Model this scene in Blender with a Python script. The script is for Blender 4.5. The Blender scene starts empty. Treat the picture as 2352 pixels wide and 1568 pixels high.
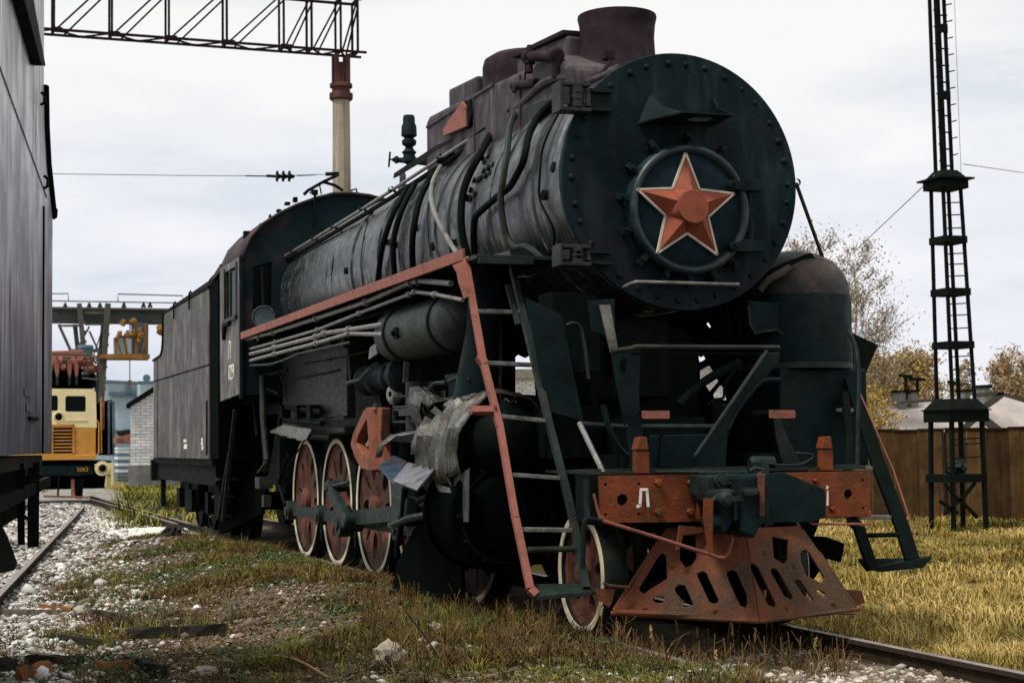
import bpy, bmesh, math, random
import numpy as np
from mathutils import Vector, Matrix
from mathutils.geometry import delaunay_2d_cdt
from math import sin, cos, pi, radians, sqrt

random.seed(7)
RNG = np.random.default_rng(11)
SC = bpy.context.scene
COL = SC.collection

# ------------------------------------------------------------------ camera
CW, CH, CF = 2352.0, 1568.0, 3726.66
CAM = Vector((-5.4061, -10.3235, 1.4237))
YAW, PIT, ROL = 0.3458, 0.0621, -0.0136
fw = Vector((sin(YAW) * cos(PIT), cos(YAW) * cos(PIT), sin(PIT)))
rt0 = Vector((cos(YAW), -sin(YAW), 0))
up0 = rt0.cross(fw)
RT = rt0 * cos(ROL) + up0 * sin(ROL)
UP = up0 * cos(ROL) - rt0 * sin(ROL)
cd = bpy.data.cameras.new('camera')
cam = bpy.data.objects.new('camera', cd)
COL.objects.link(cam)
m = Matrix((RT, UP, -fw)).transposed().to_4x4()
m.translation = CAM
cam.matrix_world = m
cd.sensor_width = 36
cd.lens = 36 * CF / CW
cd.clip_start = 0.1
cd.clip_end = 3000
cd.dof.use_dof = True
cd.dof.focus_distance = 12.5
cd.dof.aperture_fstop = 5.6
SC.camera = cam

# ------------------------------------------------------------------ world and sun (soft, high cloud)
SUN_EL, SUN_AZ = radians(62), radians(-112)      # azimuth from +Y towards +X; the sun stands to the west side of the engine
w = bpy.data.worlds.new('World')
SC.world = w
w.use_nodes = True
nt = w.node_tree
nt.nodes.clear()
N = nt.nodes.new
L_ = nt.links.new
out = N('ShaderNodeOutputWorld')
sky = N('ShaderNodeTexSky')
sky.sky_type = 'NISHITA'
sky.sun_disc = False
sky.sun_elevation = SUN_EL
sky.sun_rotation = SUN_AZ
bg1 = N('ShaderNodeBackground'); bg1.inputs[1].default_value = 0.12
L_(sky.outputs[0], bg1.inputs[0])
tc = N('ShaderNodeTexCoord')
mp = N('ShaderNodeMapping'); mp.inputs['Scale'].default_value = (1.0, 1.0, 4.2)
mp.inputs['Location'].default_value = (0.35, 0.1, 0.3)
L_(tc.outputs['Generated'], mp.inputs[0])
nz = N('ShaderNodeTexNoise'); nz.inputs['Scale'].default_value = 2.6; nz.inputs['Detail'].default_value = 7; nz.inputs['Roughness'].default_value = 0.55
L_(mp.outputs[0], nz.inputs[0])
cr = N('ShaderNodeValToRGB')
cr.color_ramp.elements[0].position = 0.38; cr.color_ramp.elements[0].color = (0.62, 0.70, 0.78, 1)
cr.color_ramp.elements[1].position = 0.60; cr.color_ramp.elements[1].color = (0.955, 0.955, 0.955, 1)
e = cr.color_ramp.elements.new(0.48); e.color = (0.83, 0.845, 0.89, 1)
L_(nz.outputs[0], cr.inputs[0])
nz2 = N('ShaderNodeTexNoise'); nz2.inputs['Scale'].default_value = 14; nz2.inputs['Detail'].default_value = 5
L_(mp.outputs[0], nz2.inputs[0])
mx = N('ShaderNodeMix'); mx.data_type = 'RGBA'; mx.blend_type = 'OVERLAY'; mx.inputs[0].default_value = 0.10
L_(cr.outputs[0], mx.inputs[6]); L_(nz2.outputs[0], mx.inputs[7])
sz_ = N('ShaderNodeSeparateXYZ'); L_(tc.outputs['Generated'], sz_.inputs[0])
ez = N('ShaderNodeValToRGB'); ez.color_ramp.elements[0].position = .0; ez.color_ramp.elements[0].color = (.925, .93, 1.0, 1); ez.color_ramp.elements[1].position = .34; ez.color_ramp.elements[1].color = (1.0, 1.0, .935, 1)
L_(sz_.outputs[2], ez.inputs[0])
mx2 = N('ShaderNodeMix'); mx2.data_type = 'RGBA'; mx2.blend_type = 'MULTIPLY'; mx2.inputs[0].default_value = 1.0
L_(mx.outputs[2], mx2.inputs[6]); L_(ez.outputs[0], mx2.inputs[7])
bg2 = N('ShaderNodeBackground'); bg2.inputs[1].default_value = 0.865
L_(mx2.outputs[2], bg2.inputs[0])
ms = N('ShaderNodeMixShader'); ms.inputs[0].default_value = 0.94
L_(bg1.outputs[0], ms.inputs[1]); L_(bg2.outputs[0], ms.inputs[2]); L_(ms.outputs[0], out.inputs[0])

sl = bpy.data.lights.new('sun', 'SUN')
sl.energy = 3.0; sl.angle = radians(11); sl.color = (1.0, 0.93, 0.82)
so = bpy.data.objects.new('sun', sl)
sdir = Vector((sin(SUN_AZ) * cos(SUN_EL), cos(SUN_AZ) * cos(SUN_EL), sin(SUN_EL)))
so.rotation_euler = sdir.to_track_quat('Z', 'Y').to_euler()
so.location = (0, 0, 30)
COL.objects.link(so)
SC.view_settings.view_transform = 'Standard'
SC.view_settings.look = 'None'
SC.view_settings.exposure = 0.28
SC.view_settings.gamma = 1

# ------------------------------------------------------------------ measuring helpers: where a sight line meets a known plane of the place
def ray(u, v):
    return fw + RT * ((u - CW / 2) / CF) + UP * ((CH / 2 - v) / CF)
def X(u, v, x):
    d = ray(u, v); return CAM + d * ((x - CAM.x) / d.x)
def Y(u, v, y):
    d = ray(u, v); return CAM + d * ((y - CAM.y) / d.y)
def Z(u, v, z):
    d = ray(u, v); return CAM + d * ((z - CAM.z) / d.z)
def PL(u, v, p, n):
    d = ray(u, v); return CAM + d * ((Vector(p) - CAM).dot(n) / d.dot(n))
def DI(u, v, t):
    return CAM + ray(u, v) * t
def V(*a): return Vector(a)

# ------------------------------------------------------------------ materials
def new_mat(name):
    mt = bpy.data.materials.new(name); mt.use_nodes = True
    t = mt.node_tree; b = t.nodes['Principled BSDF']
    return mt, t, b
def ramp(t, src, stops):
    r = t.nodes.new('ShaderNodeValToRGB')
    els = r.color_ramp.elements
    while len(els) < len(stops): els.new(0.5)
    for e, (p, c) in zip(els, stops):
        e.position = p; e.color = (c[0], c[1], c[2], 1) if len(c) == 3 else c
    t.links.new(src, r.inputs[0]); return r.outputs[0]
def noise(t, scale, detail=5, rough=.55, mscale=(1, 1, 1), coord='pos', loc=(0, 0, 0)):
    if coord == 'pos':
        g = t.nodes.new('ShaderNodeNewGeometry').outputs['Position']
    else:
        g = t.nodes.new('ShaderNodeTexCoord').outputs['Object']
    mpn = t.nodes.new('ShaderNodeMapping'); mpn.inputs['Scale'].default_value = mscale; mpn.inputs['Location'].default_value = loc
    t.links.new(g, mpn.inputs[0])
    n = t.nodes.new('ShaderNodeTexNoise'); n.inputs['Scale'].default_value = scale
    n.inputs['Detail'].default_value = detail; n.inputs['Roughness'].default_value = rough
    t.links.new(mpn.outputs[0], n.inputs[0]); return n.outputs[0]
def mixc(t, fac, a, b, mode='MIX'):
    x = t.nodes.new('ShaderNodeMix'); x.data_type = 'RGBA'; x.blend_type = mode
    for i, s in ((0, fac), (6, a), (7, b)):
        if hasattr(s, 'is_output'): t.links.new(s, x.inputs[i])
        elif i == 0: x.inputs[0].default_value = s
        else: x.inputs[i].default_value = (s[0], s[1], s[2], 1)
    return x.outputs[2]
def add_bump(t, b, h, strength, dist=0.01):
    bp = t.nodes.new('ShaderNodeBump'); bp.inputs['Strength'].default_value = strength; bp.inputs['Distance'].default_value = dist
    t.links.new(h, bp.inputs['Height']); t.links.new(bp.outputs[0], b.inputs['Normal'])
def paint(name, c, var=.35, rust=None, rustamt=.35, rough=.6, spec=.35, scale=6, bump=.15, streak=None, sfreq=14, sthr=(.48, .66), coord='pos', metal=0, fine=None, smap=(1, 1, .07)):
    """weathered painted metal: base colour with mottling, optional vertical streaks, optional rust patches"""
    mt, t, b = new_mat(name)
    n1 = noise(t, scale, 6, .62, coord=coord)
    lo = tuple(k * (1 - var) for k in c); hi = tuple(min(1, k * (1 + var)) for k in c)
    col = ramp(t, n1, [(.3, lo), (.7, hi)])
    if streak:
        n2 = noise(t, sfreq, 4, .6, smap, coord=coord, loc=(3, 1, 0))
        f = ramp(t, n2, [(sthr[0], (0, 0, 0)), (sthr[1], (1, 1, 1))])
        n2b = noise(t, 1.6, 3, .5, coord=coord, loc=(7, 5, 2))
        f2 = ramp(t, n2b, [(.3, (.35, .35, .35)), (.65, (1, 1, 1))])
        f = mixc(t, 1.0, f, f2, 'MULTIPLY')
        col = mixc(t, f, col, streak)
        n3 = noise(t, sfreq * 2.1, 3, .6, smap, coord=coord, loc=(1, 9, 0))
        f3 = ramp(t, n3, [(.5, (0, 0, 0)), (.72, (.75, .75, .75))])
        col = mixc(t, f3, col, tuple(k * .35 for k in c))
    if rust:
        n4 = noise(t, scale * .55, 8, .68, coord=coord, loc=(11, 3, 5))
        f4 = ramp(t, n4, [(.62 - rustamt * .25, (0, 0, 0)), (.70 - rustamt * .2, (.85, .85, .85))])
        col = mixc(t, f4, col, rust)
    if fine:
        n5 = noise(t, 70, 3, .7, coord=coord, loc=(2, 2, 2))
        f5 = ramp(t, n5, [(.56, (0, 0, 0)), (.66, (.6, .6, .6))])
        col = mixc(t, f5, col, fine)
    t.links.new(col, b.inputs['Base Color'])
    b.inputs['Roughness'].default_value = rough
    rr = ramp(t, noise(t, scale * 2.3, 4, .6, coord=coord, loc=(5, 5, 5)), [(.3, (rough - .12,) * 3), (.7, (min(1, rough + .15),) * 3)])
    t.links.new(rr, b.inputs['Roughness'])
    b.inputs['Specular IOR Level'].default_value = spec
    b.inputs['Metallic'].default_value = metal
    if bump: add_bump(t, b, noise(t, 34, 5, .65, coord=coord), bump, .006)
    return mt
def plain(name, c, rough=.7, spec=.3):
    mt, t, b = new_mat(name)
    n1 = noise(t, 9, 4, .6)
    col = ramp(t, n1, [(.3, tuple(k * .75 for k in c)), (.7, tuple(min(1, k * 1.2) for k in c))])
    t.links.new(col, b.inputs['Base Color'])
    b.inputs['Roughness'].default_value = rough; b.inputs['Specular IOR Level'].default_value = spec
    return mt
def vcol(name, rough=.85, spec=.15, trans=0):
    mt, t, b = new_mat(name)
    a = t.nodes.new('ShaderNodeAttribute'); a.attribute_name = 'Col'
    t.links.new(a.outputs['Color'], b.inputs['Base Color'])
    b.inputs['Roughness'].default_value = rough; b.inputs['Specular IOR Level'].default_value = spec
    return mt
M = {}
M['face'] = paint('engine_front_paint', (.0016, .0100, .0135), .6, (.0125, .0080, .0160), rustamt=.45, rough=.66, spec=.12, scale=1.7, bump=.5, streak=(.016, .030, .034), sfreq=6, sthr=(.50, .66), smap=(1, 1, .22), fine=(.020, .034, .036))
M['hinge'] = paint('hinge_casting', (.016, .018, .019), .5, (.04, .034, .034), rough=.6, spec=.3, scale=9, bump=.5)
M['ring'] = paint('door_ring_paint', (.006, .020, .024), .5, (.03, .04, .042), rustamt=.25, rough=.42, spec=.4, scale=9, bump=.3)
M['bracketred'] = paint('motion_bracket_red', (.20, .062, .032), .3, (.10, .035, .012), rustamt=.45, rough=.6, spec=.25, scale=6, bump=.7, fine=(.27, .11, .08))
M['ridge'] = plain('dark_ridge_cap', (.07, .065, .06), .9, .1)
M['blueface'] = paint('door_blue_black_paint', (.0028, .012, .019), .6, None, rough=.7, spec=.14, scale=5, bump=.15, fine=(.010, .026, .034))
M['boiler'] = paint('boiler_cladding_sheet', (.0045, .0100, .0115), .55, (.030, .036, .038), rustamt=.45, rough=.34, spec=.6, scale=3.2, bump=.06, streak=(.23, .23, .228), sfreq=19, sthr=(.54, .69), smap=(.38, 1.2, .38), fine=(.05, .054, .055))  # pale streaks put the barrel's highlights into the colour
M['casing'] = paint('casing_sheet', (.030, .0235, .031), .5, (.085, .064, .07), rustamt=.5, rough=.65, spec=.25, scale=2.2, bump=.25, streak=(.12, .09, .10), sfreq=7, sthr=(.48, .70), smap=(1, 1, .25))
M['chimney'] = paint('chimney_iron', (.018, .0105, .0155), .5, (.040, .024, .026), rustamt=.4, rough=.8, spec=.12, scale=4, bump=.35)
M['iron'] = paint('dark_running_gear_iron', (.0012, .0048, .0036), .5, (.007, .009, .005), rustamt=.2, rough=.75, spec=.09, scale=5, bump=.3)
M['iron2'] = paint('greasy_worn_iron', (.009, .018, .0155), .6, (.030, .028, .018), rough=.55, spec=.28, scale=8, bump=.3)
M['iron3'] = paint('bluish_black_paint', (.0018, .0095, .0120), .6, (.009, .015, .012), rustamt=.35, rough=.62, spec=.15, scale=5, bump=.4, fine=(.010, .021, .022))
M['steel'] = paint('worn_bare_pipe', (.16, .155, .145), .4, (.06, .045, .035), rough=.42, spec=.5, scale=12, bump=.1)
M['tread'] = paint('worn_step_steel', (.13, .13, .12), .5, (.04, .035, .03), rough=.55, spec=.4, scale=18, bump=.8)
M['red'] = paint('faded_red_lead_paint', (.235, .082, .062), .18, (.12, .05, .03), rustamt=.3, rough=.66, spec=.25, scale=9, bump=.45, fine=(.32, .16, .125))
M['orange'] = paint('rusted_red_orange_paint', (.165, .037, .010), .28, (.085, .030, .010), rustamt=.42, rough=.62, spec=.25, scale=7, bump=1.0, fine=(.23, .075, .035))
M['plough'] = paint('pilot_rusted_red_paint', (.135, .043, .020), .34, (.055, .040, .024), rustamt=.7, rough=.72, spec=.2, scale=3.2, bump=.9, fine=(.20, .10, .07))
M['wheelred'] = paint('wheel_red_paint', (.14, .056, .038), .4, (.04, .028, .016), rustamt=.5, rough=.7, spec=.2, scale=6, bump=.3)
M['white'] = paint('old_white_paint', (.66, .60, .44), .15, (.30, .26, .17), rustamt=.18, rough=.7, spec=.2, scale=14, bump=.2)
M['cleanwhite'] = plain('white_lettering_paint', (.72, .68, .62))
M['star'] = paint('star_red_paint', (.245, .064, .036), .16, (.16, .045, .022), rustamt=.25, rough=.62, spec=.2, scale=7, bump=.25, fine=(.28, .09, .06))
M['starrim'] = plain('star_outline_white', (.52, .46, .38))
M['lag'] = paint('torn_silver_lagging', (.070, .075, .070), .65, (.045, .026, .012), rustamt=.6, rough=.40, spec=.5, scale=5, bump=1.0, streak=(.22, .22, .215), sfreq=16, sthr=(.52, .64), metal=.2, fine=(.010, .010, .008), smap=(1, 1, .2))
M['cab'] = paint('cab_sheet', (.07, .065, .06), .4, (.05, .04, .03), rough=.6, spec=.35, scale=4, bump=.2, streak=(.25, .23, .225), sfreq=14, sthr=(.45, .62), smap=(1, 1, .13))
M['cabfront'] = paint('cab_front_paint', (.0018, .0105, .0135), .5, (.030, .018, .024), rustamt=.42, rough=.7, spec=.15, scale=2.2, bump=.35)
M['cabroof'] = paint('cab_roof_rusty', (.026, .020, .027), .45, (.085, .040, .034), rustamt=.45, rough=.7, spec=.25, scale=4, bump=.5)
M['tender'] = paint('tender_tank_sheet', (.045, .041, .036), .5, (.034, .026, .018), rustamt=.5, rough=.55, spec=.4, scale=1.8, bump=.25, streak=(.20, .18, .175), sfreq=10, sthr=(.48, .66), smap=(1, 1, .13))
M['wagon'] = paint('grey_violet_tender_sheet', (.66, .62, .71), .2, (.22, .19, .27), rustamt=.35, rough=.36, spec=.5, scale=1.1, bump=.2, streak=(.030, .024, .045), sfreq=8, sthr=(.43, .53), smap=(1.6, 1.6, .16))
M['black'] = plain('shade_black', (.0006, .0024, .0015), .95, .03)  # near-black that puts deep shade into the colour of gaps and parts
M['tank'] = paint('front_tank_paint', (.0014, .0090, .0115), .55, (.010, .014, .012), rustamt=.3, rough=.62, spec=.14, scale=4, bump=.6, fine=(.010, .024, .026))
M['tanktop'] = paint('front_tank_dome', (.022, .020, .020), .6, (.075, .050, .042), rustamt=.5, rough=.6, spec=.3, scale=5, bump=.9)
M['glass'] = plain('dark_window_glass', (.002, .004, .004), .3, .12)
M['lens'] = plain('mirror_glass', (.03, .05, .06), .2, .5)
M['concrete'] = paint('pylon_concrete', (.30, .255, .20), .15, None, rough=.85, spec=.15, scale=3, bump=.4, streak=(.40, .35, .29), sfreq=5)
M['rustdark'] = paint('dark_rusted_steel', (.016, .007, .012), .3, (.03, .012, .01), rough=.8, spec=.1, scale=3, bump=.2)
M['rustcollar'] = paint('rusted_collar_steel', (.075, .032, .03), .35, (.14, .06, .035), rough=.8, spec=.2, scale=4, bump=.4)
M['mast'] = paint('mast_black_green_paint', (.003, .006, .005), .4, (.012, .007, .005), rustamt=.2, rough=.8, spec=.08, scale=2, bump=.2)
M['railtop'] = paint('rail_head_steel', (.19, .155, .15), .25, (.12, .09, .07), rough=.5, spec=.45, scale=5, bump=.1)
M['railside'] = paint('rail_web_rust', (.035, .025, .016), .4, (.06, .035, .02), rough=.8, spec=.15, scale=8, bump=.4)
M['sleeper'] = paint('weathered_sleeper_wood', (.085, .075, .065), .4, None, rough=.9, spec=.1, scale=9, bump=.8, streak=(.14, .125, .11), sfreq=22)
M['fence'] = paint('brown_fence_board', (.062, .034, .0125), .4, (.034, .020, .010), rustamt=.5, rough=.9, spec=.1, scale=2.5, bump=.3, streak=(.10, .060, .024), sfreq=12)
M['fencecap'] = plain('fence_edge_dark', (.02, .014, .010), .85, .1)
M['roof'] = paint('grey_asbestos_roof', (.38, .34, .32), .16, (.27, .235, .21), rustamt=.4, rough=.9, spec=.1, scale=.8, bump=.1)
M['housewall'] = plain('house_wall', (.25, .22, .18), .9, .1)
M['brickwhite'] = paint('whitewashed_brick', (.70, .70, .72), .10, None, rough=.9, spec=.1, scale=3, bump=.3)
M['mortar'] = plain('whitewashed_mortar', (.52, .52, .54), .95, .05)
M['plinth'] = paint('grey_render_plinth', (.17, .165, .16), .5, None, rough=.95, spec=.05, scale=2.2, bump=.4)
M['bluewall'] = paint('pale_blue_wall', (.36, .45, .52), .12, (.28, .36, .43), rough=.9, spec=.1, scale=.5, bump=.1)
M['bluetrim'] = plain('grey_blue_trim', (.10, .15, .19), .8, .1)
M['cream'] = paint('cream_machine_paint', (.78, .66, .38), .1, None, rough=.55, spec=.3, scale=2, bump=.1)
M['yellow'] = paint('ochre_machine_paint', (.56, .26, .045), .15, (.40, .16, .03), rough=.55, spec=.3, scale=2, bump=.15)
M['pinkred'] = paint('faded_red_machine_paint', (.28, .105, .075), .35, (.12, .05, .03), rustamt=.5, rough=.7, spec=.2, scale=3, bump=.2)
M['craneGrey'] = paint('crane_grey_green_steel', (.07, .068, .056), .3, (.09, .07, .05), rough=.7, spec=.2, scale=1, bump=.2)
M['cranebeam'] = paint('crane_box_girder_steel', (.05, .062, .060), .3, (.09, .08, .075), rough=.7, spec=.2, scale=.8, bump=.1)
M['cranemustard'] = paint('crane_mustard_paint', (.20, .10, .022), .3, (.32, .18, .07), rough=.7, spec=.2, scale=1.4, bump=.2)
M['paleglass'] = plain('pale_cab_glass', (.42, .48, .56), .25, .5)
M['greyglass'] = plain('grey_cab_glass', (.05, .065, .08), .25, .5)
M['stone'] = vcol('stone_colours', .9, .1)
M['leaf'] = vcol('plant_colours', .8, .12)
M['bark'] = paint('tree_bark', (.22, .19, .18), .4, None, rough=.95, spec=.05, scale=2, bump=.3)
M['rock'] = paint('pale_rock', (.36, .31, .25), .25, (.2, .16, .12), rough=.95, spec=.05, scale=8, bump=1)
M['brickorange'] = paint('broken_orange_brick', (.20, .085, .03), .35, (.09, .05, .03), rustamt=.4, rough=.95, spec=.05, scale=9, bump=.8)
M['burnt'] = paint('dark_rotten_timber', (.020, .020, .017), .5, (.07, .055, .04), rustamt=.3, rough=.95, spec=.1, scale=6, bump=1)
M['wire'] = plain('grey_wire', (.16, .22, .25), .6, .3)
M['guy'] = plain('pale_guy_wire', (.38, .38, .44), .6, .3)
M['bluescrap'] = paint('dented_blue_steel', (.020, .050, .095), .6, (.09, .035, .01), rustamt=.45, rough=.4, spec=.6, scale=7, bump=.8, metal=.4)
M['palescrap'] = paint('pale_bent_sheet', (.19, .19, .235), .4, (.08, .055, .04), rustamt=.4, rough=.38, spec=.6, scale=9, bump=.6, metal=.4)

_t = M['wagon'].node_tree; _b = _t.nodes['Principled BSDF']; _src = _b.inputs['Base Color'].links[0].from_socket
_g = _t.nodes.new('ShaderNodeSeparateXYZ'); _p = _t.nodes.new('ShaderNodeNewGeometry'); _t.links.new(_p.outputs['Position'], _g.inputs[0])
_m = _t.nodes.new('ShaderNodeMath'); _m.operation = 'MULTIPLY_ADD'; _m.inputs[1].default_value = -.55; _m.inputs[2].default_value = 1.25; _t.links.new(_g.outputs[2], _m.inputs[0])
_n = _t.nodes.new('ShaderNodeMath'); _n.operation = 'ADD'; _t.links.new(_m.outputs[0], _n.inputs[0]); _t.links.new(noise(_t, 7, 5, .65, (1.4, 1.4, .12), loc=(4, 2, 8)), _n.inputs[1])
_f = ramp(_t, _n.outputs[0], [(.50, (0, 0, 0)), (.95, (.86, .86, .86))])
_t.links.new(mixc(_t, _f, _src, (.040, .044, .070)), _b.inputs['Base Color'])  # pale upper sheet has sky sheen painted in; grime blended in downwards

def vary(mt, lo, hi):
    """each board, brick or sleeper of one material a little lighter or darker than the next"""
    t = mt.node_tree; b = t.nodes['Principled BSDF']; s_ = b.inputs['Base Color'].links[0].from_socket
    oi = t.nodes.new('ShaderNodeObjectInfo')
    t.links.new(mixc(t, 1.0, s_, ramp(t, oi.outputs['Random'], [(0, (lo, lo, lo)), (1, (hi, hi * .97, hi * .93))]), 'MULTIPLY'), b.inputs['Base Color'])
vary(M['fence'], .62, 1.35); vary(M['brickwhite'], .82, 1.08); vary(M['sleeper'], .6, 1.3)

# ------------------------------------------------------------------ mesh builder
SPLIT = {'dark_filler', 'board_bracket', 'bogie_frame', 'pipe_hanger', 'feed_pipe', 'oil_pipe', 'grate_gear', 'brake_gear', 'cab_step', 'drain_pipe', 'step_frame', 'corner_step', 'hose', 'roof_handle', 'mast_brace', 'frame_plate', 'window_frame', 'side_gusset', 'grille_frame', 'wall', 'wire_fitting', 'cornice', 'seam_strip', 'casing_seam', 'machine_part', 'rod_bracket', 'junction_box', 'lock_gear', 'cross_tie', 'lacing', 'plough_flange'}
class MB:
    def __init__(s): s.v = []; s.f = []
    def add(s, vs, fs):
        o = len(s.v); s.v += [Vector(p) for p in vs]; s.f += [tuple(i + o for i in q) for q in fs]; return s
    def box(s, x0, x1, y0, y1, z0, z1):
        vs = [(x, y, z) for x in (x0, x1) for y in (y0, y1) for z in (z0, z1)]
        return s.add(vs, [(0, 1, 3, 2), (4, 6, 7, 5), (0, 4, 5, 1), (2, 3, 7, 6), (0, 2, 6, 4), (1, 5, 7, 3)])
    def cbox(s, c, sx, sy, sz):
        return s.box(c[0] - sx / 2, c[0] + sx / 2, c[1] - sy / 2, c[1] + sy / 2, c[2] - sz / 2, c[2] + sz / 2)
    def hexa(s, p): return s.add(p, [(0, 1, 3, 2), (4, 6, 7, 5), (0, 4, 5, 1), (2, 3, 7, 6), (0, 2, 6, 4), (1, 5, 7, 3)])
    def beam(s, p, q, w, h, up=(0, 0, 1)):
        p = Vector(p); q = Vector(q); d = (q - p).normalized(); up = Vector(up)
        a = d.cross(up)
        if a.length < 1e-4: a = d.cross(Vector((0, 1, 0)))
        a.normalize(); b = a.cross(d).normalized()
        vs = [e + a * i * w / 2 + b * j * h / 2 for e in (p, q) for i in (-1, 1) for j in (-1, 1)]
        return s.add(vs, [(0, 1, 3, 2), (4, 6, 7, 5), (0, 4, 5, 1), (2, 3, 7, 6), (0, 2, 6, 4), (1, 5, 7, 3)])
    def tube(s, pts, r, seg=8, cap=True):
        pts = [Vector(p) for p in pts]; n = len(pts)
        rr = r if isinstance(r, (list, tuple)) else [r] * n
        d0 = (pts[1] - pts[0]).normalized()
        a = d0.cross(Vector((0, 0, 1)))
        if a.length < .1: a = d0.cross(Vector((0, 1, 0)))
        a.normalize(); o = len(s.v)
        for i, p in enumerate(pts):
            d = (pts[min(i + 1, n - 1)] - pts[max(i - 1, 0)]).normalized()
            a = (a - d * a.dot(d)).normalized(); b = d.cross(a)
            for k in range(seg):
                t = 2 * pi * k / seg
                s.v.append(p + (a * cos(t) + b * sin(t)) * rr[i])
        for i in range(n - 1):
            for k in range(seg):
                k2 = (k + 1) % seg
                s.f.append((o + i * seg + k, o + i * seg + k2, o + (i + 1) * seg + k2, o + (i + 1) * seg + k))
        if cap:
            s.f.append(tuple(o + k for k in reversed(range(seg)))); s.f.append(tuple(o + (n - 1) * seg + k for k in range(seg)))
        return s
    def cyl(s, p, q, r0, r1=None, seg=16, cap=True):
        return s.tube([p, q], [r0, r0 if r1 is None else r1], seg, cap)
    def lathe(s, c, axis, prof, seg=24, a0=0, a1=2 * pi, ref=None):
        """prof: [(distance along axis, radius)]"""
        c = Vector(c); ax = Vector(axis).normalized()
        a = Vector(ref) if ref else ax.cross(Vector((0, 0, 1)))
        if a.length < .1: a = ax.cross(Vector((0, 1, 0)))
        a = (a - ax * a.dot(ax)).normalized(); b = ax.cross(a)
        full = abs(a1 - a0 - 2 * pi) < 1e-6
        cols = seg if full else seg + 1
        o = len(s.v)
        for (t, r) in prof:
            for k in range(cols):
                th = a0 + (a1 - a0) * k / seg
                s.v.append(c + ax * t + (a * cos(th) + b * sin(th)) * max(r, 1e-4))
        for i in range(len(prof) - 1):
            for k in range(seg):
                k2 = (k + 1) % cols
                s.f.append((o + i * cols + k, o + i * cols + k2, o + (i + 1) * cols + k2, o + (i + 1) * cols + k))
        return s
    def prism(s, poly, ext):
        ext = Vector(ext); n = len(poly); o = len(s.v)
        poly = [Vector(p) for p in poly]
        s.v += poly + [p + ext for p in poly]
        s.f.append(tuple(o + i for i in reversed(range(n)))); s.f.append(tuple(o + n + i for i in range(n)))
        for i in range(n):
            j = (i + 1) % n; s.f.append((o + i, o + j, o + n + j, o + n + i))
        return s
    def rock(s, c, sx, sy, sz, seed=0, rough=.25, sub=1):
        bm = bmesh.new(); bmesh.ops.create_icosphere(bm, subdivisions=sub + 1, radius=1)
        r = random.Random(seed)
        rz = r.random() * 6.28
        vs = []
        for v in bm.verts:
            k = 1 + (r.random() - .5) * rough * 2
            x, y, z = v.co.x * sx * k, v.co.y * sy * k, v.co.z * sz * k
            vs.append((c[0] + x * cos(rz) - y * sin(rz), c[1] + x * sin(rz) + y * cos(rz), c[2] + z))
        s.add(vs, [tuple(q.index for q in f.verts) for f in bm.faces]); bm.free(); return s
    def build(s, name, mat, parent=None, smooth=True, bevel=0, angle=35, recalc=True):
        if name in SPLIT and parent:
            par = list(range(len(s.v)))
            def fd(i):
                while par[i] != i: par[i] = par[par[i]]; i = par[i]
                return i
            for f in s.f:
                for k in f[1:]: par[fd(k)] = fd(f[0])
            groups = {}
            for f in s.f: groups.setdefault(fd(f[0]), []).append(f)
            res = None
            for fs in groups.values():
                used = sorted({k for f in fs for k in f}); mp = {k: i for i, k in enumerate(used)}
                o = mk(name, [s.v[k] for k in used], [tuple(mp[k] for k in f) for f in fs], mat, parent, smooth, bevel, angle, recalc)
                res = res or o
            return res
        return mk(name, s.v, s.f, mat, parent, smooth, bevel, angle, recalc)

WLOC = {}
def wloc(o):
    if o is None: return Vector((0, 0, 0))
    return WLOC.get(o.name, Vector((0, 0, 0)))
def mk(name, vs, fs, mat, parent=None, smooth=True, bevel=0, angle=35, recalc=True):
    me = bpy.data.meshes.new(name)
    lo = Vector((min(v[0] for v in vs), min(v[1] for v in vs), min(v[2] for v in vs)))
    hi = Vector((max(v[0] for v in vs), max(v[1] for v in vs), max(v[2] for v in vs)))
    c = (lo + hi) / 2
    if parent is None: c.z = lo.z
    me.from_pydata([Vector(v) - c for v in vs], [], fs)
    if recalc:
        bm = bmesh.new(); bm.from_mesh(me); bmesh.ops.recalc_face_normals(bm, faces=bm.faces); bm.to_mesh(me); bm.free()
    if smooth:
        me.shade_smooth(); me.set_sharp_from_angle(angle=radians(angle))
    me.materials.append(mat)
    o = bpy.data.objects.new(name, me); COL.objects.link(o)
    WLOC[o.name] = c
    if parent: o.parent = parent
    o.location = c - wloc(parent)
    if bevel:
        md = o.modifiers.new('edge', 'BEVEL'); md.width = bevel; md.segments = 2; md.limit_method = 'ANGLE'; md.angle_limit = radians(40)
    return o
def thing(name, label, cat, loc=(0, 0, 0), group=None):
    o = bpy.data.objects.new(name, None); COL.objects.link(o)
    o.empty_display_size = .2
    o.location = loc; WLOC[o.name] = Vector(loc); o['label'] = label; o['category'] = cat
    if group: o['group'] = group
    return o
def tag(o, label, cat, group=None):
    o['label'] = label; o['category'] = cat
    if group: o['group'] = group
    return o
def kind(o, k): o['kind'] = k; return o
def inst(src, parent, loc, rot=None, name=None, scale=None):
    """a copy of one part, sharing its mesh, at a world position"""
    o = src.copy(); COL.objects.link(o)
    if name: o.name = name
    o.parent = parent; o.location = Vector(loc) - wloc(parent)
    WLOC[o.name] = Vector(loc)
    if rot is not None: o.rotation_euler = rot
    if scale is not None: o.scale = scale
    return o
def _inside(p, ring):
    c = False; n = len(ring); x, y = p
    for i in range(n):
        x1, y1 = ring[i]; x2, y2 = ring[i - 1]
        if (y1 > y) != (y2 > y) and x < (x2 - x1) * (y - y1) / (y2 - y1) + x1: c = not c
    return c
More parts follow.
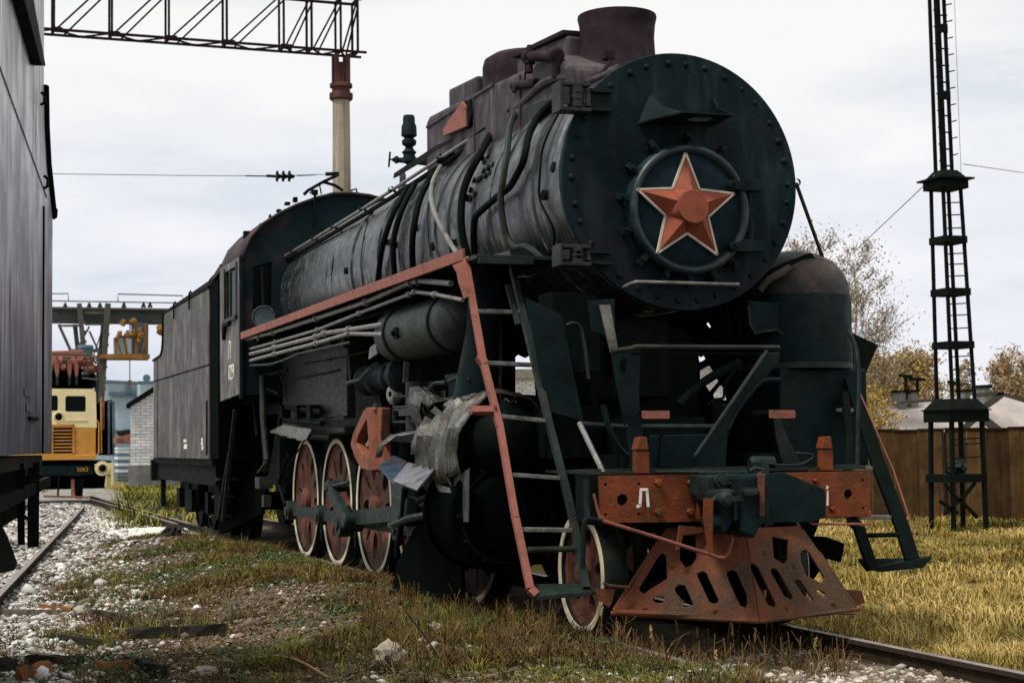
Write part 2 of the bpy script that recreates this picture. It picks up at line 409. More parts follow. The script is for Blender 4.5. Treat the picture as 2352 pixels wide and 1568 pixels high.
def plate(name, outer, holes, thick, mat, parent, origin, ux, uy, bevel=0):
    """flat plate with real holes; outlines as world points on one plane, origin + axes ux, uy"""
    ux = Vector(ux).normalized(); uy = Vector(uy); uy = (uy - ux * uy.dot(ux)).normalized(); nn = ux.cross(uy); origin = Vector(origin)
    rings = [[((Vector(p) - origin).dot(ux), (Vector(p) - origin).dot(uy)) for p in ring] for ring in [outer] + list(holes)]
    pts_, ed = [], []
    for rg in rings:
        o = len(pts_); pts_ += [Vector(q) for q in rg]; ed += [(o + i, o + (i + 1) % len(rg)) for i in range(len(rg))]
    r = delaunay_2d_cdt(pts_, ed, [], 0, 1e-5)
    vv, ff = r[0], r[2]; keep = []
    for f in ff:
        c = (vv[f[0]] + vv[f[1]] + vv[f[2]]) / 3
        if _inside(c, rings[0]) and not any(_inside(c, h) for h in rings[1:]): keep.append(tuple(f))
    cnt = {}
    for f in keep:
        for q in range(3):
            e_ = (f[q], f[(q + 1) % 3]); cnt[e_] = 1
    vs, fs = [], []
    n = len(vv)
    for s_ in (.5, -.5): vs += [origin + ux * q[0] + uy * q[1] + nn * thick * s_ for q in vv]
    for f in keep: fs.append(f); fs.append((f[2] + n, f[1] + n, f[0] + n))
    for (p, q) in cnt:
        if (q, p) not in cnt: fs.append((p, p + n, q + n, q))
    used = sorted({k for f in fs for k in f}); mp = {k: i for i, k in enumerate(used)}
    return mk(name, [vs[k] for k in used], [tuple(mp[k] for k in f) for f in fs], mat, parent, smooth=False, bevel=bevel)
def circ(c, r, ax, ay, n=20, ry=None):
    c = Vector(c); ax = Vector(ax); ay = Vector(ay); ry = ry or r
    return [c + ax * r * cos(2 * pi * k / n) + ay * ry * sin(2 * pi * k / n) for k in range(n)]
def smoothpath(pts, n=5):
    """Catmull-Rom through points"""
    p = [Vector(q) for q in pts]; p = [p[0] * 2 - p[1]] + p + [p[-1] * 2 - p[-2]]; out = []
    for i in range(1, len(p) - 2):
        for k in range(n):
            t = k / n
            out.append(
                .5 * ((2 * p[i]) + (-p[i - 1] + p[i + 1]) * t + (2 * p[i - 1] - 5 * p[i] + 4 * p[i + 1] - p[i + 2]) * t * t + (-p[i - 1] + 3 * p[i] - 3 * p[i + 1] + p[i + 2]) * t ** 3))
    out.append(p[-2]); return out
def text_mesh(name, txt, size, mat, parent, origin, ux, uy, ext=.004, xs=1):
    cu = bpy.data.curves.new(name, 'FONT'); cu.body = txt; cu.size = size; cu.extrude = ext; cu.align_x = 'CENTER'; cu.align_y = 'CENTER'
    tmp = bpy.data.objects.new('tmp', cu); me0 = bpy.data.meshes.new_from_object(tmp)
    ux = Vector(ux).normalized(); uy = Vector(uy).normalized(); nn = ux.cross(uy)
    vs = [Vector(origin) + ux * v.co.x * xs + uy * v.co.y + nn * v.co.z for v in me0.vertices]
    fs = [tuple(p.vertices) for p in me0.polygons]
    bpy.data.objects.remove(tmp)
    return mk(name, vs, fs, mat, parent, smooth=False)
def drop_children(o): return [c for c in COL.objects if c.parent == o]

# ================================================================== STEAM LOCOMOTIVE
# rail tops are at z = 0, the engine stands on x = 0 and points towards -Y
L = thing('steam_locomotive', 'black steam locomotive with red five-pointed star, standing nose first on the weedy track', 'locomotive', (0, 5, 0))
ZC, RB = 3.395, .952
def BR(u, v, r=RB):
    """where a sight line meets a cylinder round the boiler axis"""
    d = ray(u, v); ox, oz = CAM.x, CAM.z - ZC
    a = d.x ** 2 + d.z ** 2; b = 2 * (ox * d.x + oz * d.z); c = ox * ox + oz * oz - r * r
    disc = max(0, b * b - 4 * a * c); t = (-b - sqrt(disc)) / (2 * a)
    p = CAM + d * t; return p
YAX = (0, 1, 0)
# ---- boiler and smokebox
boiler = MB().lathe((0, 0, ZC), YAX, [(2.55, RB), (7.3, RB), (7.9, RB + .02), (11.1, RB + .03)], 72).build('boiler', M['boiler'], L)
smokebox = MB().lathe((0, 0, ZC), YAX, [(.84, .962), (2.55, .962), (2.56, .95)], 72).build('smokebox', M['boiler'], L)
bandb = MB().lathe((0, 0, 0), YAX, [(-.045, RB + .001), (-.04, RB + .018), (.04, RB + .018), (.045, RB + .001)], 72).build('boiler_band', M['boiler'], L)
WL = [2.56, 3.75, 4.15, 5.3, 6.2, 7.35, 8.3, 8.45, 9.5, 10.4]
bandb.location = V(0, WL[0], ZC) - wloc(L)
for y in WL[1:]: inst(bandb, L, (0, y, ZC))
lap = MB().lathe((0, 0, 0), YAX, [(-.07, .962), (-.065, .975), (.065, .975), (.07, .962)], 72).build('smokebox_band', M['boiler'], L)
lap.location = V(0, .96, ZC) - wloc(L)
inst(lap, L, (0, 1.55, ZC)); inst(lap, L, (0, 2.3, ZC))
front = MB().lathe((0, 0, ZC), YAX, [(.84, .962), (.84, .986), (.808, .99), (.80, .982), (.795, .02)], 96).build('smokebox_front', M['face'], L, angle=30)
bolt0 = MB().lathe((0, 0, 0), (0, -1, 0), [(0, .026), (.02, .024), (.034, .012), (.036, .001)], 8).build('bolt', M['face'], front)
k0 = 0
for i in range(34):
    a = 2 * pi * (i + .35) / 34 + random.uniform(-.02, .02)
    r = .91
    p = V(r * sin(a), .797, ZC + r * cos(a))
    if k0 == 0: bolt0.location = p - wloc(front); k0 = 1
    else: q_ = random.uniform(.8, 1.3); inst(bolt0, front, p, (0, random.uniform(0, 1), 0), scale=(q_, q_, q_))
for i in range(7):
    p = Y(1480 + i * 42, [470, 300, 690, 560, 640, 210, 480][i], .797)
# ---- door in the lower middle of the front plate
DC = V(.01, .70, 3.165)
door = MB().lathe((DC.x, 0, DC.z), YAX, [(.795, .50), (.70, .50), (.665, .485), (.655, .465), (.665, .44), (.70, .425)], 72).build('smokebox_door', M['ring'], L, angle=50)
MB().lathe((DC.x, 0, DC.z), YAX, [(.70, .426), (.675, .34), (.66, .2), (.655, .01)], 64).build('door_panel', M['blueface'], door)
# ---- star
SCn = Y(1575, 480, .66)
star_pts = []
for k in range(10):
    r = .405 if k % 2 == 0 else .178; a = pi * k / 5
    star_pts.append(V(SCn.x + r * sin(a), .645, SCn.z + r * cos(a)))
dr = V(.0, 0, .0)
nseg = 40; vs = [p.copy() for p in star_pts]; fs = []
base = len(vs)
cr0 = .128
for k in range(nseg):
    a = 2 * pi * k / nseg; vs.append(V(SCn.x + cr0 * sin(a), .535, SCn.z + cr0 * cos(a)))
for k in range(5):     # each arm: a ridge from its tip to the round boss
    tip = 2 * k; i0 = (2 * k - 1) % 10; i1 = (2 * k + 1) % 10
    c = base + (nseg * k // 5)
    seg = nseg // 10
    ring_l = [base + ((nseg * k // 5) - j) % nseg for j in range(0, seg + 1)]
    ring_r = [base + ((nseg * k // 5) + j) % nseg for j in range(0, seg + 1)]
    fs.append((tip, c, i0)) ; fs.append((tip, i1, c))
    for j in range(seg):
        fs.append((i0, ring_l[j], ring_l[j + 1])); fs.append((i1, ring_r[j + 1], ring_r[j]))
star = mk('star', vs + [], fs, M['star'], L, smooth=False)
MB().lathe((SCn.x, 0, SCn.z), (0, -1, 0), [(-.53, .127), (-.522, .123), (-.520, .001)], 40).build('star_boss', M['star'], star)
rim = [V(SCn.x + (p.x - SCn.x) * 1.05, .653, SCn.z + (p.z - SCn.z) * 1.05) for p in star_pts]
mkr = MB()
for k in range(10):
    a, b = star_pts[k], star_pts[(k + 1) % 10]
    A_ = V(SCn.x + (a.x - SCn.x) * (1.045 if k % 2 == 0 else 1.05), .648, SCn.z + (a.z - SCn.z) * (1.045 if k % 2 == 0 else 1.05))
    B_ = V(SCn.x + (b.x - SCn.x) * (1.045 if k % 2 else 1.05), .648, SCn.z + (b.z - SCn.z) * (1.045 if k % 2 else 1.05))
    mkr.beam(A_, B_, .022, .016, (0, 0, 1) if k else (0, 0, 1))
mkr.build('white_outline', M['starrim'], star, smooth=False)
# ---- clamps round the door
def clamp(a):
    mb = MB(); r = .545
    c = V(DC.x + r * sin(a), .76, DC.z + r * cos(a)); er = V(sin(a), 0, cos(a)); et = V(cos(a), 0, -sin(a))
    mb.beam(c - er * .055 + V(0, -.04, 0), c + er * .05 + V(0, -.02, 0), .05, .045, et)
    mb.cyl(c + V(0, .04, 0), c + V(0, -.085, 0), .020, .018, 8)
    return mb
for i, deg in enumerate([2, 33, -31, -57, -82, -108, -135, -158, 158, 137, 63, 118, 180]):
    clamp(radians(deg)).build('door_clamp', M['iron3'], door, smooth=False)
for zz in (DC.z + .19, DC.z - .28):
    mb = MB(); mb.box(.33, .60, .63, .70, zz - .035, zz + .035); mb.box(.44, .62, .66, .79, zz + .035, zz + .06)
    mb.cyl((.34, .665, zz), (.34, .66, zz), .045, .045)
    mb.lathe((.345, .70, zz), (0, -1, 0), [(0, .04), (.07, .04), (.08, .02)], 12)
    mb.build('hinge_strap', M['iron3'], door, bevel=.006)
MB().cyl((.52, .70, DC.z - .30), (.52, .70, DC.z + .22), .022, seg=10).cbox((.52, .74, DC.z + .02), .07, .12, .1).cbox((.52, .74, DC.z - .12), .06, .10, .09).build('hinge_pin', M['iron3'], door)
a_, b_ = Y(1462, 647, .66), Y(1697, 653, .66)
MB().tube([a_ + V(-.05, .14, -.03), a_ + V(-.03, .03, -.01), a_, b_, b_ + V(.01, .03, 0), b_ + V(.01, .14, 0)], .013, 8).build('front_handrail', M['steel'], L)
# ---- lamp shelf above the door
z0 = 3.87
A1 = V(-.36, .797, z0 - .05); B1 = V(.27, .797, z0 - .03)
F1, F2 = Y(1569, 257, .40), Y(1684, 264, .46)
shelf = plate('lamp_shelf', [A1, V(-.30, .62, z0 - .02), F1, F2, B1], [circ((A1 + B1 + F1 + F2) / 4 + V(.06, -.02, 0), .10, (1, 0, 0), (0, 1, 0), 20, .07)], .012, M['iron3'], L, F1, F2 - F1, A1 - F1)
MB().prism([A1, Y(1492, 217, .797), Y(1520, 244, .65), Y(1545, 252, .52), F1], (.012, 0, 0)).build('shelf_cheek', M['iron3'], L, smooth=False)
MB().prism([B1, Y(1638, 226, .797), Y(1648, 248, .66), F2], (.012, 0, 0)).build('shelf_cheek', M['iron3'], L, smooth=False)
# ---- two big side hinges on the smokebox edge
def side_hinge(u0, u1, v0, v1, ua):
    P0 = Y(u0, v1, .74); P1 = Y(u1, v0, .74); Pa = Y(ua, v0, .77)
    x0, x1, z0, z1 = P0.x, P1.x, P0.z, P1.z
    mb = MB(); y0, y1 = .68, .86
    mb.box(x0, x0 + .022, y0, y1, z0, z1)
    mb.box(x0 + .022, x1, y0 + .01, y1 - .02, z1 - .03, z1 - .002)
    mb.box(x0 + .022, x1, y0 + .01, y1 - .02, z0 + .002, z0 + .03)
    mb.box(x1 - .03, x1, y0 + .02, .80, z0 + .045, z1 - .045)
    mb.box(x0 + .022, x0 + .075, y0 + .002, y0 + .016, z0 + .045, z1 - .045)
    h = mb.build('smokebox_hinge', M['hinge'], L, smooth=False, bevel=.004)
    mb = MB()
    for f in (.3, .52, .74):
        zz = z0 + (z1 - z0) * f
        mb.cyl(((x0 + x1) / 2 + .02, y0 + .07, zz - .03), ((x0 + x1) / 2 + .02, y0 + .07, zz + .028), .065, seg=14)
    mb.build('knuckle', M['iron2'], h)
    mb = MB(); mb.box(x1, Pa.x, .72, .797, z1 - .06, z1 - .035); mb.box(x1, Pa.x, .72, .797, z0 + .02, z0 + .045); mb.box(x1, Pa.x, .775, .796, z0 + .045, z1 - .06)
    mb.build('hinge_arm', M['iron3'], h, smooth=False)
side_hinge(1281, 1352, 193, 256, 1402)
side_hinge(1281, 1352, 563, 611, 1400)
# ---- chimney
CY = 1.98
ch = MB().lathe((0, CY, 0), (0, 0, 1), [(4.15, .62), (4.28, .52), (4.40, .43), (4.52, .35), (4.64, .315), (4.78, .308), (4.89, .318), (4.95, .332), (4.97, .328), (4.965, .295), (4.5, .27)], 64).build('chimney', M['chimney'], L, angle=60)
MB().lathe((0, CY, 0), (0, 0, 1), [(4.5, .285), (4.5, .01)], 32).build('chimney_throat', M['black'], ch)
# ---- dome and sandbox casing behind the chimney
def yz(x, pts): return [V(x, a, b) for a, b in pts]
lower = MB().prism(yz(-.60, [(1.55, 4.05), (5.56, 4.05), (5.56, 4.74), (5.45, 4.78), (3.8, 4.71), (2.6, 4.64), (2.0, 4.62), (1.62, 4.45)]), (1.2, 0, 0)).build('casing', M['casing'], L, smooth=False, bevel=.05)
MB().prism(yz(-.40, [(2.12, 4.55), (3.35, 4.6), (3.35, 4.90), (2.8, 4.885), (2.12, 4.82)]), (.66, 0, 0)).build('upper_casing', M['casing'], lower, smooth=False, bevel=.03)
MB().prism(yz(-.43, [(2.14, 4.825), (3.38, 4.91), (3.38, 4.955), (2.14, 4.87)]), (.70, 0, 0)).build('casing_lid', M['chimney'], lower, smooth=False, bevel=.01)
MB().prism(yz(-.40, [(4.50, 4.6), (5.40, 4.7), (5.40, 5.055), (4.50, 5.0)]), (.8, 0, 0)).build('sandbox', M['casing'], lower, smooth=False, bevel=.03)
MB().lathe((0, 4.15, 0), (0, 0, 1), [(4.6, .43), (5.02, .43), (5.09, .41), (5.14, .33), (5.16, .18), (5.165, .01)], 48).build('dome', M['chimney'], lower)
MB().box(-.615, -.60, 3.4, 5.5, 4.655, 4.68).box(-.615, -.60, 3.95, 3.97, 4.1, 4.66).box(-.615, -.60, 2.7, 2.72, 4.1, 4.6).build('casing_seam', M['casing'], lower, smooth=False)
# red wedge plate with dark holder
wp = [X(u, v, -.66) for u, v in ((1061, 232), (1017, 296), (1017, 313), (1069, 291), (1068, 245))]
wd = MB().prism(wp, (.035, 0, 0)).build('red_wedge', M['red'], L, smooth=False, bevel=.004)
hp = [X(u, v, -.64) for u, v in ((1063, 230), (1078, 232), (1082, 262), (1076, 290), (1068, 296), (1067, 245))]
MB().prism(hp, (.05, 0, 0)).build('wedge_holder', M['iron'], wd, smooth=False)
# fittings on the casing
mb = MB(); a_, b_ = X(1216, 131, -.66), X(1283, 128, -.62)
mb.cyl(a_, b_, .045, seg=12); mb.cyl(a_ + V(0, 0, -.06), a_ + V(0, 0, .10), .05, .02, seg=10)
mb.lathe(a_, (b_ - a_), [(-.05, .03), (-.04, .062), (.02, .062), (.03, .045)], 12); mb.lathe(b_, (b_ - a_), [(-.12, .045), (-.11, .066), (-.02, .066), (0, .04)], 12)
mb.cyl(b_ + V(0, .05, 0), b_ + V(0, .07, -.16), .05, .04, 10); mb.cyl(a_, a_ + V(-.01, -.02, -.14), .03, .03, 8)
mb.build('blower_valve', M['chimney'], L)
MB().tube([X(1208, 145, -.63), X(1206, 178, -.63), X(1204, 196, -.63)], .008, 6).build('valve_rod', M['iron'], L)
MB().cyl(X(1178, 197, -.62), X(1232, 191, -.62), .035, .04, 10).cyl(X(1185, 196, -.64), X(1180, 213, -.66), .02, .02, 8).build('oil_fitting', M['chimney'], L)
mb = MB(); b_ = X(1409, 123, -.40)
mb.tube(smoothpath([Y(1395, 118, 1.4), Y(1403, 124, 1.38), Y(1401, 140, 1.35), Y(1392, 156, 1.3), Y(1375, 172, 1.2), Y(1352, 190, 1.0)], 4), .016, 8); mb.cbox(Y(1396, 128, 1.38), .09, .09, .07)
mb.build('exhaust_pipe', M['chimney'], L)
MB().tube(smoothpath([Y(1418, 153, 1.2), Y(1395, 168, 1.1), Y(1370, 180, 1.0), Y(1345, 192, .95)], 4), .022, 8).build('exhaust_pipe', M['casing'], L)
# ---- whistle stand and small valve
WX, WY = -.3, 7.2
def zat(v): return X(940, v, WX).z
mb = MB()
mb.lathe((WX, WY, 0), (0, 0, 1), [(zat(383), .005), (zat(378), .035), (zat(372), .075), (zat(362), .075), (zat(356), .065), (zat(350), .085), (zat(345), .06), (zat(338), .04), (zat(332), .08), (zat(324), .085), (zat(317), .05), (zat(312), .09), (zat(290), .085), (zat(283), .07), (zat(270), .068), (zat(265), .06), (zat(263), .01)], 16)
mb.cyl(X(904, 367, WX), X(984, 372, WX + .3), .028, .05, 10); mb.lathe(X(908, 367, WX), (1, 0, .02), [(-.01, .02), (0, .045), (.03, .045), (.04, .02)], 10)
mb.cyl(X(895, 366, WX), X(906, 367, WX), .012, seg=6); mb.cyl(X(896, 349, WX), X(893, 384, WX), .012, seg=6)
mb.build('whistle_valve', M['iron3'], L)
MB().lathe((-.15, 8.0, 0), (0, 0, 1), [(4.2, .06), (4.47, .055), (4.49, .04), (4.60, .04), (4.63, .02), (4.635, .001)], 12).build('safety_valve', M['casing'], L)
# ---- hand rail along the boiler, conduit under it
hp_ = [BR(1186, 250, 1.07), BR(1100, 306, 1.07), BR(1010, 365, 1.07), BR(900, 437, 1.07), BR(820, 488, 1.07), BR(735, 540, 1.07), BR(655, 588, 1.07)]
hr = MB().tube(hp_, .019, 8).build('boiler_handrail', M['steel'], L)
MB().tube([p + V(.03, 0, -.055) for p in hp_], .026, 8).build('conduit', M['iron'], hr)
stn = MB().cyl((0, 0, 0), (.13, 0, -.07), .014, seg=6).lathe((0, 0, 0), YAX, [(-.03, .03), (.03, .03)], 8).lathe((.13, 0, -.07), (1, 0, -.5), [(-.02, .035), (.02, .035), (.02, .001)], 8).build('stanchion', M['iron'], hr)
for i, f in enumerate([.02, .17, .33, .5, .64, .77, .86, .96]):
    n_ = f * (len(hp_) - 1); k = min(int(n_), len(hp_) - 2); p = hp_[k].lerp(hp_[k + 1], n_ - k) + V(.06, 0, -.03)
    if i == 0: stn.location = p - wloc(hr)
    else: inst(stn, hr, p)
# boxes on the conduit
MB().beam(BR(1012, 372, 1.04), BR(1062, 340, 1.04), .12, .07, (-.6, 0, .8)).beam(BR(1085, 320, 1.02), BR(1125, 292, 1.02), .10, .06, (-.6, 0, .8)).build('junction_box', M['iron'], L, smooth=False, bevel=.008)
MB().prism([BR(u, v, 1.03) for u, v in ((903, 410), (1018, 340), (1032, 338), (1048, 322), (1040, 318), (1000, 335), (905, 398))], (.05, 0, .02)).build('walkway_strip', M['casing'], L, smooth=False)
MB().prism([BR(u, v, 1.0) for u, v in ((1212, 240), (1246, 222), (1262, 250), (1228, 276))], (.05, 0, -.03)).build('bracket_plate', M['iron3'], L, smooth=False)
# ---- pipes lying over the boiler
def bpipe(pts, r, mat, off=.03, n=4, name='boiler_pipe', clip=False):
    return MB().tube(smoothpath([BR(u, v, RB + r + off) for u, v in pts], n), r, 8).build(name, M[mat], L)
def dstrip(): pass
bpipe([(938, 428), (908, 481), (890, 526), (876, 579), (868, 646)], .030, 'iron')
bpipe([(953, 422), (927, 473), (911, 518), (903, 566), (906, 632)], .030, 'iron')
bpipe([(994, 398), (967, 451), (954, 502), (947, 555), (948, 616)], .032, 'iron')
bpipe([(1012, 382), (994, 419), (991, 459), (1002, 497), (1018, 529), (1036, 561), (1054, 588)], .024, 'steel', .05)
bpipe([(1125, 312), (1103, 353), (1079, 398), (1063, 446), (1059, 502), (1064, 550), (1076, 592)], .036, 'iron')
bpipe([(1291, 221), (1264, 240), (1237, 267), (1216, 307), (1208, 344), (1200, 375), (1186, 403), (1170, 430), (1143, 451), (1100, 489), (1090, 505), (1088, 545), (1091, 596)], .030, 'iron', .05)
bpipe([(1184, 258), (1171, 293), (1165, 347), (1157, 400), (1150, 459), (1156, 513), (1167, 550), (1183, 568), (1204, 566), (1228, 579), (1252, 603)], .028, 'iron2', .08)
bpipe([(1285, 256), (1259, 307), (1245, 347), (1240, 400), (1238, 441), (1244, 470), (1262, 505), (1272, 530), (1272, 560), (1258, 596)], .010, 'iron', .03)
bpipe([(1307, 181), (1277, 181), (1245, 195), (1216, 224), (1186, 250)], .036, 'casing', .10)
bpipe([(1000, 420), (985, 470), (983, 530), (990, 590)], .006, 'iron', .005)
bpipe([(845, 505), (833, 560), (829, 610), (836, 665)], .006, 'iron', .005)
bpipe([(788, 520), (767, 590), (762, 640), (768, 690)], .008, 'iron', .01)
bpipe([(756, 548), (752, 610), (748, 650)], .007, 'iron', .01)
bpipe([(662, 690), (705, 662), (762, 630)], .006, 'iron', .01)
knob = MB().lathe((0, 0, 0), (-1, 0, 0), [(0, .03), (.03, .03), (.05, .045), (.06, .04), (.062, .001)], 10).build('plug', M['iron'], L)
kp = [(797, 622), (1276, 385), (1254, 448), (890, 556), (910, 562), (955, 523), (1042, 558), (997, 566), (1072, 455)]
hk = [(z5[0] * .2667 + 705.6, z5[1] * .2667 + 352.8) for z5 in ((1605, 100), (1562, 125), (1522, 150), (1580, 168), (1540, 193), (1498, 213), (1478, 228), (1442, 233), (1410, 315), (1415, 388), (1450, 350), (1510, 45), (1560, 30), (1530, 75))]
for i, (u, v) in enumerate(kp + hk):
    p = BR(u, v, RB + .003); a = math.atan2(p.z - ZC, -p.x)
    sc = 1 if i < len(kp) else .55
    if i == 0: knob.location = p - wloc(L); knob.rotation_euler = (0, a, 0)
    else: inst(knob, L, p, (0, a, 0), scale=(sc, sc, sc) if i < len(kp) else (.5, .7, .7))
# ---- running boards with the red edge
rb = MB().box(-1.50, -.72, 1.62, 11.05, 2.845, 2.868).build('running_board', M['iron'], L, smooth=False)
ys = [1.55, 4.4, 7.6, 10.3, 11.05]
for a, b in zip(ys[:-1], ys[1:]):
    MB().box(-1.525, -1.503, a + .006, b - .006, 2.835 - random.uniform(0, .006), 2.925).build('edge_strip', M['red'], rb, smooth=False, bevel=.004)
MB().box(.72, 1.50, 1.62, 11.05, 2.845, 2.868).build('running_board', M['iron'], L, smooth=False)
mb = MB()
for y in np.arange(2.2, 11, .95): mb.prism([(-1.48, y, 2.84), (-.9, y, 2.84), (-.9, y, 2.55), (-1.0, y, 2.55)], (0, .015, 0))
mb.build('board_bracket', M['iron'], L, smooth=False)
# front landing at the head of the ladder
lp = [Y(u, v, 1.62) for u, v in ((1072, 600), (1172, 600), (1258, 604))]
MB().box(-1.50, -.70, 1.28, 1.66, 2.82, 2.85).prism([(-1.49, 1.27, 2.78), (-1.04, 1.27, 2.78), (-1.04, 1.27, 2.85), (-1.49, 1.27, 2.85)], (0, .02, 0)).build('landing', M['iron2'], L, smooth=False, bevel=.004)
MB().prism([Y(u, v, 1.66) for u, v in ((1115, 590), (1170, 575), (1175, 592), (1172, 598), (1118, 600))], (0, .02, 0)).build('landing_gusset', M['steel'], L, smooth=False)
MB().tube(smoothpath([Y(1252, 606, 1.5), Y(1245, 620, 1.4), Y(1222, 634, 1.3), Y(1190, 636, 1.3)], 5), .008, 6).build('drain_loop', M['iron2'], L)
# ---- pipes under the left running board
PX = -1.44
def spipe(pts, r, name='side_pipe', x=PX, mat='steel'):
    t = MB().tube([X(u, v, x) for u, v in pts], r, 8)
    for u, v in pts[1:-1]:
        p = X(u, v, x); t.lathe(p, YAX, [(-.035, r), (-.03, r * 1.7), (.03, r * 1.7), (.035, r)], 8)
    return t.build(name, M[mat], L)
spipe([(566, 779), (628, 763), (727, 731), (842, 693), (943, 648), (960, 644), (1036, 651)], .025)
spipe([(575, 801), (634, 785), (730, 757), (826, 719), (940, 676), (953, 670), (999, 676), (1063, 689)], .017)
spipe([(575, 813), (631, 798), (727, 773), (746, 765), (802, 757), (879, 745)], .024)
spipe([(575, 828), (631, 813), (727, 788), (802, 766), (879, 768)], .022)
spipe([(575, 839), (620, 837), (655, 826), (684, 813), (804, 786)], .014, mat='iron2')
spipe([(700, 835), (760, 825), (880, 800)], .010, mat='iron', x=-1.2)
mb = MB()
for u in (630, 728): mb.beam(X(u, 745 if u > 700 else 768, -1.42), X(u, 800 if u > 700 else 822, -1.42), .03, .012, (0, 1, 0))
mb.build('pipe_hanger', M['iron'], L)
mb = MB()
for (u0, v0, u1, v1, r) in ((560, 800, 950, 700, .022), (570, 870, 660, 850, .02), (680, 870, 780, 850, .015), (590, 880, 640, 905, .018)):
    mb.cyl(X(u0, v0, -1.25), X(u1, v1, -1.25), r, seg=6)
mb.build('feed_pipe', M['iron'], L)
# ---- air reservoir
res = MB().lathe((-1.19, 0, 2.45), YAX, [(2.30, .01), (2.32, .12), (2.40, .20), (2.52, .245), (2.56, .25), (4.55, .25), (4.64, .22), (4.68, .12), (4.69, .01)], 40).build('air_reservoir', M['iron2'], L)
for y in (2.78, 4.2): MB().lathe((-1.19, 0, 2.45), YAX, [(y - .03, .25), (y - .03, .262), (y + .03, .262), (y + .03, .25)], 40).build('strap', M['iron'], res)
MB().cbox((-1.44, 3.75, 2.42), .04, .12, .1).cyl((-1.45, 3.75, 2.42), (-1.49, 3.75, 2.42), .025).build('drain_valve', M['iron'], res)
# ---- air pump and generator below the reservoir
mb = MB()
mb.lathe((-1.15, 0, 2.08), YAX, [(4.45, .01), (4.47, .10), (4.5, .17), (4.62, .17), (4.64, .13), (4.85, .12), (4.87, .15), (4.95, .15), (4.97, .12), (5.3, .13), (5.33, .17), (5.42, .17), (5.45, .12), (5.75, .13), (5.8, .16), (5.86, .16), (5.88, .02)], 20)
mb.build('turbo_generator', M['iron3'], L)
MB().prism([X(u, v, -1.34) for u, v in ((849, 798), (862, 788), (866, 812), (846, 825))], (.02, 0, 0)).build('generator_plate', M['steel'], L, smooth=False)
mb = MB()
mb.tube([X(800, 800, -1.35), X(802, 840, -1.35), X(804, 880, -1.35)], .012, 6); mb.tube([X(797, 880, -1.35), X(828, 872, -1.35), X(840, 858, -1.35), X(850, 848, -1.35)], .020, 6)
mb.build('steam_feed_pipe', M['iron2'], L)
MB().beam(X(935, 822, -1.2), X(931, 878, -1.2), .05, .012, (0, 1, 0)).build('hanger_strap', M['steel'], L)
# dark machinery mass between reservoir and wheels: pump bodies, lifting shaft, brackets
mb = MB()
mb.cyl((-1.1, 4.2, 1.55), (-1.1, 4.2, 2.0), .13, seg=14); mb.cyl((-1.1, 3.75, 1.5), (-1.1, 3.75, 1.9), .11, seg=14); mb.cbox((-1.1, 4.0, 1.72), .3, .75, .07); mb.cbox((-1.08, 4.0, 1.5), .3, .8, .06)
mb.cyl((-1.25, 3.2, 1.75), (-1.25, 3.75, 1.78), .07, seg=12); mb.lathe((-1.25, 0, 1.76), YAX, [(3.25, .07), (3.27, .10), (3.33, .10), (3.35, .07), (3.5, .07), (3.52, .10), (3.58, .10), (3.6, .07)], 12)
mb.build('lubricator', M['iron2'], L)
mb = MB(); mb.cbox((-1.05, 2.75, 1.82), .32, .42, .30); mb.cbox((-1.05, 2.75, 1.99), .36, .5, .05)
mb.build('pump_body', M['iron3'], L, bevel=.015)
mb = MB()
fr_ = [X(u, v, -1.2) for u, v in ((905, 912), (985, 905), (985, 930), (905, 936))]
for a, b in zip(fr_, fr_[1:] + fr_[:1]): mb.cyl(a, b, .014, seg=6)
fr_ = [X(u, v, -1.2) for u, v in ((905, 942), (980, 940), (978, 966), (905, 970))]
for a, b in zip(fr_, fr_[1:] + fr_[:1]): mb.cyl(a, b, .016, seg=6)
mb.tube([X(u, v, -1.25) for u, v in ((985, 905), (995, 900), (1005, 935), (1000, 950))], .012, 6)
mb.build('guard_frame', M['iron2'], L)
mb = MB()
for pts, r in (([(985, 895), (1000, 880), (1025, 878)], .02), ([(1010, 920), (1035, 917), (1062, 905)], .02), ([(975, 890), (992, 905), (1003, 945)], .014), ([(1020, 935), (1050, 962), (1078, 960)], .012), ([(1030, 875), (1055, 865), (1080, 870)], .018)):
    mb.tube([X(u, v, -1.28) for u, v in pts], r, 6)
mb.build('oil_pipe', M['iron2'], L)
# ---- steam pipe to the cylinder (bluish cone)
MB().tube([(-1.12, 2.15, 2.95), (-1.14, 2.2, 2.3), (-1.17, 2.35, 1.65)], [.13, .15, .21], 20).build('steam_pipe', M['iron3'], L)
MB().tube([(1.25, 2.3, 2.75), (1.3, 2.35, 2.2), (1.3, 2.4, 1.7)], [.08, .09, .12], 12).build('steam_pipe', M['iron3'], L)
MB().cyl(X(1085, 925, -1.35), X(1130, 912, -1.2), .055, .06, 16).build('exhaust_stub', M['iron3'], L)
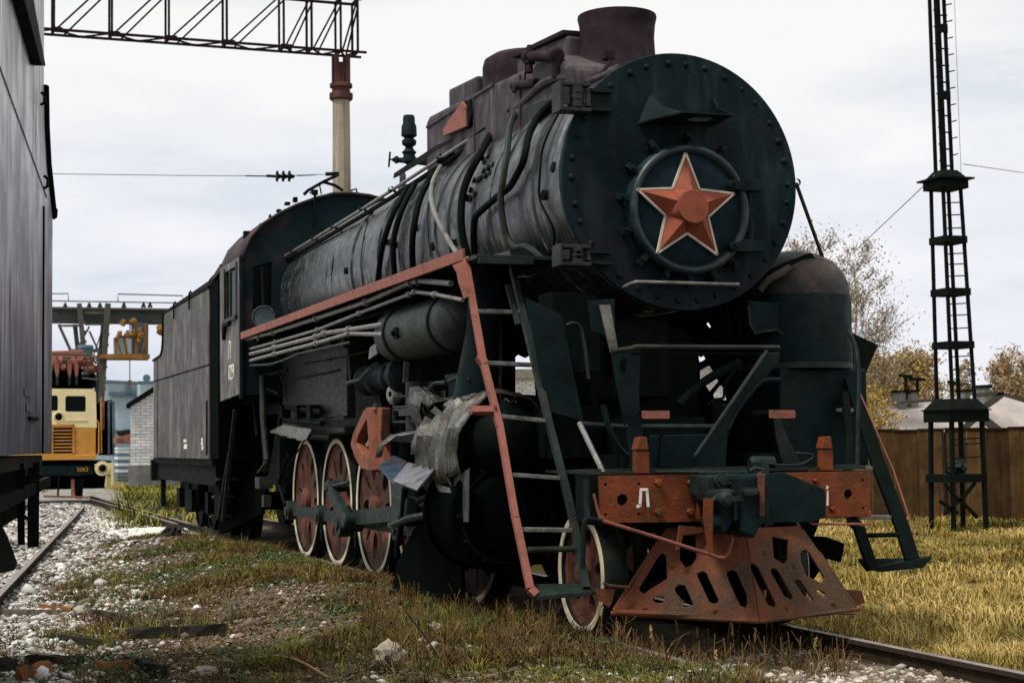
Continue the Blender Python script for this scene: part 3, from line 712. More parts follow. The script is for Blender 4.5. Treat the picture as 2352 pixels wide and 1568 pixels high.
# ---- cylinders and valve chests
def cylinders(s):
    c = MB()
    cy = c.lathe((s * 1.17, 0, .86), YAX, [(1.50, .01), (1.50, .20), (1.54, .30), (1.60, .33), (1.62, .45), (1.68, .46), (1.70, .43), (2.28, .43), (2.30, .46), (2.35, .46), (2.36, .34), (2.37, .01)], 40).build('cylinder', M['black'], L)
    b0 = None
    for k in range(12):
        a = 2 * pi * k / 12; p = V(s * 1.17 + .39 * cos(a), 1.60, .86 + .39 * sin(a))
        if b0 is None: b0 = MB().lathe((0, 0, 0), (0, -1, 0), [(0, .022), (.03, .02), (.032, .001)], 6).build('cover_bolt', M['iron'], cy); b0.location = p - wloc(cy)
        else: inst(b0, cy, p)
    MB().lathe((s * 1.17, 0, .86), YAX, [(1.615, .35), (1.60, .36), (1.60, .375), (1.62, .38)], 40).build('cover_ring', M['iron'], cy)
    v = MB().lathe((s * 1.17, 0, 1.46), YAX, [(1.42, .01), (1.42, .12), (1.47, .2), (1.55, .25), (1.58, .28), (1.62, .28), (3.2, .27), (3.22, .18), (3.4, .15), (3.41, .01)], 32).build('valve_chest', M['iron'], L)
    MB().box(*((-1.34, -.9) if s < 0 else (.9, 1.4)), 1.68, 3.0, .6, 1.5).build('cylinder_block', M['black'], L, smooth=False)
    return cy
cylinders(-1); cylinders(1)
# torn silver lagging over the valve chest
def lagging():
    rn = random.Random(5); nu, nv = 30, 22; colr = [rn.uniform(-.028, .028) for _ in range(31)]; vs = []; fs = []
    for i in range(nu + 1):
        y = 1.55 + (3.25 - 1.55) * i / nu
        for j in range(nv + 1):
            th = radians(35 + 190 * j / nv)       # from just right of the crown over the top, down the left flank
            r = .345 + .026 * sin(i * 1.35) + colr[i] + .012 * sin(j * .9 + i * .4) + rn.uniform(-.006, .006)
            if j > 14: r += (j - 14) * .013 * (1 + .3 * sin(i * .9))
            if i > 18: r += (i - 18) * .012 * sin(j * .8)
            x = -1.19 + r * cos(th); z = 1.44 + r * sin(th) * 1.02
            if j > 16: z -= (j - 16) * .012
            vs.append((x, y + .02 * sin(j * 1.1), z))
    holes = [(15, 5, 3.2), (19, 8, 2.2), (12, 8, 1.6), (9, 4, 2.0), (4, 4, 1.6), (21, 12, 2.4), (24, 18, 4), (14, 11, .8), (6, 7, .8), (24, 3, 3), (2, 21, 2), (9, 22, 2)]
    for i in range(nu):
        for j in range(nv):
            if any((i - a) ** 2 * .6 + (j - b) ** 2 < r * r for a, b, r in holes): continue
            a = i * (nv + 1) + j; fs.append((a, a + 1, a + nv + 2, a + nv + 1))
    o = mk('torn_lagging', vs, fs, M['lag'], L, smooth=True, recalc=False, angle=22)
    md = o.modifiers.new('t', 'SOLIDIFY'); md.thickness = .008
lagging()
MB().hexa([X(1008, 968, -1.42), X(1012, 970, -1.42), X(1018, 978, -1.42), X(1022, 982, -1.42), X(1006, 985, -1.40), X(1010, 986, -1.40), X(1020, 990, -1.40), X(1024, 992, -1.40)]).build('lagging_scrap', M['lag'], L, smooth=False)
MB().prism([X(u, v, -1.56) for u, v in ((1018, 1155), (1000, 1110), (1032, 1120), (1052, 1165), (1048, 1195), (1034, 1192), (1020, 1180))], (.01, .01, 0)).build('hanging_lagging', M['lag'], L, smooth=False)
MB().prism([X(u, v, -1.53) for u, v in ((1038, 1100), (1078, 1075), (1076, 1198), (1050, 1198))], (.01, .01, 0)).build('hanging_lagging', M['lag'], L, smooth=False)
# bent step plates near the crosshead
sp1 = MB().add([X(868, 1072, -1.75), X(905, 1048, -1.45), X(935, 1062, -1.52), X(900, 1108, -1.8), X(902, 1110, -1.82)], [(0, 1, 2, 3), (0, 3, 4)]).build('bent_step', M['bluescrap'], L, smooth=False, recalc=False)
sp1.modifiers.new('t', 'SOLIDIFY').thickness = .012
sp2 = MB().add([X(903, 1106, -1.82), X(938, 1064, -1.52), X(1000, 1078, -1.6), X(958, 1128, -1.86)], [(0, 1, 2, 3)]).build('bent_step', M['palescrap'], L, smooth=False, recalc=False)
sp2.modifiers.new('t', 'SOLIDIFY').thickness = .012
# ---- red motion bracket
plate('motion_bracket', [X(u, v, -1.26) for u, v in ((846, 940), (852, 935), (887, 936), (884, 1000), (893, 1078), (868, 1083), (838, 1076), (824, 1050), (814, 1020), (820, 995), (836, 960))],
      [[X(u, v, -1.26) for u, v in ((852, 962), (855, 1000), (857, 1048), (842, 1040), (828, 1016), (832, 1000))]], .09, M['bracketred'], L, X(846, 940, -1.26), (0, -1, 0), (0, 0, 1), bevel=.01)
MB().tube([X(868, 940, -1.27), X(869, 1000, -1.27), X(873, 1080, -1.27)], [.085, .095, .09], 14).build('motion_bracket_column', M['bracketred'], L)
MB().box(-1.12, -.7, 4.80, 5.45, 1.20, 1.78).build('motion_bracket_body', M['iron'], L, smooth=False, bevel=.03)
MB().cyl(X(866, 935, -1.3), X(866, 925, -1.3), .05, .04, 10).build('link_knob', M['iron2'], L)
MB().lathe(X(912, 905, -1.15), (-1, -.3, 0), [(0, .02), (0, .09), (.06, .10), (.08, .07), (.08, .03)], 14).build('lifting_link', M['steel'], L)
# ---- main frames, axles
frm = MB()
for s in (-1, 1): frm.box(s * .60 - .025, s * .60 + .025, .3, 12.4, .62, 1.32)
for y in (1.9, 4.3, 6.0, 7.7, 9.4, 11.2, 12.2): frm.box(-.575, .575, y, y + .06, .7, 1.25)
frm.build('main_frame', M['iron'], L, smooth=False)
sd = MB().prism([(-.46, 1.42, 1.3), (.40, 1.42, 1.3), (.40, 1.42, 2.15), (.30, 1.42, 2.30), (-.2, 1.42, 2.43), (-.46, 1.42, 2.55)], (0, 1.0, 0)).build('smokebox_saddle', M['iron'], L, smooth=False)
MB().box(-.50, -.02, 1.05, 1.42, 1.75, 2.36).build('saddle_front_box', M['iron'], L, smooth=False, bevel=.02)
for s in (-1, 1): MB().box(*((-.98, -.70) if s < 0 else (.70, .98)), 7.6, 11.0, 1.55, 2.86).build('firebox_side', M['iron2'], L, smooth=False, bevel=.02)
MB().box(-.70, .70, 7.6, 11.0, 1.35, 2.7).build('ashpan', M['iron'], L, smooth=False)
MB().box(-1.02, -.985, 7.3, 8.7, 1.75, 2.5).build('firebox_panel', M['iron2'], L, smooth=False)
mb = MB()
for s in (-1,):
    mb.box(-1.2, -.75, 5.2, 7.3, 1.62, 1.70); mb.box(-1.1, -.8, 5.6, 6.6, 1.7, 2.05)
mb.build('side_bracket', M['iron'], L, smooth=False)
mb = MB()
lv = [X(u, v, -1.15) for u, v in ((620, 990), (650, 975), (715, 985), (700, 1012))]
mb.prism(lv, (0, 0, -.015)); mb.build('ash_chute_lid', M['steel'], L, smooth=False)
mb = MB()
for (u0, v0, u1, v1) in ((650, 935, 740, 945), (655, 965, 740, 972), (640, 1000, 760, 1005)): mb.cyl(X(u0, v0, -1.1), X(u1, v1, -1.1), .035, seg=8)
for u in (655, 690, 720): mb.cbox(X(u, 945, -1.1), .12, .14, .16)
mb.build('grate_gear', M['iron'], L)
# ---- wheels
def make_wheel(r, hub, mat_c, name, nh, side=-1, big=True):
    """wheel in its own frame: axle along x, outer face at x = side*0.07"""
    W = thing(name, '', '', (0, 0, 0)); del W['label']; del W['category']
    rt = r - .055
    outer = circ((0, 0, 0), rt, (0, 1, 0), (0, 0, 1), 56)
    holes = []
    for k in range(nh):
        a = 2 * pi * k / nh + .2
        er = V(0, cos(a), sin(a)); et = V(0, -sin(a), cos(a))
        if big:
            holes.append(circ(er * r * .60, r * .115, et, er, 16, r * .19))
            a2 = a + pi / nh; er = V(0, cos(a2), sin(a2)); et = V(0, -sin(a2), cos(a2))
            holes.append(circ(er * r * .62, r * .038, et, er, 12, r * .21))
        else: holes.append(circ(er * r * .58, r * .12, et, er, 14, r * .16))
    d = plate('wheel_disc', outer, holes, .05, M[mat_c], None, (0, 0, 0), (0, 1, 0), (0, 0, 1))
    return d, W
def wheel_parts(r, mat_c, nh, big):
    outer = circ((0, 0, 0), r - .05, (0, 1, 0), (0, 0, 1), 56); holes = []
    for k in range(nh):
        a = 2 * pi * k / nh + .2
        er = V(0, cos(a), sin(a)); et = V(0, -sin(a), cos(a))
        if big:
            holes.append(circ(er * r * .60, r * .115, et, er, 16, r * .20))
            a2 = a + pi / nh; er = V(0, cos(a2), sin(a2)); et = V(0, -sin(a2), cos(a2))
            holes.append(circ(er * r * .62, r * .036, et, er, 12, r * .21))
        else: holes.append(circ(er * r * .56, r * .13, et, er, 14, r * .17))
    disc = plate('driving_wheel' if big else 'leading_wheel', outer, holes, .05, M[mat_c], L, (0, 0, 0), (0, 1, 0), (0, 0, 1))
    WLOC[disc.name] = V(0, 0, 0)
    ty = MB().lathe((0, 0, 0), (1, 0, 0), [(-.065, r - .062), (-.068, r - .012), (-.06, r), (.06, r), (.085, r + .0), (.09, r + .028), (.115, r + .026), (.12, r - .05), (-.065, r - .062)], 72).build('tyre', M['iron2'], disc)
    st = MB().lathe((0, 0, 0), (1, 0, 0), [(-.0685, r - .058), (-.0745, r - .054), (-.0745, r - .004), (-.0685, r - .002)], 72).build('white_rim', M['white'], disc)
    hb = MB().lathe((0, 0, 0), (1, 0, 0), [(-.10, .01), (-.10, r * .12), (-.085, r * .17), (-.02, r * .20), (.1, r * .20), (.1, .01)], 28).build('hub', M[mat_c], disc)
    rim_in = MB().lathe((0, 0, 0), (1, 0, 0), [(-.04, r - .055), (-.03, r - .10), (.05, r - .10), (.06, r - .055)], 56).build('rim_well', M[mat_c], disc)
    return disc, [ty, st, hb, rim_in]
def place_wheel(proto, x, y, r, rot, mirror=False, first=False):
    disc, subs = proto
    if first: d = disc; ss = subs
    else:
        d = disc.copy(); COL.objects.link(d); d.parent = L; ss = []
        for c in subs:
            q = c.copy(); COL.objects.link(q); q.parent = d; q.location = c.location.copy(); ss.append(q)
    d.location = V(x, y, r) - wloc(L)
    d.rotation_euler = (rot, 0, pi if mirror else 0)
for o_ in (): pass
DW = wheel_parts(.75, 'wheelred', 5, True)
LW = wheel_parts(.45, 'wheelred', 5, False)
WYS = [10.28, 8.58, 6.885, 5.19, 3.49]
rots = [.6, .2, 1.0, .5, .1]
f_ = True
for i, y in enumerate(WYS):
    for s in (-1, 1):
        place_wheel(DW, s * .765, y, .75, rots[i], s > 0, f_); f_ = False
place_wheel(LW, -.765, .93, .45, .3, False, True); place_wheel(LW, .765, .93, .45, .3, True)
ax0 = MB().cyl((-.75, 0, 0), (.75, 0, 0), .09, seg=12).build('axle', M['iron'], L)
for i, y in enumerate(WYS):
    if i == 0: ax0.location = V(0, y, .75) - wloc(L)
    else: inst(ax0, L, (0, y, .75))
inst(ax0, L, (0, .93, .45))
# ---- rods
rz = .60
cr_ = MB()
cr_.beam((-1.0, 10.3, rz), (-1.0, 3.5, rz), .055, .13, (0, 0, 1))
for y in WYS: cr_.lathe((-1.05, y, rz), (1, 0, 0), [(-.05, .01), (-.05, .07), (-.03, .075), (-.03, .12), (.08, .12)], 20)
cr_.build('coupling_rod', M['iron2'], L)
mb = MB(); mb.beam((-1.14, 6.95, rz + .02), (-1.14, 3.6, .84), .07, .15, (0, 0, 1)); mb.lathe((-1.2, 6.9, rz), (1, 0, 0), [(-.06, .01), (-.06, .09), (-.04, .10), (-.04, .17), (.1, .17)], 20)
mb.build('connecting_rod', M['iron2'], L)
mb = MB(); p0 = X(757, 1117, -1.25); p1 = X(797, 1195, -1.25)
mb.beam(p0, p1, .07, .15, (0, 1, 0)); mb.lathe(p0, (-1, 0, 0), [(-.2, .06), (.03, .07), (.05, .05), (.05, .01)], 12); mb.lathe(p1, (-1, 0, 0), [(-.1, .08), (.03, .09), (.05, .07), (.05, .01)], 12); mb.cyl(p0, X(800, 1108, -1.25), .02, seg=6)
mb.build('return_crank', M['iron2'], L)
mb = MB(); mb.box(-1.27, -1.05, 3.35, 4.75, 1.08, 1.16); mb.box(-1.27, -1.05, 3.35, 4.75, .62, .68); mb.box(-1.3, -1.0, 4.0, 4.5, .68, 1.08); mb.cyl((-1.16, 4.1, .86), (-1.16, 3.0, .86), .045, seg=10)
mb.build('crosshead', M['iron2'], L, bevel=.01)
mb = MB()
mb.beam((-1.28, 3.3, 1.45), (-1.28, 5.0, 1.5), .04, .07)
mb.build('valve_gear_link', M['iron'], L, bevel=.005)
MB().prism([X(u, v, -1.3) for u, v in ((902, 1400), (900, 1350), (912, 1290), (950, 1215), (1000, 1172), (1055, 1160), (1062, 1410), (930, 1415))], (.03, 0, 0)).build('cylinder_guard', M['black'], L, smooth=False)
for (pp_, r_) in (([(905, 1205), (940, 1190), (1000, 1178)], .035), ([(930, 1120), (925, 1180), (915, 1250)], .03), ([(960, 1150), (985, 1140), (1030, 1150)], .03), ([(1000, 1120), (990, 1180), (995, 1240)], .022)):
    MB().tube([X(u, v, -1.36) for u, v in pp_], r_, 8).build('machine_part', M['iron2'] if r_ > .03 else M['iron'], L)
MB().cbox(X(935, 1165, -1.3), .12, .3, .2).build('machine_part', M['iron2'], L, bevel=.02)
# brake gear between the wheels
mb = MB()
for y in (9.43, 7.73, 6.03, 4.34, 2.4):
    mb.beam((-.80, y, 1.15), (-.80, y + .03, .25), .05, .10, (0, 1, 0)); mb.beam((-.78, y - .1, .95), (-.78, y - .13, .45), .08, .09, (0, 1, 0))
    mb.beam((.80, y, 1.15), (.80, y + .03, .25), .05, .10, (0, 1, 0)); mb.cyl((-.8, y, .28), (.8, y, .28), .03, seg=6)
mb.build('brake_gear', M['iron'], L)
# sand pipes, hangers below the cab
mb = MB()
mb.tube([X(603, 862, -1.3), X(604, 960, -1.3), X(612, 1055, -1.3), X(608, 1080, -1.3)], .04, 8); mb.cbox(X(606, 1108, -1.2), .18, .3, .15); mb.cbox(X(612, 1150, -1.2), .1, .15, .15)
mb.beam(X(593, 1085, -1.35), X(612, 1060, -1.35), .03, .015)
mb.build('injector_pipe', M['iron2'], L)
mb = MB()
for (pts, r) in (([(700, 1010), (660, 1075)], .01), ([(660, 1045), (640, 1110), (655, 1160)], .02), ([(575, 860), (580, 900), (590, 1000)], .02), ([(640, 850), (655, 890), (660, 920)], .012)):
    mb.tube([X(u, v, -1.3) for u, v in pts], r, 6)
mb.build('drain_pipe', M['iron'], L)
mb = MB()
for (a, b) in (((540, 940), (512, 1195)), ((527, 1040), (502, 1192))): mb.beam(X(*a, -1.42), X(*b, -1.42), .05, .02, (0, 1, 0))
for (u, v) in ((530, 1050), (520, 1100), (512, 1140), (506, 1185)): mb.cbox(X(u, v, -1.3), .3, .2, .03)
mb.build('cab_step', M['iron2'], L)
MB().prism([X(u, v, -1.0) for u, v in ((540, 960), (640, 950), (600, 1180), (500, 1230), (510, 1100))], (.05, 0, 0)).build('cab_support', M['black'], L, smooth=False)
MB().box(-1.0, .95, 11.1, 12.6, .9, 2.1).build('cab_underframe', M['iron'], L, smooth=False)
# ---- cab
cx = 1.48
arch = [(-1.48, 3.90), (-1.46, 4.02), (-1.38, 4.20), (-1.22, 4.38), (-1.0, 4.53), (-.76, 4.66), (-.5, 4.765), (-.25, 4.83), (0, 4.85)]
arch = arch + [(-x, z) for x, z in reversed(arch[:-1])]
fo = [V(x, 11.12, z) for x, z in arch] + [V(1.48, 11.12, 2.1), V(-1.48, 11.12, 2.1)]
wh = [Y(u, v, 11.12) for u, v in ((580, 613), (624, 601), (623, 700), (580, 710))]
cabf = plate('cab_front_wall', fo, [wh, [V(-p.x, p.y, p.z) for p in wh]], .03, M['cabfront'], L, (0, 11.12, 3), (1, 0, 0), (0, 0, 1))
c_ = sum(wh, V(0, 0, 0)) / 4
MB().beam(V(c_.x - .01, 11.12, wh[0].z + .01), V(c_.x + .01, 11.12, wh[2].z), .03, .03, (0, 1, 0)).build('window_bar', M['iron3'], cabf)
MB().box(wh[0].x - .01, wh[1].x + .01, 11.20, 11.205, wh[2].z - .02, wh[1].z + .05).build('window_pane', M['glass'], cabf, smooth=False)
so_ = [V(-1.5, a, b) for a, b in ((11.10, 2.12), (12.72, 2.06), (12.72, 3.95), (11.10, 3.95))]
sh = [V(-1.5, a, b) for a, b in ((11.38, 3.18), (12.28, 3.18), (12.28, 3.85), (11.38, 3.85))]
cabs = plate('cab_side_wall', so_, [sh], .025, M['cab'], L, (-1.5, 12, 3), (0, -1, 0), (0, 0, 1))
MB().box(-1.535, -1.50, 11.80, 11.86, 3.18, 3.85).box(-1.53, -1.50, 11.33, 11.38, 3.12, 3.9).box(-1.53, -1.50, 12.28, 12.32, 3.12, 3.9).box(-1.55, -1.50, 11.33, 12.32, 3.13, 3.18).build('window_frame', M['iron2'], cabs, smooth=False)
MB().box(-1.47, -1.465, 11.38, 12.28, 3.18, 3.85).build('window_pane', M['glass'], cabs, smooth=False)
MB().box(-1.56, -1.50, 11.84, 12.3, 3.08, 3.125).prism([(-1.56, 12.15, 3.08), (-1.56, 12.35, 3.08), (-1.56, 12.27, 2.9)], (.05, 0, 0)).build('armrest', M['iron'], cabs, smooth=False)
MB().box(-1.53, -1.49, 11.07, 11.12, 2.05, 3.95).build('cab_corner_post', M['iron3'], L, smooth=False)
text_mesh('class_letter', 'Л', .34, M['cleanwhite'], cabs, (-1.516, 11.93, 2.72), (0, -1, 0), (0, 0, 1), .003)
text_mesh('cab_number', '029', .30, M['cleanwhite'], cabs, (-1.516, 11.80, 2.42), (0, -1, 0), (0, 0, 1), .003)
MB().box(1.49, 1.515, 11.10, 12.72, 2.06, 3.95).build('cab_side_wall', M['cab'], L, smooth=False)
vs = []; fs = []
rn = random.Random(3)
for y in (11.05, 11.4, 11.8, 12.3, 12.75):
    for (x, z) in arch: vs.append(V(x * 1.012, y, z + .014 + rn.uniform(-.005, .005)))
na = len(arch)
for i in range(4):
    for k in range(na - 1): fs.append((i * na + k, i * na + k + 1, (i + 1) * na + k + 1, (i + 1) * na + k))
roof = mk('cab_roof', vs, fs, M['cabroof'], L, recalc=False, angle=60)
md = roof.modifiers.new('t', 'SOLIDIFY'); md.thickness = .035
MB().box(-1.25, 1.25, 11.25, 12.6, 2.0, 3.95).build('cab_shade_box', M['black'], L, smooth=False)  # solid black box added to make the inside of the cab dark
MB().hexa([V(-1.50, 12.75, 3.93), V(-1.50, 12.75, 4.02), V(-1.50, 13.47, 3.84), V(-1.50, 13.47, 3.90), V(1.5, 12.75, 3.93), V(1.5, 12.75, 4.02), V(1.5, 13.47, 3.84), V(1.5, 13.47, 3.90)]).build('rear_awning', M['cabroof'], roof, smooth=False)
MB().prism([(-1.46, 12.74, 3.9), (1.46, 12.74, 3.9), (1.2, 12.74, 4.36), (.5, 12.74, 4.74), (0, 12.74, 4.82), (-.5, 12.74, 4.74), (-1.2, 12.74, 4.36)], (0, .02, 0)).build('rear_wall', M['cabfront'], roof, smooth=False)
MB().prism([Y(u, v, 13.42) for u, v in ((470, 660), (482, 640), (505, 615), (500, 650))], (0, .03, 0)).build('roof_flap', M['cabroof'], roof, smooth=False)
rf = MB()
def rp(u, v, y=11.3): return Y(u, v, y)
rf.tube([rp(698, 447), rp(707, 438), rp(742, 418), rp(776, 402)], .025, 6); rf.tube([rp(742, 418), rp(770, 426), rp(788, 438)], .022, 6)
rf.cyl(rp(733, 420), rp(738, 446), .010, seg=6); rf.cyl(rp(712, 445), rp(718, 436), .012, seg=6)
rf.build('roof_handle', M['iron'], L)
mb = MB(); mb.cyl(rp(723, 440, 11.05), rp(724, 520, 11.05), .018, seg=6); mb.cbox(rp(723, 442, 11.05), .08, .05, .07); mb.build('lamp_conduit', M['iron'], L)
for (u, v, w_, h_) in ((660, 468, 10, 6), (678, 459, 8, 10), (640, 484, 8, 5), (566, 540, 12, 16), (620, 500, 3, 12), (598, 520, 3, 12)):
    c = rp(u, v, 11.6); MB().cbox(c, w_ * .0065, .10, h_ * .0065).build('roof_fitting', M['iron'], roof, smooth=False)
MB().tube([rp(805, 438), rp(818, 434), rp(822, 450)], .014, 6).build('roof_hook', M['iron'], L)
# mirror on the running board
mp_ = X(606, 729, -1.40)
MB().lathe(mp_, (-.2, -1, 0), [(-.02, .14), (.03, .15), (.04, .14), (.02, .12), (.015, .01)], 28).cyl(mp_ + V(-.02, 0, -.13), mp_ + V(-.08, 0, -.3), .014, seg=6).build('round_lamp', M['lens'], L)
# ---- front end: deck, beam
deck = MB().box(-1.06, 1.06, .02, 1.05, 1.195, 1.215).box(-1.06, 1.06, .10, .16, 1.215, 1.23).build('front_deck', M['iron2'], L, smooth=False)
MB().box(-1.07, 1.07, .03, .22, .845, 1.185).box(-1.12, -1.07, .03, .3, .87, 1.19).build('buffer_beam', M['iron'], L, smooth=False)
def yp(pts, y): return [Y(u, v, y) for u, v in pts]
Y0 = -.0
nx, nz_ = V(1, 0, 0), V(0, 0, 1)
def hole(u, v, rpx, n=14, y=Y0): c = Y(u, v, y); r = rpx / 355.; return circ(c, r, nx, nz_, n)
bpl = plate('beam_plate', yp([(1374, 1092), (1623, 1088), (1623, 1152), (1612, 1155), (1612, 1197), (1380, 1200)], Y0), [hole(1428, 1147, 14.5, 18), hole(1389, 1112, 4), hole(1465.6, 1110.5, 4), hole(1389, 1181, 4), hole(1465.6, 1180, 4)], .024, M['orange'], L, Y(1374, 1092, Y0), nx, nz_)
bpr = plate('beam_plate', yp([(1780, 1085), (1994, 1081), (1996, 1185), (1780, 1190)], Y0), [hole(1946, 1134, 12.6, 18), hole(1979.5, 1102, 4), hole(1980.5, 1166, 4)], .024, M['orange'], L, Y(1780, 1085, Y0), nx, nz_)
nut0 = MB().lathe((0, 0, 0), (0, -1, 0), [(0, .040), (.008, .040), (.008, .028), (.04, .027), (.045, .02), (.046, .001)], 6).build('bolt', M['orange'], bpl, smooth=False)
for i, (u, v) in enumerate(((1512, 1108), (1585.6, 1108), (1512, 1175), (1585.6, 1175))):
    p = Y(u, v, -.024)
    if i == 0: nut0.location = p - wloc(bpl)
    else: inst(nut0, bpl, p)
for (u, v) in ((1875, 1103), (1914, 1168)): inst(nut0, bpr, Y(u, v, -.024), scale=(.8, .8, .8))
st = MB()
def stroke(pts, wd=.020, y=-.029):
    q = yp(pts, y)
    for a, b in zip(q[:-1], q[1:]): st.beam(a + (a - b).normalized() * wd * .4, b + (b - a).normalized() * wd * .4, .006, wd, (0, 0, 1) if abs((b - a).x) > abs((b - a).z) else (1, 0, 0))
def stroke2(mb, pts, wd, y):
    q = yp(pts, y)
    for a, b in zip(q[:-1], q[1:]):
        d = (b - a).normalized(); n = V(-d.z, 0, d.x) * wd / 2; a = a - d * wd * .35; b = b + d * wd * .35
        mb.prism([a - n, b - n, b + n, a + n], (0, .004, 0))
lt = MB(); stroke2(lt, [(1464, 1163), (1470, 1160), (1472.5, 1125)], .020, -.030); stroke2(lt, [(1472.5, 1123.5), (1485.5, 1123.5)], .018, -.032); stroke2(lt, [(1486, 1125), (1489, 1161)], .021, -.028)
lt.build('painted_letter', M['cleanwhite'], bpl, smooth=False)
lt = MB(); stroke2(lt, [(1901, 1117), (1900, 1121)], .016, -.030); stroke2(lt, [(1901.5, 1128), (1901, 1159)], .014, -.028)
lt.build('painted_digit', M['cleanwhite'], bpr, smooth=False)
# red lamp posts on the beam
for (u0, u1, v0, v1, vm) in ((1460, 1492, 1003, 1087, 1033), (1886, 1914, 1002, 1080, 1030)):
    y = .0; w1 = (u1 - u0) * .15
    lo = MB().prism(yp([(u0, v1), (u0 + 1, vm + 3), (u1 - 1, vm + 3), (u1, v1)], y), (0, .06, 0)).build('lamp_post', M['orange'], L, smooth=False, bevel=.004)
    MB().prism(yp([(u0 + 1, vm), (u0 + w1 + 4, v0), (u1 - w1 - 1, v0), (u1 - 1, vm)], y - .012), (0, .09, 0)).build('lamp_socket', M['orange'], lo, smooth=False, bevel=.006)
# red step fronts and their grey treads
for (u0, u1, v0, v1) in ((1477, 1538, 943, 961), (1769, 1827, 941, 960)):
    s_ = MB().prism(yp([(u0, v0 + 2), (u0 + 2, v0), (u1 - 2, v0), (u1, v0 + 2), (u1, v1 - 2), (u1 - 2, v1), (u0 + 2, v1), (u0, v1 - 2)], -.02), (0, .02, 0)).build('step_front', M['red'], L, smooth=False)
    a = Y(u0, v0, 0)
    MB().box(a.x - .04, Y(u1, v0, 0).x - .005, .002, .26, a.z - .03, a.z + .004).build('step_tread', M['iron'], s_, smooth=False)
# legs and braces of the smokebox front
def ypl(name, pts, y, t, mat, holes=(), par=None, bevel=0):
    return plate(name, yp(pts, y), [yp(h, y) for h in holes], t, M[mat], par or L, Y(pts[0][0], pts[0][1], y), nx, nz_, bevel)
def ell(u, v, a, b, n=16): return [(u + a * cos(2 * pi * k / n), v + b * sin(2 * pi * k / n)) for k in range(n)]
ypl('front_leg', [(1404, 808), (1470, 804), (1466, 900), (1478, 1040), (1500, 1060), (1506, 1082), (1452, 1084), (1440, 1000), (1424, 926)], .34, .02, 'iron3', [ell(1431, 840, 9, 19), ell(1440, 980, 4, 9)])
MB().prism(yp([(1378, 700), (1402, 700), (1420, 803), (1403, 808)], .40), (0, .02, 0)).build('leg_upper', M['steel'], L, smooth=False)
ypl('leg_pad', [(1350, 690), (1410, 686), (1412, 770), (1400, 775), (1360, 760)], .52, .02, 'iron3')
MB().tube(yp([(1405, 806), (1450, 800), (1458, 796), (1790, 798)], .30), .018, 8).build('cross_bar', M['iron2'], L)
MB().tube(yp([(1450, 812), (1788, 813)], .33), .01, 6).build('cross_bar', M['iron'], L)
ypl('front_brace', [(1592, 1050), (1752, 812), (1790, 808), (1786, 830), (1712, 922), (1684, 962), (1668, 1000), (1664, 1070), (1598, 1072)], .22, .05, 'iron3', bevel=.006)
MB().tube(smoothpath(yp([(1672, 985), (1700, 930), (1738, 885), (1762, 872), (1792, 872)], .20), 4), .018, 8).build('brace_arm', M['iron3'], L)
MB().tube(yp([(1597, 1046), (1762, 806)], .18), .014, 8).build('brace_edge', M['iron2'], L)
ypl('right_leg', [(1790, 955), (1806, 1000), (1842, 1072), (1800, 1076), (1782, 1010), (1776, 960)], .3, .02, 'iron2')
MB().box(*sorted((Y(1528, 998, .55).x, Y(1622, 998, .55).x)), .5, .85, 1.22, Y(1528, 998, .55).z).build('tool_box', M['iron3'], L, smooth=False, bevel=.01)
MB().tube(yp([(1335, 974), (1432, 980), (1640, 980)], .62), .022, 8).build('frame_stay', M['iron2'], L)
MB().tube([Y(1331, 972, .5), Y(1386, 1086, .1)], .020, 8).build('deck_strut', M['steel'], L)
MB().tube(smoothpath(yp([(1560, 930), (1600, 890), (1640, 862), (1700, 830)], .9), 4), .035, 8).build('cross_pipe', M['iron'], L)
MB().tube(smoothpath([Y(1690, 845, 1.1), Y(1665, 880, 1.0), Y(1662, 912, .9), Y(1640, 918, .9), Y(1625, 930, .9)], 4), .012, 6).build('cross_pipe', M['iron'], L)
MB().tube(smoothpath(yp([(1300, 746), (1318, 742), (1332, 752), (1342, 790), (1352, 870)], .8), 4), .014, 6).build('hose', M['iron2'], L)
MB().tube(smoothpath(yp([(1385, 930), (1400, 985), (1425, 1030), (1462, 1062)], .5), 4), .022, 6).build('hose', M['iron3'], L)
bpt = MB().prism(yp([(1207, 683), (1290, 722), (1340, 966), (1264, 945), (1240, 860)], .95), (0, .01, 0)).build('draught_plate', M['iron3'], L, smooth=False)
# added black boxes blocking light under the smokebox, leaving the gaps the place has
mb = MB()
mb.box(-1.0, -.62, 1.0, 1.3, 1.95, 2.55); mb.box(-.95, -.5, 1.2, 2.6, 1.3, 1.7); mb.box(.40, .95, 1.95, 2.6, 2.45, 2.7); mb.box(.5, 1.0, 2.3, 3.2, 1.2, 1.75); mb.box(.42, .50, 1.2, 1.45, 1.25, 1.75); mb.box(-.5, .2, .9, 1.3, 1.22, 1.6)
mb.build('dark_filler', M['iron'], L, smooth=False)
MB().prism([(-.52, 1.2, 1.2), (-.52, 3.4, 1.2), (-.52, 3.4, 1.7), (-.52, 1.2, 1.7)], (.03, 0, 0)).build('frame_extension', M['iron'], L, smooth=False)
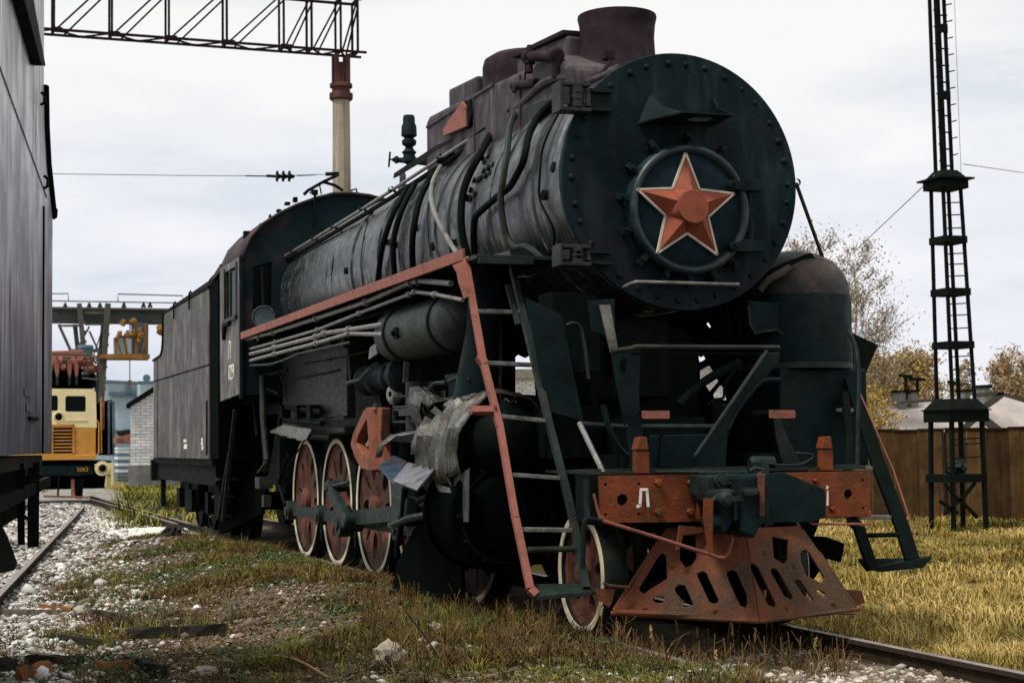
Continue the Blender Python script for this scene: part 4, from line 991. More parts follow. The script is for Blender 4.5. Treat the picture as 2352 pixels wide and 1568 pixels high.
# added black plates blocking daylight behind the cylinders, except through the cut-outs
def stay(pts, holes, y):
    plate('blocker_plate', yp(pts, y), [yp(h, y) for h in holes], .02, M['black'], L, Y(pts[0][0], pts[0][1], y), nx, nz_)
stay([(1500, 690), (1560, 690), (1600, 700), (1640, 690), (1735, 600), (1735, 980), (1500, 980)], [[(1605, 712), (1620, 710), (1627, 712), (1624, 720), (1612, 728)], [(1622, 745), (1626, 738), (1634, 750), (1630, 754)], [(1603, 816), (1610, 820), (1617, 816), (1621, 824), (1606, 834)], [(1607, 851), (1630, 838), (1651, 875), (1640, 888), (1630, 900), (1620, 885), (1607, 877)], [(1637, 906), (1650, 888), (1657, 884), (1662, 890), (1670, 919), (1640, 916)]], 2.75)
stay([(1150, 700), (1275, 700), (1275, 955), (1150, 955)], [[(1183, 820), (1190, 814), (1206, 822), (1224, 812), (1231, 908), (1183, 904)]], 2.75)
# ---- coupler
cpx = Y(1690, 1140, -.35)
cp = MB()
cp.box(cpx.x - .13, cpx.x + .13, -.2, .3, .95, 1.2)
cpl = cp.build('coupler', M['iron3'], L, smooth=False, bevel=.01)
MB().prism(yp([(1622, 1092), (1700, 1088), (1702, 1104), (1690, 1118), (1652, 1124), (1640, 1140), (1622, 1140)], -.30), (0, .28, 0)).build('guard_arm', M['iron2'], cpl, smooth=False, bevel=.012)
MB().prism(yp([(1640, 1128), (1672, 1120), (1688, 1140), (1690, 1196), (1664, 1230), (1650, 1205), (1660, 1180), (1640, 1150)], -.42), (0, .3, 0)).build('small_tooth', M['iron3'], cpl, smooth=False, bevel=.02)
MB().prism(yp([(1700, 1092), (1768, 1088), (1770, 1190), (1744, 1215), (1735, 1238), (1705, 1225), (1700, 1170)], -.50), (0, .36, 0)).build('large_tooth', M['iron3'], cpl, smooth=False, bevel=.025)
MB().prism(yp([(1776, 1086), (1801, 1084), (1895, 1123), (1898, 1186), (1868, 1199), (1776, 1200)], -.10), (0, .03, 0)).prism(yp([(1755, 1088), (1778, 1086), (1778, 1204), (1755, 1212)], -.34), (0, .3, 0)).build('side_gusset', M['iron3'], cpl, smooth=False, bevel=.006)
mb = MB(); mb.lathe(Y(1654, 1104, -.32), (0, -1, 0), [(0, .05), (.03, .05), (.03, .03), (.05, .028), (.05, .001)], 14); mb.cbox(Y(1692, 1144, -.5), .09, .03, .035); mb.cbox(Y(1692, 1170, -.44), .055, .04, .14); mb.tube(yp([(1693, 1089), (1708, 1106), (1674, 1110)], -.36), .012, 6); mb.cbox(Y(1721, 1124, -.52), .12, .03, .03)
mb.tube(yp([(1720, 1082), (1734, 1074), (1752, 1078), (1740, 1090)], -.3), .018, 6)
mb.build('lock_gear', M['iron2'], cpl)
mb = MB(); mb.lathe(Y(1742, 1062, .1), (-1, 0, 0), [(-.12, .01), (-.12, .045), (.05, .05), (.07, .03), (.07, .01)], 12); mb.tube(smoothpath(yp([(1755, 1062), (1800, 1068), (1840, 1065), (1866, 1050), (1860, 1042), (1826, 1040)], .02), 4), .010, 6); mb.tube(yp([(1506, 1083), (1760, 1084)], -.02), .014, 6); mb.cbox(Y(1750, 1078, -.06), .06, .1, .1)
mb.build('uncoupling_bar', M['iron2'], L)
MB().prism(yp([(1744, 1087), (1758, 1087), (1757, 1185), (1746, 1185)], -.53), (0, .05, 0)).build('rusty_bar', M['rustcollar'], cpl, smooth=False, bevel=.006)
MB().prism(yp([(1708, 1125), (1745, 1122), (1742, 1136), (1712, 1140)], -.56), (0, .06, 0)).build('tooth_lip', M['iron2'], cpl, smooth=False, bevel=.01)
MB().lathe(Y(1665, 1145, -.46), (0, -1, 0), [(0, .06), (.03, .055), (.05, .03), (.05, .001)], 14).build('lock_boss', M['iron2'], cpl)
MB().tube(smoothpath(yp([(1636, 1150), (1650, 1140), (1668, 1128), (1686, 1132)], -.44), 4), .02, 8).build('lock_lever', M['iron2'], cpl)
# red uncoupling rod with bracket
MB().tube(smoothpath(yp([(1364, 1134), (1370, 1160), (1378, 1190)], -.10), 3), .010, 6).build('beam_handle', M['red'], L)
MB().tube(yp([(1383, 1186), (1386, 1196), (1500, 1231), (1632, 1273), (1650, 1280), (1664, 1279), (1674, 1268), (1680, 1246), (1683, 1222)], -.25), .0125, 8).build('uncoupling_rod', M['red'], L)
MB().prism(yp([(1618, 1143), (1638, 1144), (1637, 1268), (1628, 1268), (1616, 1192)], -.46), (0, .015, 0)).prism(yp([(1602, 1145), (1618, 1143), (1617, 1152), (1608, 1156), (1608, 1185), (1616, 1192), (1604, 1190)], -.1), (0, .02, 0)).build('rod_bracket', M['orange'], L, smooth=False)
MB().tube(yp([(1858, 1197), (1866, 1203), (1992, 1203), (2003, 1199), (2002, 1186), (1997, 1174)], -.06), .009, 8).build('beam_handle', M['red'], L)
MB().tube(smoothpath(yp([(1385, 1196), (1366, 1193), (1350, 1191), (1342, 1202), (1340, 1250), (1338, 1305)], -.02), 3), .018, 8).build('brake_hose', M['iron3'], L)
MB().tube([Y(1352, 1135, .1), Y(1350, 1150, .1), Y(1352, 1192, .05)], .03, 8).cbox(Y(1357, 1120, .1), .07, .1, .12).build('angle_cock', M['iron3'], L)
# ---- pilot plough
PT, PB = V(0, -.09, .80), V(0, -.27, .17)
def cow(u, v): return 1372 + .2833 * u, 1215 + .2833 * v
def plough(side, tip, outline, holes):
    n = (PB - PT).cross(tip - PT).normalized()
    pp = lambda q: [PL(*cow(*k), PT, n) for k in q]
    o = pp(outline); hs = [pp(h) for h in holes]
    ux = (tip - PB).normalized() if side > 0 else (PB - tip).normalized()
    return plate('plough_panel', o, hs, .022, M['plough'], pil, PT, ux, V(0, 0, 1) - n * n.z, bevel=.004)
pil = MB().tube([V(-.9, .12, .24), V(0, -.2, .19), V(.9, .02, .22)], .02, 8).build('pilot', M['plough'], L)
# crease runs from the coupler down to the nose
cz = lambda z: PT.lerp(PB, (PT.z - z) / (PT.z - PB.z))
S1 = [(630, 480), (660, 450), (710, 455), (770, 590), (772, 622), (740, 630), (700, 625), (630, 500)]
S2 = [(810, 360), (860, 340), (885, 360), (982, 570), (975, 598), (940, 602), (910, 590), (815, 390)]
S3 = [(1050, 350), (1090, 330), (1125, 345), (1205, 520), (1215, 600), (1200, 636), (1160, 620), (1120, 540), (1052, 380)]
S4 = [(1236, 290), (1256, 275), (1300, 310), (1440, 600), (1436, 635), (1375, 610), (1300, 460), (1240, 320)]
S5 = [(1400, 325), (1420, 316), (1450, 325), (1480, 370), (1580, 555), (1560, 572), (1510, 540), (1400, 345)]
S6 = [(1595, 412), (1640, 415), (1745, 570), (1720, 585), (1660, 530), (1596, 432)]
T1 = [(340, 475), (500, 215), (530, 195), (555, 215), (566, 400), (440, 480), (380, 522), (345, 500)]
U1 = [(665, 52), (795, 50), (800, 240), (765, 290), (715, 310), (670, 250)]
O1 = [(500 + 50 * cos(t * pi / 6), 570 + 28 * sin(t * pi / 6)) for t in range(12)]
O2 = [(1770, 495), (1800, 490), (1850, 530), (1832, 548), (1782, 520)]
T2 = [(1642, 190), (1672, 165), (1712, 190), (1838, 392), (1822, 440), (1690, 378), (1644, 260)]
U2 = [(1412, 62), (1545, 90), (1532, 250), (1502, 280), (1425, 232)]
def crp(q):
    d = project(q); return ((d[0] - 1372) / .2833, (d[1] - 1215) / .2833)
def project(p):
    d = Vector(p) - CAM; z = d.dot(fw); return (CW / 2 + CF * d.dot(RT) / z, CH / 2 - CF * d.dot(UP) / z)
ctop, cbot = crp(PT), crp(PB)
tl = Z(1403, 1408, .225); tr = Z(1970, 1398, .205)
plough(-1, tl, [(110, 685), (270, 480), (490, 100), (560, -10), ctop, cbot, (1000, 742), (800, 732)], [S1, S2, S3, T1, U1, O1])
plough(1, tr, [cbot, ctop, (1620, -25), (1665, 0), (1800, 190), (1925, 395), (2108, 650), (2090, 690), (1730, 682), (1400, 738)], [S4, S5, S6, T2, U2, O2])
for (a_, b_, r_) in ((tl, PB, .017), (PB, tr, .017), (tl + V(.02, 0, .02), PL(*cow(490, 100), PT, (PB - PT).cross(tl - PT).normalized()), .012), (tr + V(-.02, 0, .02), PL(*cow(1800, 190), PT, (PB - PT).cross(tr - PT).normalized()), .012)):
    MB().tube([a_, b_], r_, 8).build('plough_flange', M['plough'], pil)
pb0 = None
for (u, v) in ((380, 640), (640, 690), (950, 660), (1530, 640), (1900, 600), (600, 300), (1000, 250), (1350, 190), (1590, 300)):
    n_ = (PB - PT).cross((tl if u < 1250 else tr) - PT).normalized(); p = PL(*cow(u, v), PT, n_)
    if pb0 is None: pb0 = MB().lathe((0, 0, 0), (0, -1, -.3), [(0, .02), (.012, .018), (.018, .001)], 8).build('bolt', M['plough'], pil); pb0.location = p + V(0, -.012, 0) - wloc(pil)
    else: inst(pb0, pil, p + V(0, -.012, 0))
ypl('pilot_tab', [(1365, 1350), (1412, 1353), (1404, 1384), (1398, 1394), (1374, 1378)], .12, .014, 'plough', [ell(1375, 1366, 2, 2, 8)], pil)
ypl('pilot_tab', [(1938, 1353), (1978, 1356), (1986, 1382), (1960, 1394), (1936, 1370)], .25, .014, 'plough', (), pil)
ypl('pilot_side_plate', [(1484, 1222), (1484, 1300), (1458, 1322), (1440, 1296), (1440, 1266), (1460, 1236)], .45, .014, 'plough', (), pil)
ypl('pilot_hanger', [(1560, 1206), (1638, 1212), (1610, 1222), (1568, 1228), (1560, 1260), (1552, 1262)], -.02, .02, 'plough', (), pil)
ypl('pilot_hanger', [(1808, 1208), (1840, 1206), (1838, 1225), (1830, 1300), (1826, 1225), (1810, 1222)], -.02, .02, 'plough', (), pil)
MB().tube(yp([(1386, 1338), (1400, 1344), (1446, 1348)], .1), .012, 6).build('pilot_stay', M['plough'], pil)
MB().box(-.62, -.55, .35, .6, .3, .85).build('pilot_support', M['iron'], L, smooth=False)
MB().box(.5, .57, .35, .6, .3, .85).build('pilot_support', M['iron'], L, smooth=False)
MB().lathe(V(.0, 0, .50), YAX, [(.4, .30), (.42, .32), (.5, .32), (.52, .01)], 20).build('truck_pivot', M['black'], L)
MB().prism(yp([(1840, 1230), (1898, 1232), (1940, 1248), (1932, 1290), (1900, 1282), (1870, 1330), (1845, 1300)], .9), (0, .05, 0)).build('rail_guard', M['black'], L, smooth=False)
# ---- ladders (both lie in one leaning plane)
LP0, LP1 = V(-1.5, 1.60, 2.88), V(-1.5, .16, .38)
LN = (LP1 - LP0).cross(V(1, 0, 0)).normalized()
def lad(u, v): return PL(u, v, LP0, LN)
def bar(mb, pts, w_, t_):
    q = [lad(u, v) for u, v in pts]
    for a, b in zip(q[:-1], q[1:]): mb.beam(a, b, t_, w_, LN)
    return mb
ld = MB(); bar(ld, [(1068, 592), (1108, 822), (1148, 980)], .05, .05); bar(ld, [(1148, 978), (1184, 1190)], .055, .045); bar(ld, [(1184, 1188), (1218, 1352)], .045, .05); bar(ld, [(1218, 1352), (1232, 1366)], .04, .06)
lad_l = ld.build('ladder', M['red'], L, smooth=False, bevel=.004)
MB().prism([lad(u, v) + V(0, -.02, 0) for u, v in ((1038, 610), (1070, 596), (1076, 640), (1078, 680), (1064, 686), (1052, 650), (1048, 628))], (0, .012, 0)).build('ladder_gusset', M['red'], lad_l, smooth=False)
MB().beam(lad(1100, 818), lad(1114, 838), .06, .06, LN).build('ladder_splice', M['red'], lad_l, smooth=False, bevel=.006)
MB().beam(lad(1083, 942), lad(1140, 942), .05, .05, LN).build('ladder_tab', M['red'], lad_l, smooth=False)
ld = MB(); bar(ld, [(1176, 612), (1213, 770), (1262, 975), (1302, 1130), (1324, 1230)], .05, .045); bar(ld, [(1166, 655), (1190, 745)], .02, .04); bar(ld, [(1324, 1230), (1346, 1350)], .05, .05)
ld.build('ladder_stringer', M['iron2'], lad_l, smooth=False)
def tread(name, a, b, par, dep=.12, th=.03, mat='tread'):
    p, q = lad(*a), lad(*b)
    return MB().hexa([p + V(0, 0, -th / 2), p + V(0, dep, -th / 2), p + V(0, 0, th / 2), p + V(0, dep, th / 2), q + V(0, 0, -th / 2), q + V(0, dep, -th / 2), q + V(0, 0, th / 2), q + V(0, dep, th / 2)]).build(name, M[mat], par, smooth=False, bevel=.004)
for a, b in (((1096, 714), (1202, 716)), ((1124, 833), (1230, 837)), ((1148, 955), (1258, 966)), ((1180, 1090), (1296, 1098)), ((1206, 1216), (1318, 1218))): tread('rung', a, b, lad_l)
MB().cyl(lad(1212, 1262), lad(1318, 1260), .022, seg=10).build('rung', M['iron2'], lad_l)
q = [lad(1222, 1348), lad(1342, 1346), lad(1368, 1358), lad(1232, 1368)]
MB().hexa([q[0] + V(0, .14, -.015), q[0] + V(0, .14, .012), q[3] + V(0, -.02, -.03), q[3] + V(0, -.02, 0), q[1] + V(0, .14, -.015), q[1] + V(0, .14, .012), q[2] + V(0, -.02, -.02), q[2] + V(0, -.02, .01)]).build('bottom_step', M['iron2'], lad_l, smooth=False, bevel=.004)
# right ladder
ld = MB(); bar(ld, [(1955, 870), (1982, 960), (2022, 1080), (2070, 1205), (2095, 1285)], .03, .12)
lad_r = ld.build('ladder', M['iron'], L, smooth=False)
MB().tube([lad(1962, 905) + V(.02, -.06, 0), lad(2035, 1080) + V(.03, -.06, 0), lad(2090, 1240) + V(.02, -.06, 0)], .006, 6).build('stringer_edge', M['red'], lad_r)
ld = MB(); bar(ld, [(1952, 1190), (1972, 1210), (1990, 1265), (2006, 1308)], .03, .09); bar(ld, [(1940, 900), (1950, 1000), (1946, 1100), (1955, 1195)], .03, .06)
ld.build('ladder_stringer', M['iron'], lad_r, smooth=False)
for a, b in (((1938, 941), (1982, 943)), ((1940, 1077), (2030, 1075)), ((1976, 1188), (2068, 1188))): tread('rung', a, b, lad_r)
MB().cyl(lad(1990, 1229), lad(2072, 1227), .018, seg=8).build('rung', M['iron'], lad_r)
q = [lad(1988, 1284), lad(2090, 1283), lad(2134, 1276), lad(2112, 1300), lad(2020, 1312), lad(1990, 1306)]
MB().prism([p + V(0, -.05, 0) for p in (lad(1984, 1290), lad(2012, 1300), lad(2134, 1276), lad(2112, 1302), lad(2015, 1312), lad(1988, 1306))], (0, .05, 0)).prism([q[0] + V(0, .1, 0), q[1] + V(0, .1, 0), q[2], q[5]], (0, 0, -.02)).build('bottom_step', M['iron'], lad_r, smooth=False)
MB().tube(smoothpath([Y(1950, 762, .8), Y(1966, 800, .6), Y(1972, 870, .5), Y(1970, 960, .4), Y(1968, 1075, .3)], 4), .018, 8).build('ladder_handrail', M['iron3'], lad_r)
# ---- tank on the right front platform
TX, TY = 1.30, 1.42
tk = MB().lathe((TX, TY, 0), (0, 0, 1), [(2.02, .455), (2.05, .46), (2.56, .46), (2.58, .453)], 48).build('front_tank', M['tank'], L)
MB().lathe((TX, TY, 0), (0, 0, 1), [(2.58, .455), (2.68, .445), (2.78, .40), (2.87, .32), (2.93, .2), (2.96, .08), (2.965, .01)], 48).build('tank_dome', M['tanktop'], tk)
MB().lathe((TX, TY, 0), (0, 0, 1), [(1.98, .44), (1.985, .462), (2.03, .462), (2.035, .45)], 48).build('tank_band', M['iron2'], tk)
MB().box(TX - .36, TX + .44, 1.05, 1.85, 1.20, 1.98).build('tank_lower_box', M['tank'], tk, smooth=False, bevel=.02)
MB().prism(yp([(1718, 690), (1722, 745), (1732, 766), (1745, 768), (1752, 762), (1790, 758), (1797, 765), (1800, 840), (1790, 900), (1830, 900), (1850, 700)], 1.10), (0, .1, 0)).build('tank_bracket', M['tank'], L, smooth=False, bevel=.01)
MB().tube(yp([(1718, 700), (1722, 745), (1734, 766), (1752, 761), (1785, 757), (1797, 768)], 1.08), .012, 6).build('bracket_edge', M['iron2'], L)
MB().prism([Y(u, v, 1.1) for u, v in ((1772, 616), (1792, 606), (1862, 580), (1872, 592), (1892, 597), (1850, 603), (1812, 622), (1786, 640), (1770, 648))], (0, .4, 0)).build('tank_cover_flap', M['iron'], L, smooth=False)
MB().tube(smoothpath(yp([(1744, 668), (1762, 645), (1788, 630), (1815, 615)], .98), 4), .03, 8).build('tank_pipe', M['tanktop'], L)
MB().tube([Y(1829, 422, .93), Y(1891, 596, 1.35)], .016, 8).lathe(Y(1828, 420, .93), (0, -1, 0), [(0, .03), (.03, .03)], 8).build('side_stay', M['casing'], L)
MB().prism(yp([(1952, 762), (2017, 792), (1968, 906), (1945, 880)], 1.9), (0, .02, 0)).build('wind_flap', M['iron'], L, smooth=False)
MB().tube(smoothpath(yp([(1950, 762), (1958, 790), (1962, 850)], 1.4), 3), .012, 6).build('tank_hose', M['iron2'], L)

# ================================================================== TENDER behind the cab
T = thing('locomotive_tender', 'tall streaked grey-brown coal tender coupled behind the cab of the star-fronted engine', 'tender', (0, 17, 0))
ts = -1.55
body = MB().box(ts, 1.55, 13.48, 18.3, 2.62, 3.74).prism([(ts, 18.3, 2.62), (ts, 19.66, 2.62), (ts, 19.66, 3.0), (ts, 18.62, 3.05), (ts, 18.42, 3.14), (ts, 18.34, 3.3), (ts, 18.3, 3.6)], (3.1, 0, 0)).box(ts, 1.55, 13.48, 19.66, 1.24, 2.61).build('tank_body', M['tender'], T, smooth=False, bevel=.012)
MB().prism([(ts - .012, 13.47, 3.74), (ts - .012, 18.31, 3.74), (ts - .012, 18.31, 3.72), (ts - .012, 18.3, 3.77), (ts - .012, 13.47, 3.84)], (3.12, 0, 0)).build('top_edge', M['iron'], T, smooth=False)
MB().box(ts - .008, ts, 13.48, 19.66, 2.607, 2.622).box(ts - .006, ts, 19.1, 19.12, 1.24, 3.0).build('seam_strip', M['iron'], T, smooth=False)
MB().tube([(ts - .01, 18.31, 3.76), (ts - .01, 18.34, 3.3), (ts - .01, 18.45, 3.12), (ts - .01, 18.65, 3.04), (ts - .01, 19.66, 3.0)], .02, 6).build('edge_bead', M['iron'], T)
hk = MB().tube([(0, 0, 0), (-.03, 0, .1), (-.05, 0, .06), (-.05, 0, -.2)], .015, 6).build('coal_hook', M['iron'], T)
hk.location = V(ts, 15.2, 3.72) - wloc(T); inst(hk, T, (ts, 16.9, 3.70))
MB().box(-1.5, 1.5, 13.5, 20.1, 1.14, 1.235).box(-1.45, 1.45, 13.5, 20.1, .85, 1.14).box(-1.55, 1.55, 19.9, 20.1, .82, 1.2).build('underframe', M['iron'], T, smooth=False)
MB().box(ts - .02, ts + .01, 13.6, 13.63, 1.3, 2.1).build('grab_rail', M['iron'], T, smooth=False)
for x, y in ((-1.35, 19.85), (-1.2, 14.1)): MB().box(x - .04, x + .04, y - .05, y + .05, .35, .86).build('step_post', M['iron'], T, smooth=False)
def tw(y):
    w_ = MB().lathe((-.765, y, .52), (1, 0, 0), [(-.07, .01), (-.07, .2), (-.03, .44), (-.07, .47), (-.07, .52), (.07, .52), (.09, .55), (.11, .55), (.11, .01)], 36)
    w_.lathe((.765, y, .52), (-1, 0, 0), [(-.07, .01), (-.07, .52), (.07, .52), (.11, .55), (.11, .01)], 36)
    w_.cyl((-.9, y, .52), (.9, y, .52), .08, seg=10); return w_
for y in (14.5, 15.9, 17.6, 19.0):
    tw(y).build('wheelset', M['iron'], T)
mb = MB()
for y0 in (14.2, 17.3):
    mb.box(-1.12, -1.02, y0, y0 + 2.0, .55, .85)
    for y in (y0 + .3, y0 + 1.7): mb.box(-1.2, -1.0, y - .15, y + .15, .36, .7)
    mb.box(-1.15, -.95, y0 + .75, y0 + 1.25, .3, .85)
mb.build('bogie_frame', M['iron'], T, smooth=False)
for (u, v, w_, h_) in ((425, 1012, 8, 6), (426, 1025, 9, 9), (464, 1009, 4, 6), (464, 1018, 5, 6), (465, 1028, 5, 7)):
    c = X(u, v, ts - .004); s_ = (15.5 / .0 if False else .0)
    MB().box(ts - .006, ts - .001, c.y - w_ * .018, c.y + w_ * .018, c.z - h_ * .0042, c.z + h_ * .0042).build('painted_mark', M['cleanwhite'], T, smooth=False)
MB().box(-1.53, 1.35, 12.76, 13.47, 1.25, 3.80).build('gap_shade_box', M['black'], T, smooth=False)  # added black box, stands in for the shade between cab and tender

# ================================================================== GROUND
def vnoise(x, y, s, seed=0):
    """cheap smooth value noise, numpy"""
    x = np.asarray(x, float) / s; y = np.asarray(y, float) / s
    xi = np.floor(x).astype(int); yi = np.floor(y).astype(int); fx = x - xi; fy = y - yi
    fx = fx * fx * (3 - 2 * fx); fy = fy * fy * (3 - 2 * fy)
    def h(a, b):
        n = (a * 374761393 + b * 668265263 + seed * 982451653) & 0x7fffffff
        n = (n ^ (n >> 13)) * 1274126177 & 0x7fffffff
        return ((n ^ (n >> 16)) & 0xffff) / 65535.0
    return (h(xi, yi) * (1 - fx) + h(xi + 1, yi) * fx) * (1 - fy) + (h(xi, yi + 1) * (1 - fx) + h(xi + 1, yi + 1) * fx) * fy
E1 = np.array([.12, .993]); E1 = E1 / np.linalg.norm(E1)
def ltrack(x, y):
    """offset from the centre line of the left track"""
    return (np.asarray(x) + 5.46) * E1[1] - (np.asarray(y) - 6.77) * E1[0]
def gh(x, y):
    x = np.asarray(x, float); y = np.asarray(y, float)
    h = np.full(np.broadcast(x, y).shape, -.135)
    t = np.clip((y + 1) / 4, 0, 1)
    sh = 1 / (1 + np.exp((x + .90) / .035)) * 1 / (1 + np.exp(-(x + 2.75) / .22))
    sh = sh / (1 + np.exp(-(ltrack(x, y) - 1.25) / .10)) / (1 + np.exp((y - 17.0) / .8))
    h = h + (.150 + .05 * np.exp(-((x + 1.8) / .6) ** 2) * t) * sh - .02 * np.exp(-((x + 3.2) / .6) ** 2)
    h = h - .02 * np.exp(-(x / .75) ** 4)
    sg = lambda q: 1 / (1 + np.exp(np.clip(q, -40, 40)))
    h = h + .115 * sg((y + .95) / .10) * sg((x - .42) / .06) * sg(-(x + .93) / .05)
    h = np.where(x > 1.1, h - .05 - np.minimum((x - 1.1) * .012, .05), h)
    h = np.where(x > 20, h - (x - 20) * .004, h)
    n = (vnoise(x, y, 1.1, 1) - .5) * .05 + (vnoise(x, y, .35, 2) - .5) * .03
    k = 1 - .6 * np.exp(-(x / 1.0) ** 4) - .5 * np.exp(-(ltrack(x, y) / 1.1) ** 4)
    h = h + n * k
    far = np.clip((np.hypot(x, y) - 60) / 60, 0, 1)
    return h * (1 - far) - .2 * far
def grid_axis(lo, hi, fine_lo, fine_hi, step):
    a = list(np.arange(fine_lo, fine_hi, step)); s = step; v = fine_hi
    while v < hi: a.append(v); s *= 1.22; v += s
    a.append(hi); s = step; v = fine_lo - step; b = []
    while v > lo: b.append(v); s *= 1.22; v -= s
    b.append(lo); return np.array(b[::-1] + a)
gx = grid_axis(-900, 900, -7, 9, .12); gy = grid_axis(-200, 1500, -3.5, 26, .14)
GX, GY = np.meshgrid(gx, gy); GZ = gh(GX, GY)
me = bpy.data.meshes.new('ground'); nxg, nyg = len(gx), len(gy)
co = np.stack([GX, GY, GZ], -1).reshape(-1, 3).astype(np.float32)
i0 = (np.arange(nyg - 1)[:, None] * nxg + np.arange(nxg - 1)[None, :]).reshape(-1)
quads = np.stack([i0, i0 + 1, i0 + nxg + 1, i0 + nxg], -1).astype(np.int32)
def fast_mesh(me, co, faces_idx, k, cols=None, mat=None, smooth=False):
    nf = len(faces_idx) // k if faces_idx.ndim == 1 else len(faces_idx)
    fi = faces_idx.reshape(-1)
    me.vertices.add(len(co)); me.vertices.foreach_set('co', co.reshape(-1).astype(np.float32))
    me.loops.add(len(fi)); me.loops.foreach_set('vertex_index', fi.astype(np.int32))
    me.polygons.add(nf); me.polygons.foreach_set('loop_start', (np.arange(nf) * k).astype(np.int32))
    me.polygons.foreach_set('loop_total', np.full(nf, k, np.int32))
    if smooth: me.polygons.foreach_set('use_smooth', np.ones(nf, bool))
    if cols is not None:
        at = me.color_attributes.new('Col', 'FLOAT_COLOR', 'POINT')
        at.data.foreach_set('color', np.concatenate([cols, np.ones((len(cols), 1))], 1).reshape(-1).astype(np.float32))
    if mat: me.materials.append(mat)
    me.update(calc_edges=True); me.validate()
fast_mesh(me, co, quads, 4, None, None, True)
mt, t, b = new_mat('earth_gravel_dry_grass')
g = t.nodes.new('ShaderNodeNewGeometry').outputs['Position']
sx = t.nodes.new('ShaderNodeSeparateXYZ'); t.links.new(g, sx.inputs[0])
n1 = noise(t, 1.3, 7, .65); n2 = noise(t, 9, 6, .7); n3 = noise(t, 45, 4, .7)
earth = ramp(t, n2, [(.25, (.045, .032, .02)), (.5, (.12, .092, .062)), (.75, (.22, .175, .13))])
grav = ramp(t, n3, [(.3, (.055, .05, .045)), (.5, (.24, .225, .205)), (.66, (.52, .50, .47))])
dry = ramp(t, n2, [(.28, (.055, .048, .014)), (.5, (.17, .125, .035)), (.72, (.30, .225, .075))])
def mth(op, a, bb, c=None):
    q = t.nodes.new('ShaderNodeMath'); q.operation = op
    for i, s in enumerate((a, bb) if c is None else (a, bb, c)):
        if hasattr(s, 'is_output'): t.links.new(s, q.inputs[i])
        else: q.inputs[i].default_value = s
    return q.outputs[0]
xl = mth('ADD', sx.outputs[0], mth('MULTIPLY', sx.outputs[1], -.121))
wl = mth('ADD', xl, mth('MULTIPLY', n1, 2.2))
fl = ramp(t, mth('MULTIPLY_ADD', wl, -.25, -.42), [(.35, (0, 0, 0)), (.60, (1, 1, 1))])
fr = ramp(t, mth('MULTIPLY_ADD', mth('ADD', sx.outputs[0], mth('MULTIPLY', n1, .8)), .4, -.2), [(.25, (0, 0, 0)), (.55, (1, 1, 1))])
c1 = mixc(t, fl, earth, grav); c2 = mixc(t, fr, c1, dry)
gn = mixc(t, ramp(t, noise(t, .9, 5, .6, loc=(4, 4, 0)), [(.52, (0, 0, 0)), (.66, (.7, .7, .7))]), c2, (.045, .065, .018))
t.links.new(gn, b.inputs['Base Color']); b.inputs['Roughness'].default_value = .95; b.inputs['Specular IOR Level'].default_value = .1
add_bump(t, b, n3, .8, .03)
me.materials.append(mt)
ground = bpy.data.objects.new('ground', me); COL.objects.link(ground); kind(ground, 'structure')

# ------------------------------------------------------------------ scattered stones, grass, weeds
def in_view(x, y, z, mrg=60):
    d = np.stack([x - CAM.x, y - CAM.y, z - CAM.z], -1)
    zz = d @ np.array(fw); u = CW / 2 + CF * (d @ np.array(RT)) / zz; v = CH / 2 - CF * (d @ np.array(UP)) / zz
    return (zz > 2) & (u > -mrg) & (u < CW + mrg) & (v < CH + mrg * 2), u, v, zz
ico = bmesh.new(); bmesh.ops.create_icosphere(ico, subdivisions=1, radius=1)
ICO_V = np.array([v.co[:] for v in ico.verts]); ICO_F = np.array([[q.index for q in f.verts] for f in ico.faces]); ico.free()
def scatter_stones(name, x, y, size, cols, flat=.6, sink=.25):
    n = len(x)
    v = ICO_V[None] * (1 + RNG.uniform(-.28, .28, (n, 12, 1)))
    sc = size[:, None, None] * np.stack([RNG.uniform(.7, 1.3, n), RNG.uniform(.6, 1.1, n), RNG.uniform(.4, .8, n) * flat / .6], -1)[:, None, :]
    v = v * sc; a = RNG.uniform(0, 6.28, n); ca, sa = np.cos(a)[:, None], np.sin(a)[:, None]
    tl_ = RNG.uniform(-.5, .5, n)[:, None]
    vx = v[..., 0] * ca - v[..., 1] * sa; vy = v[..., 0] * sa + v[..., 1] * ca; vz = v[..., 2] + vx * tl_ * .6
    z = gh(x, y)
    P = np.stack([vx + x[:, None], vy + y[:, None], vz + (z + size * .3 * (1 - sink))[:, None]], -1).reshape(-1, 3)
    F_ = (ICO_F[None] + (np.arange(n) * 12)[:, None, None]).reshape(-1, 3)
    C = np.repeat(cols, 12, 0)
    me = bpy.data.meshes.new(name); fast_mesh(me, P, F_, 3, C, M['stone'])
    o = bpy.data.objects.new(name, me); COL.objects.link(o); kind(o, 'stuff'); return o
def pts(n, x0, x1, y0, y1): return RNG.uniform(x0, x1, n), RNG.uniform(y0, y1, n)
def tint(n, base, var=.25, hue=.06):
    k = RNG.uniform(1 - var, 1 + var, (n, 1)); return np.clip(np.array(base)[None] * k * (1 + RNG.uniform(-hue, hue, (n, 3))), 0, 1)
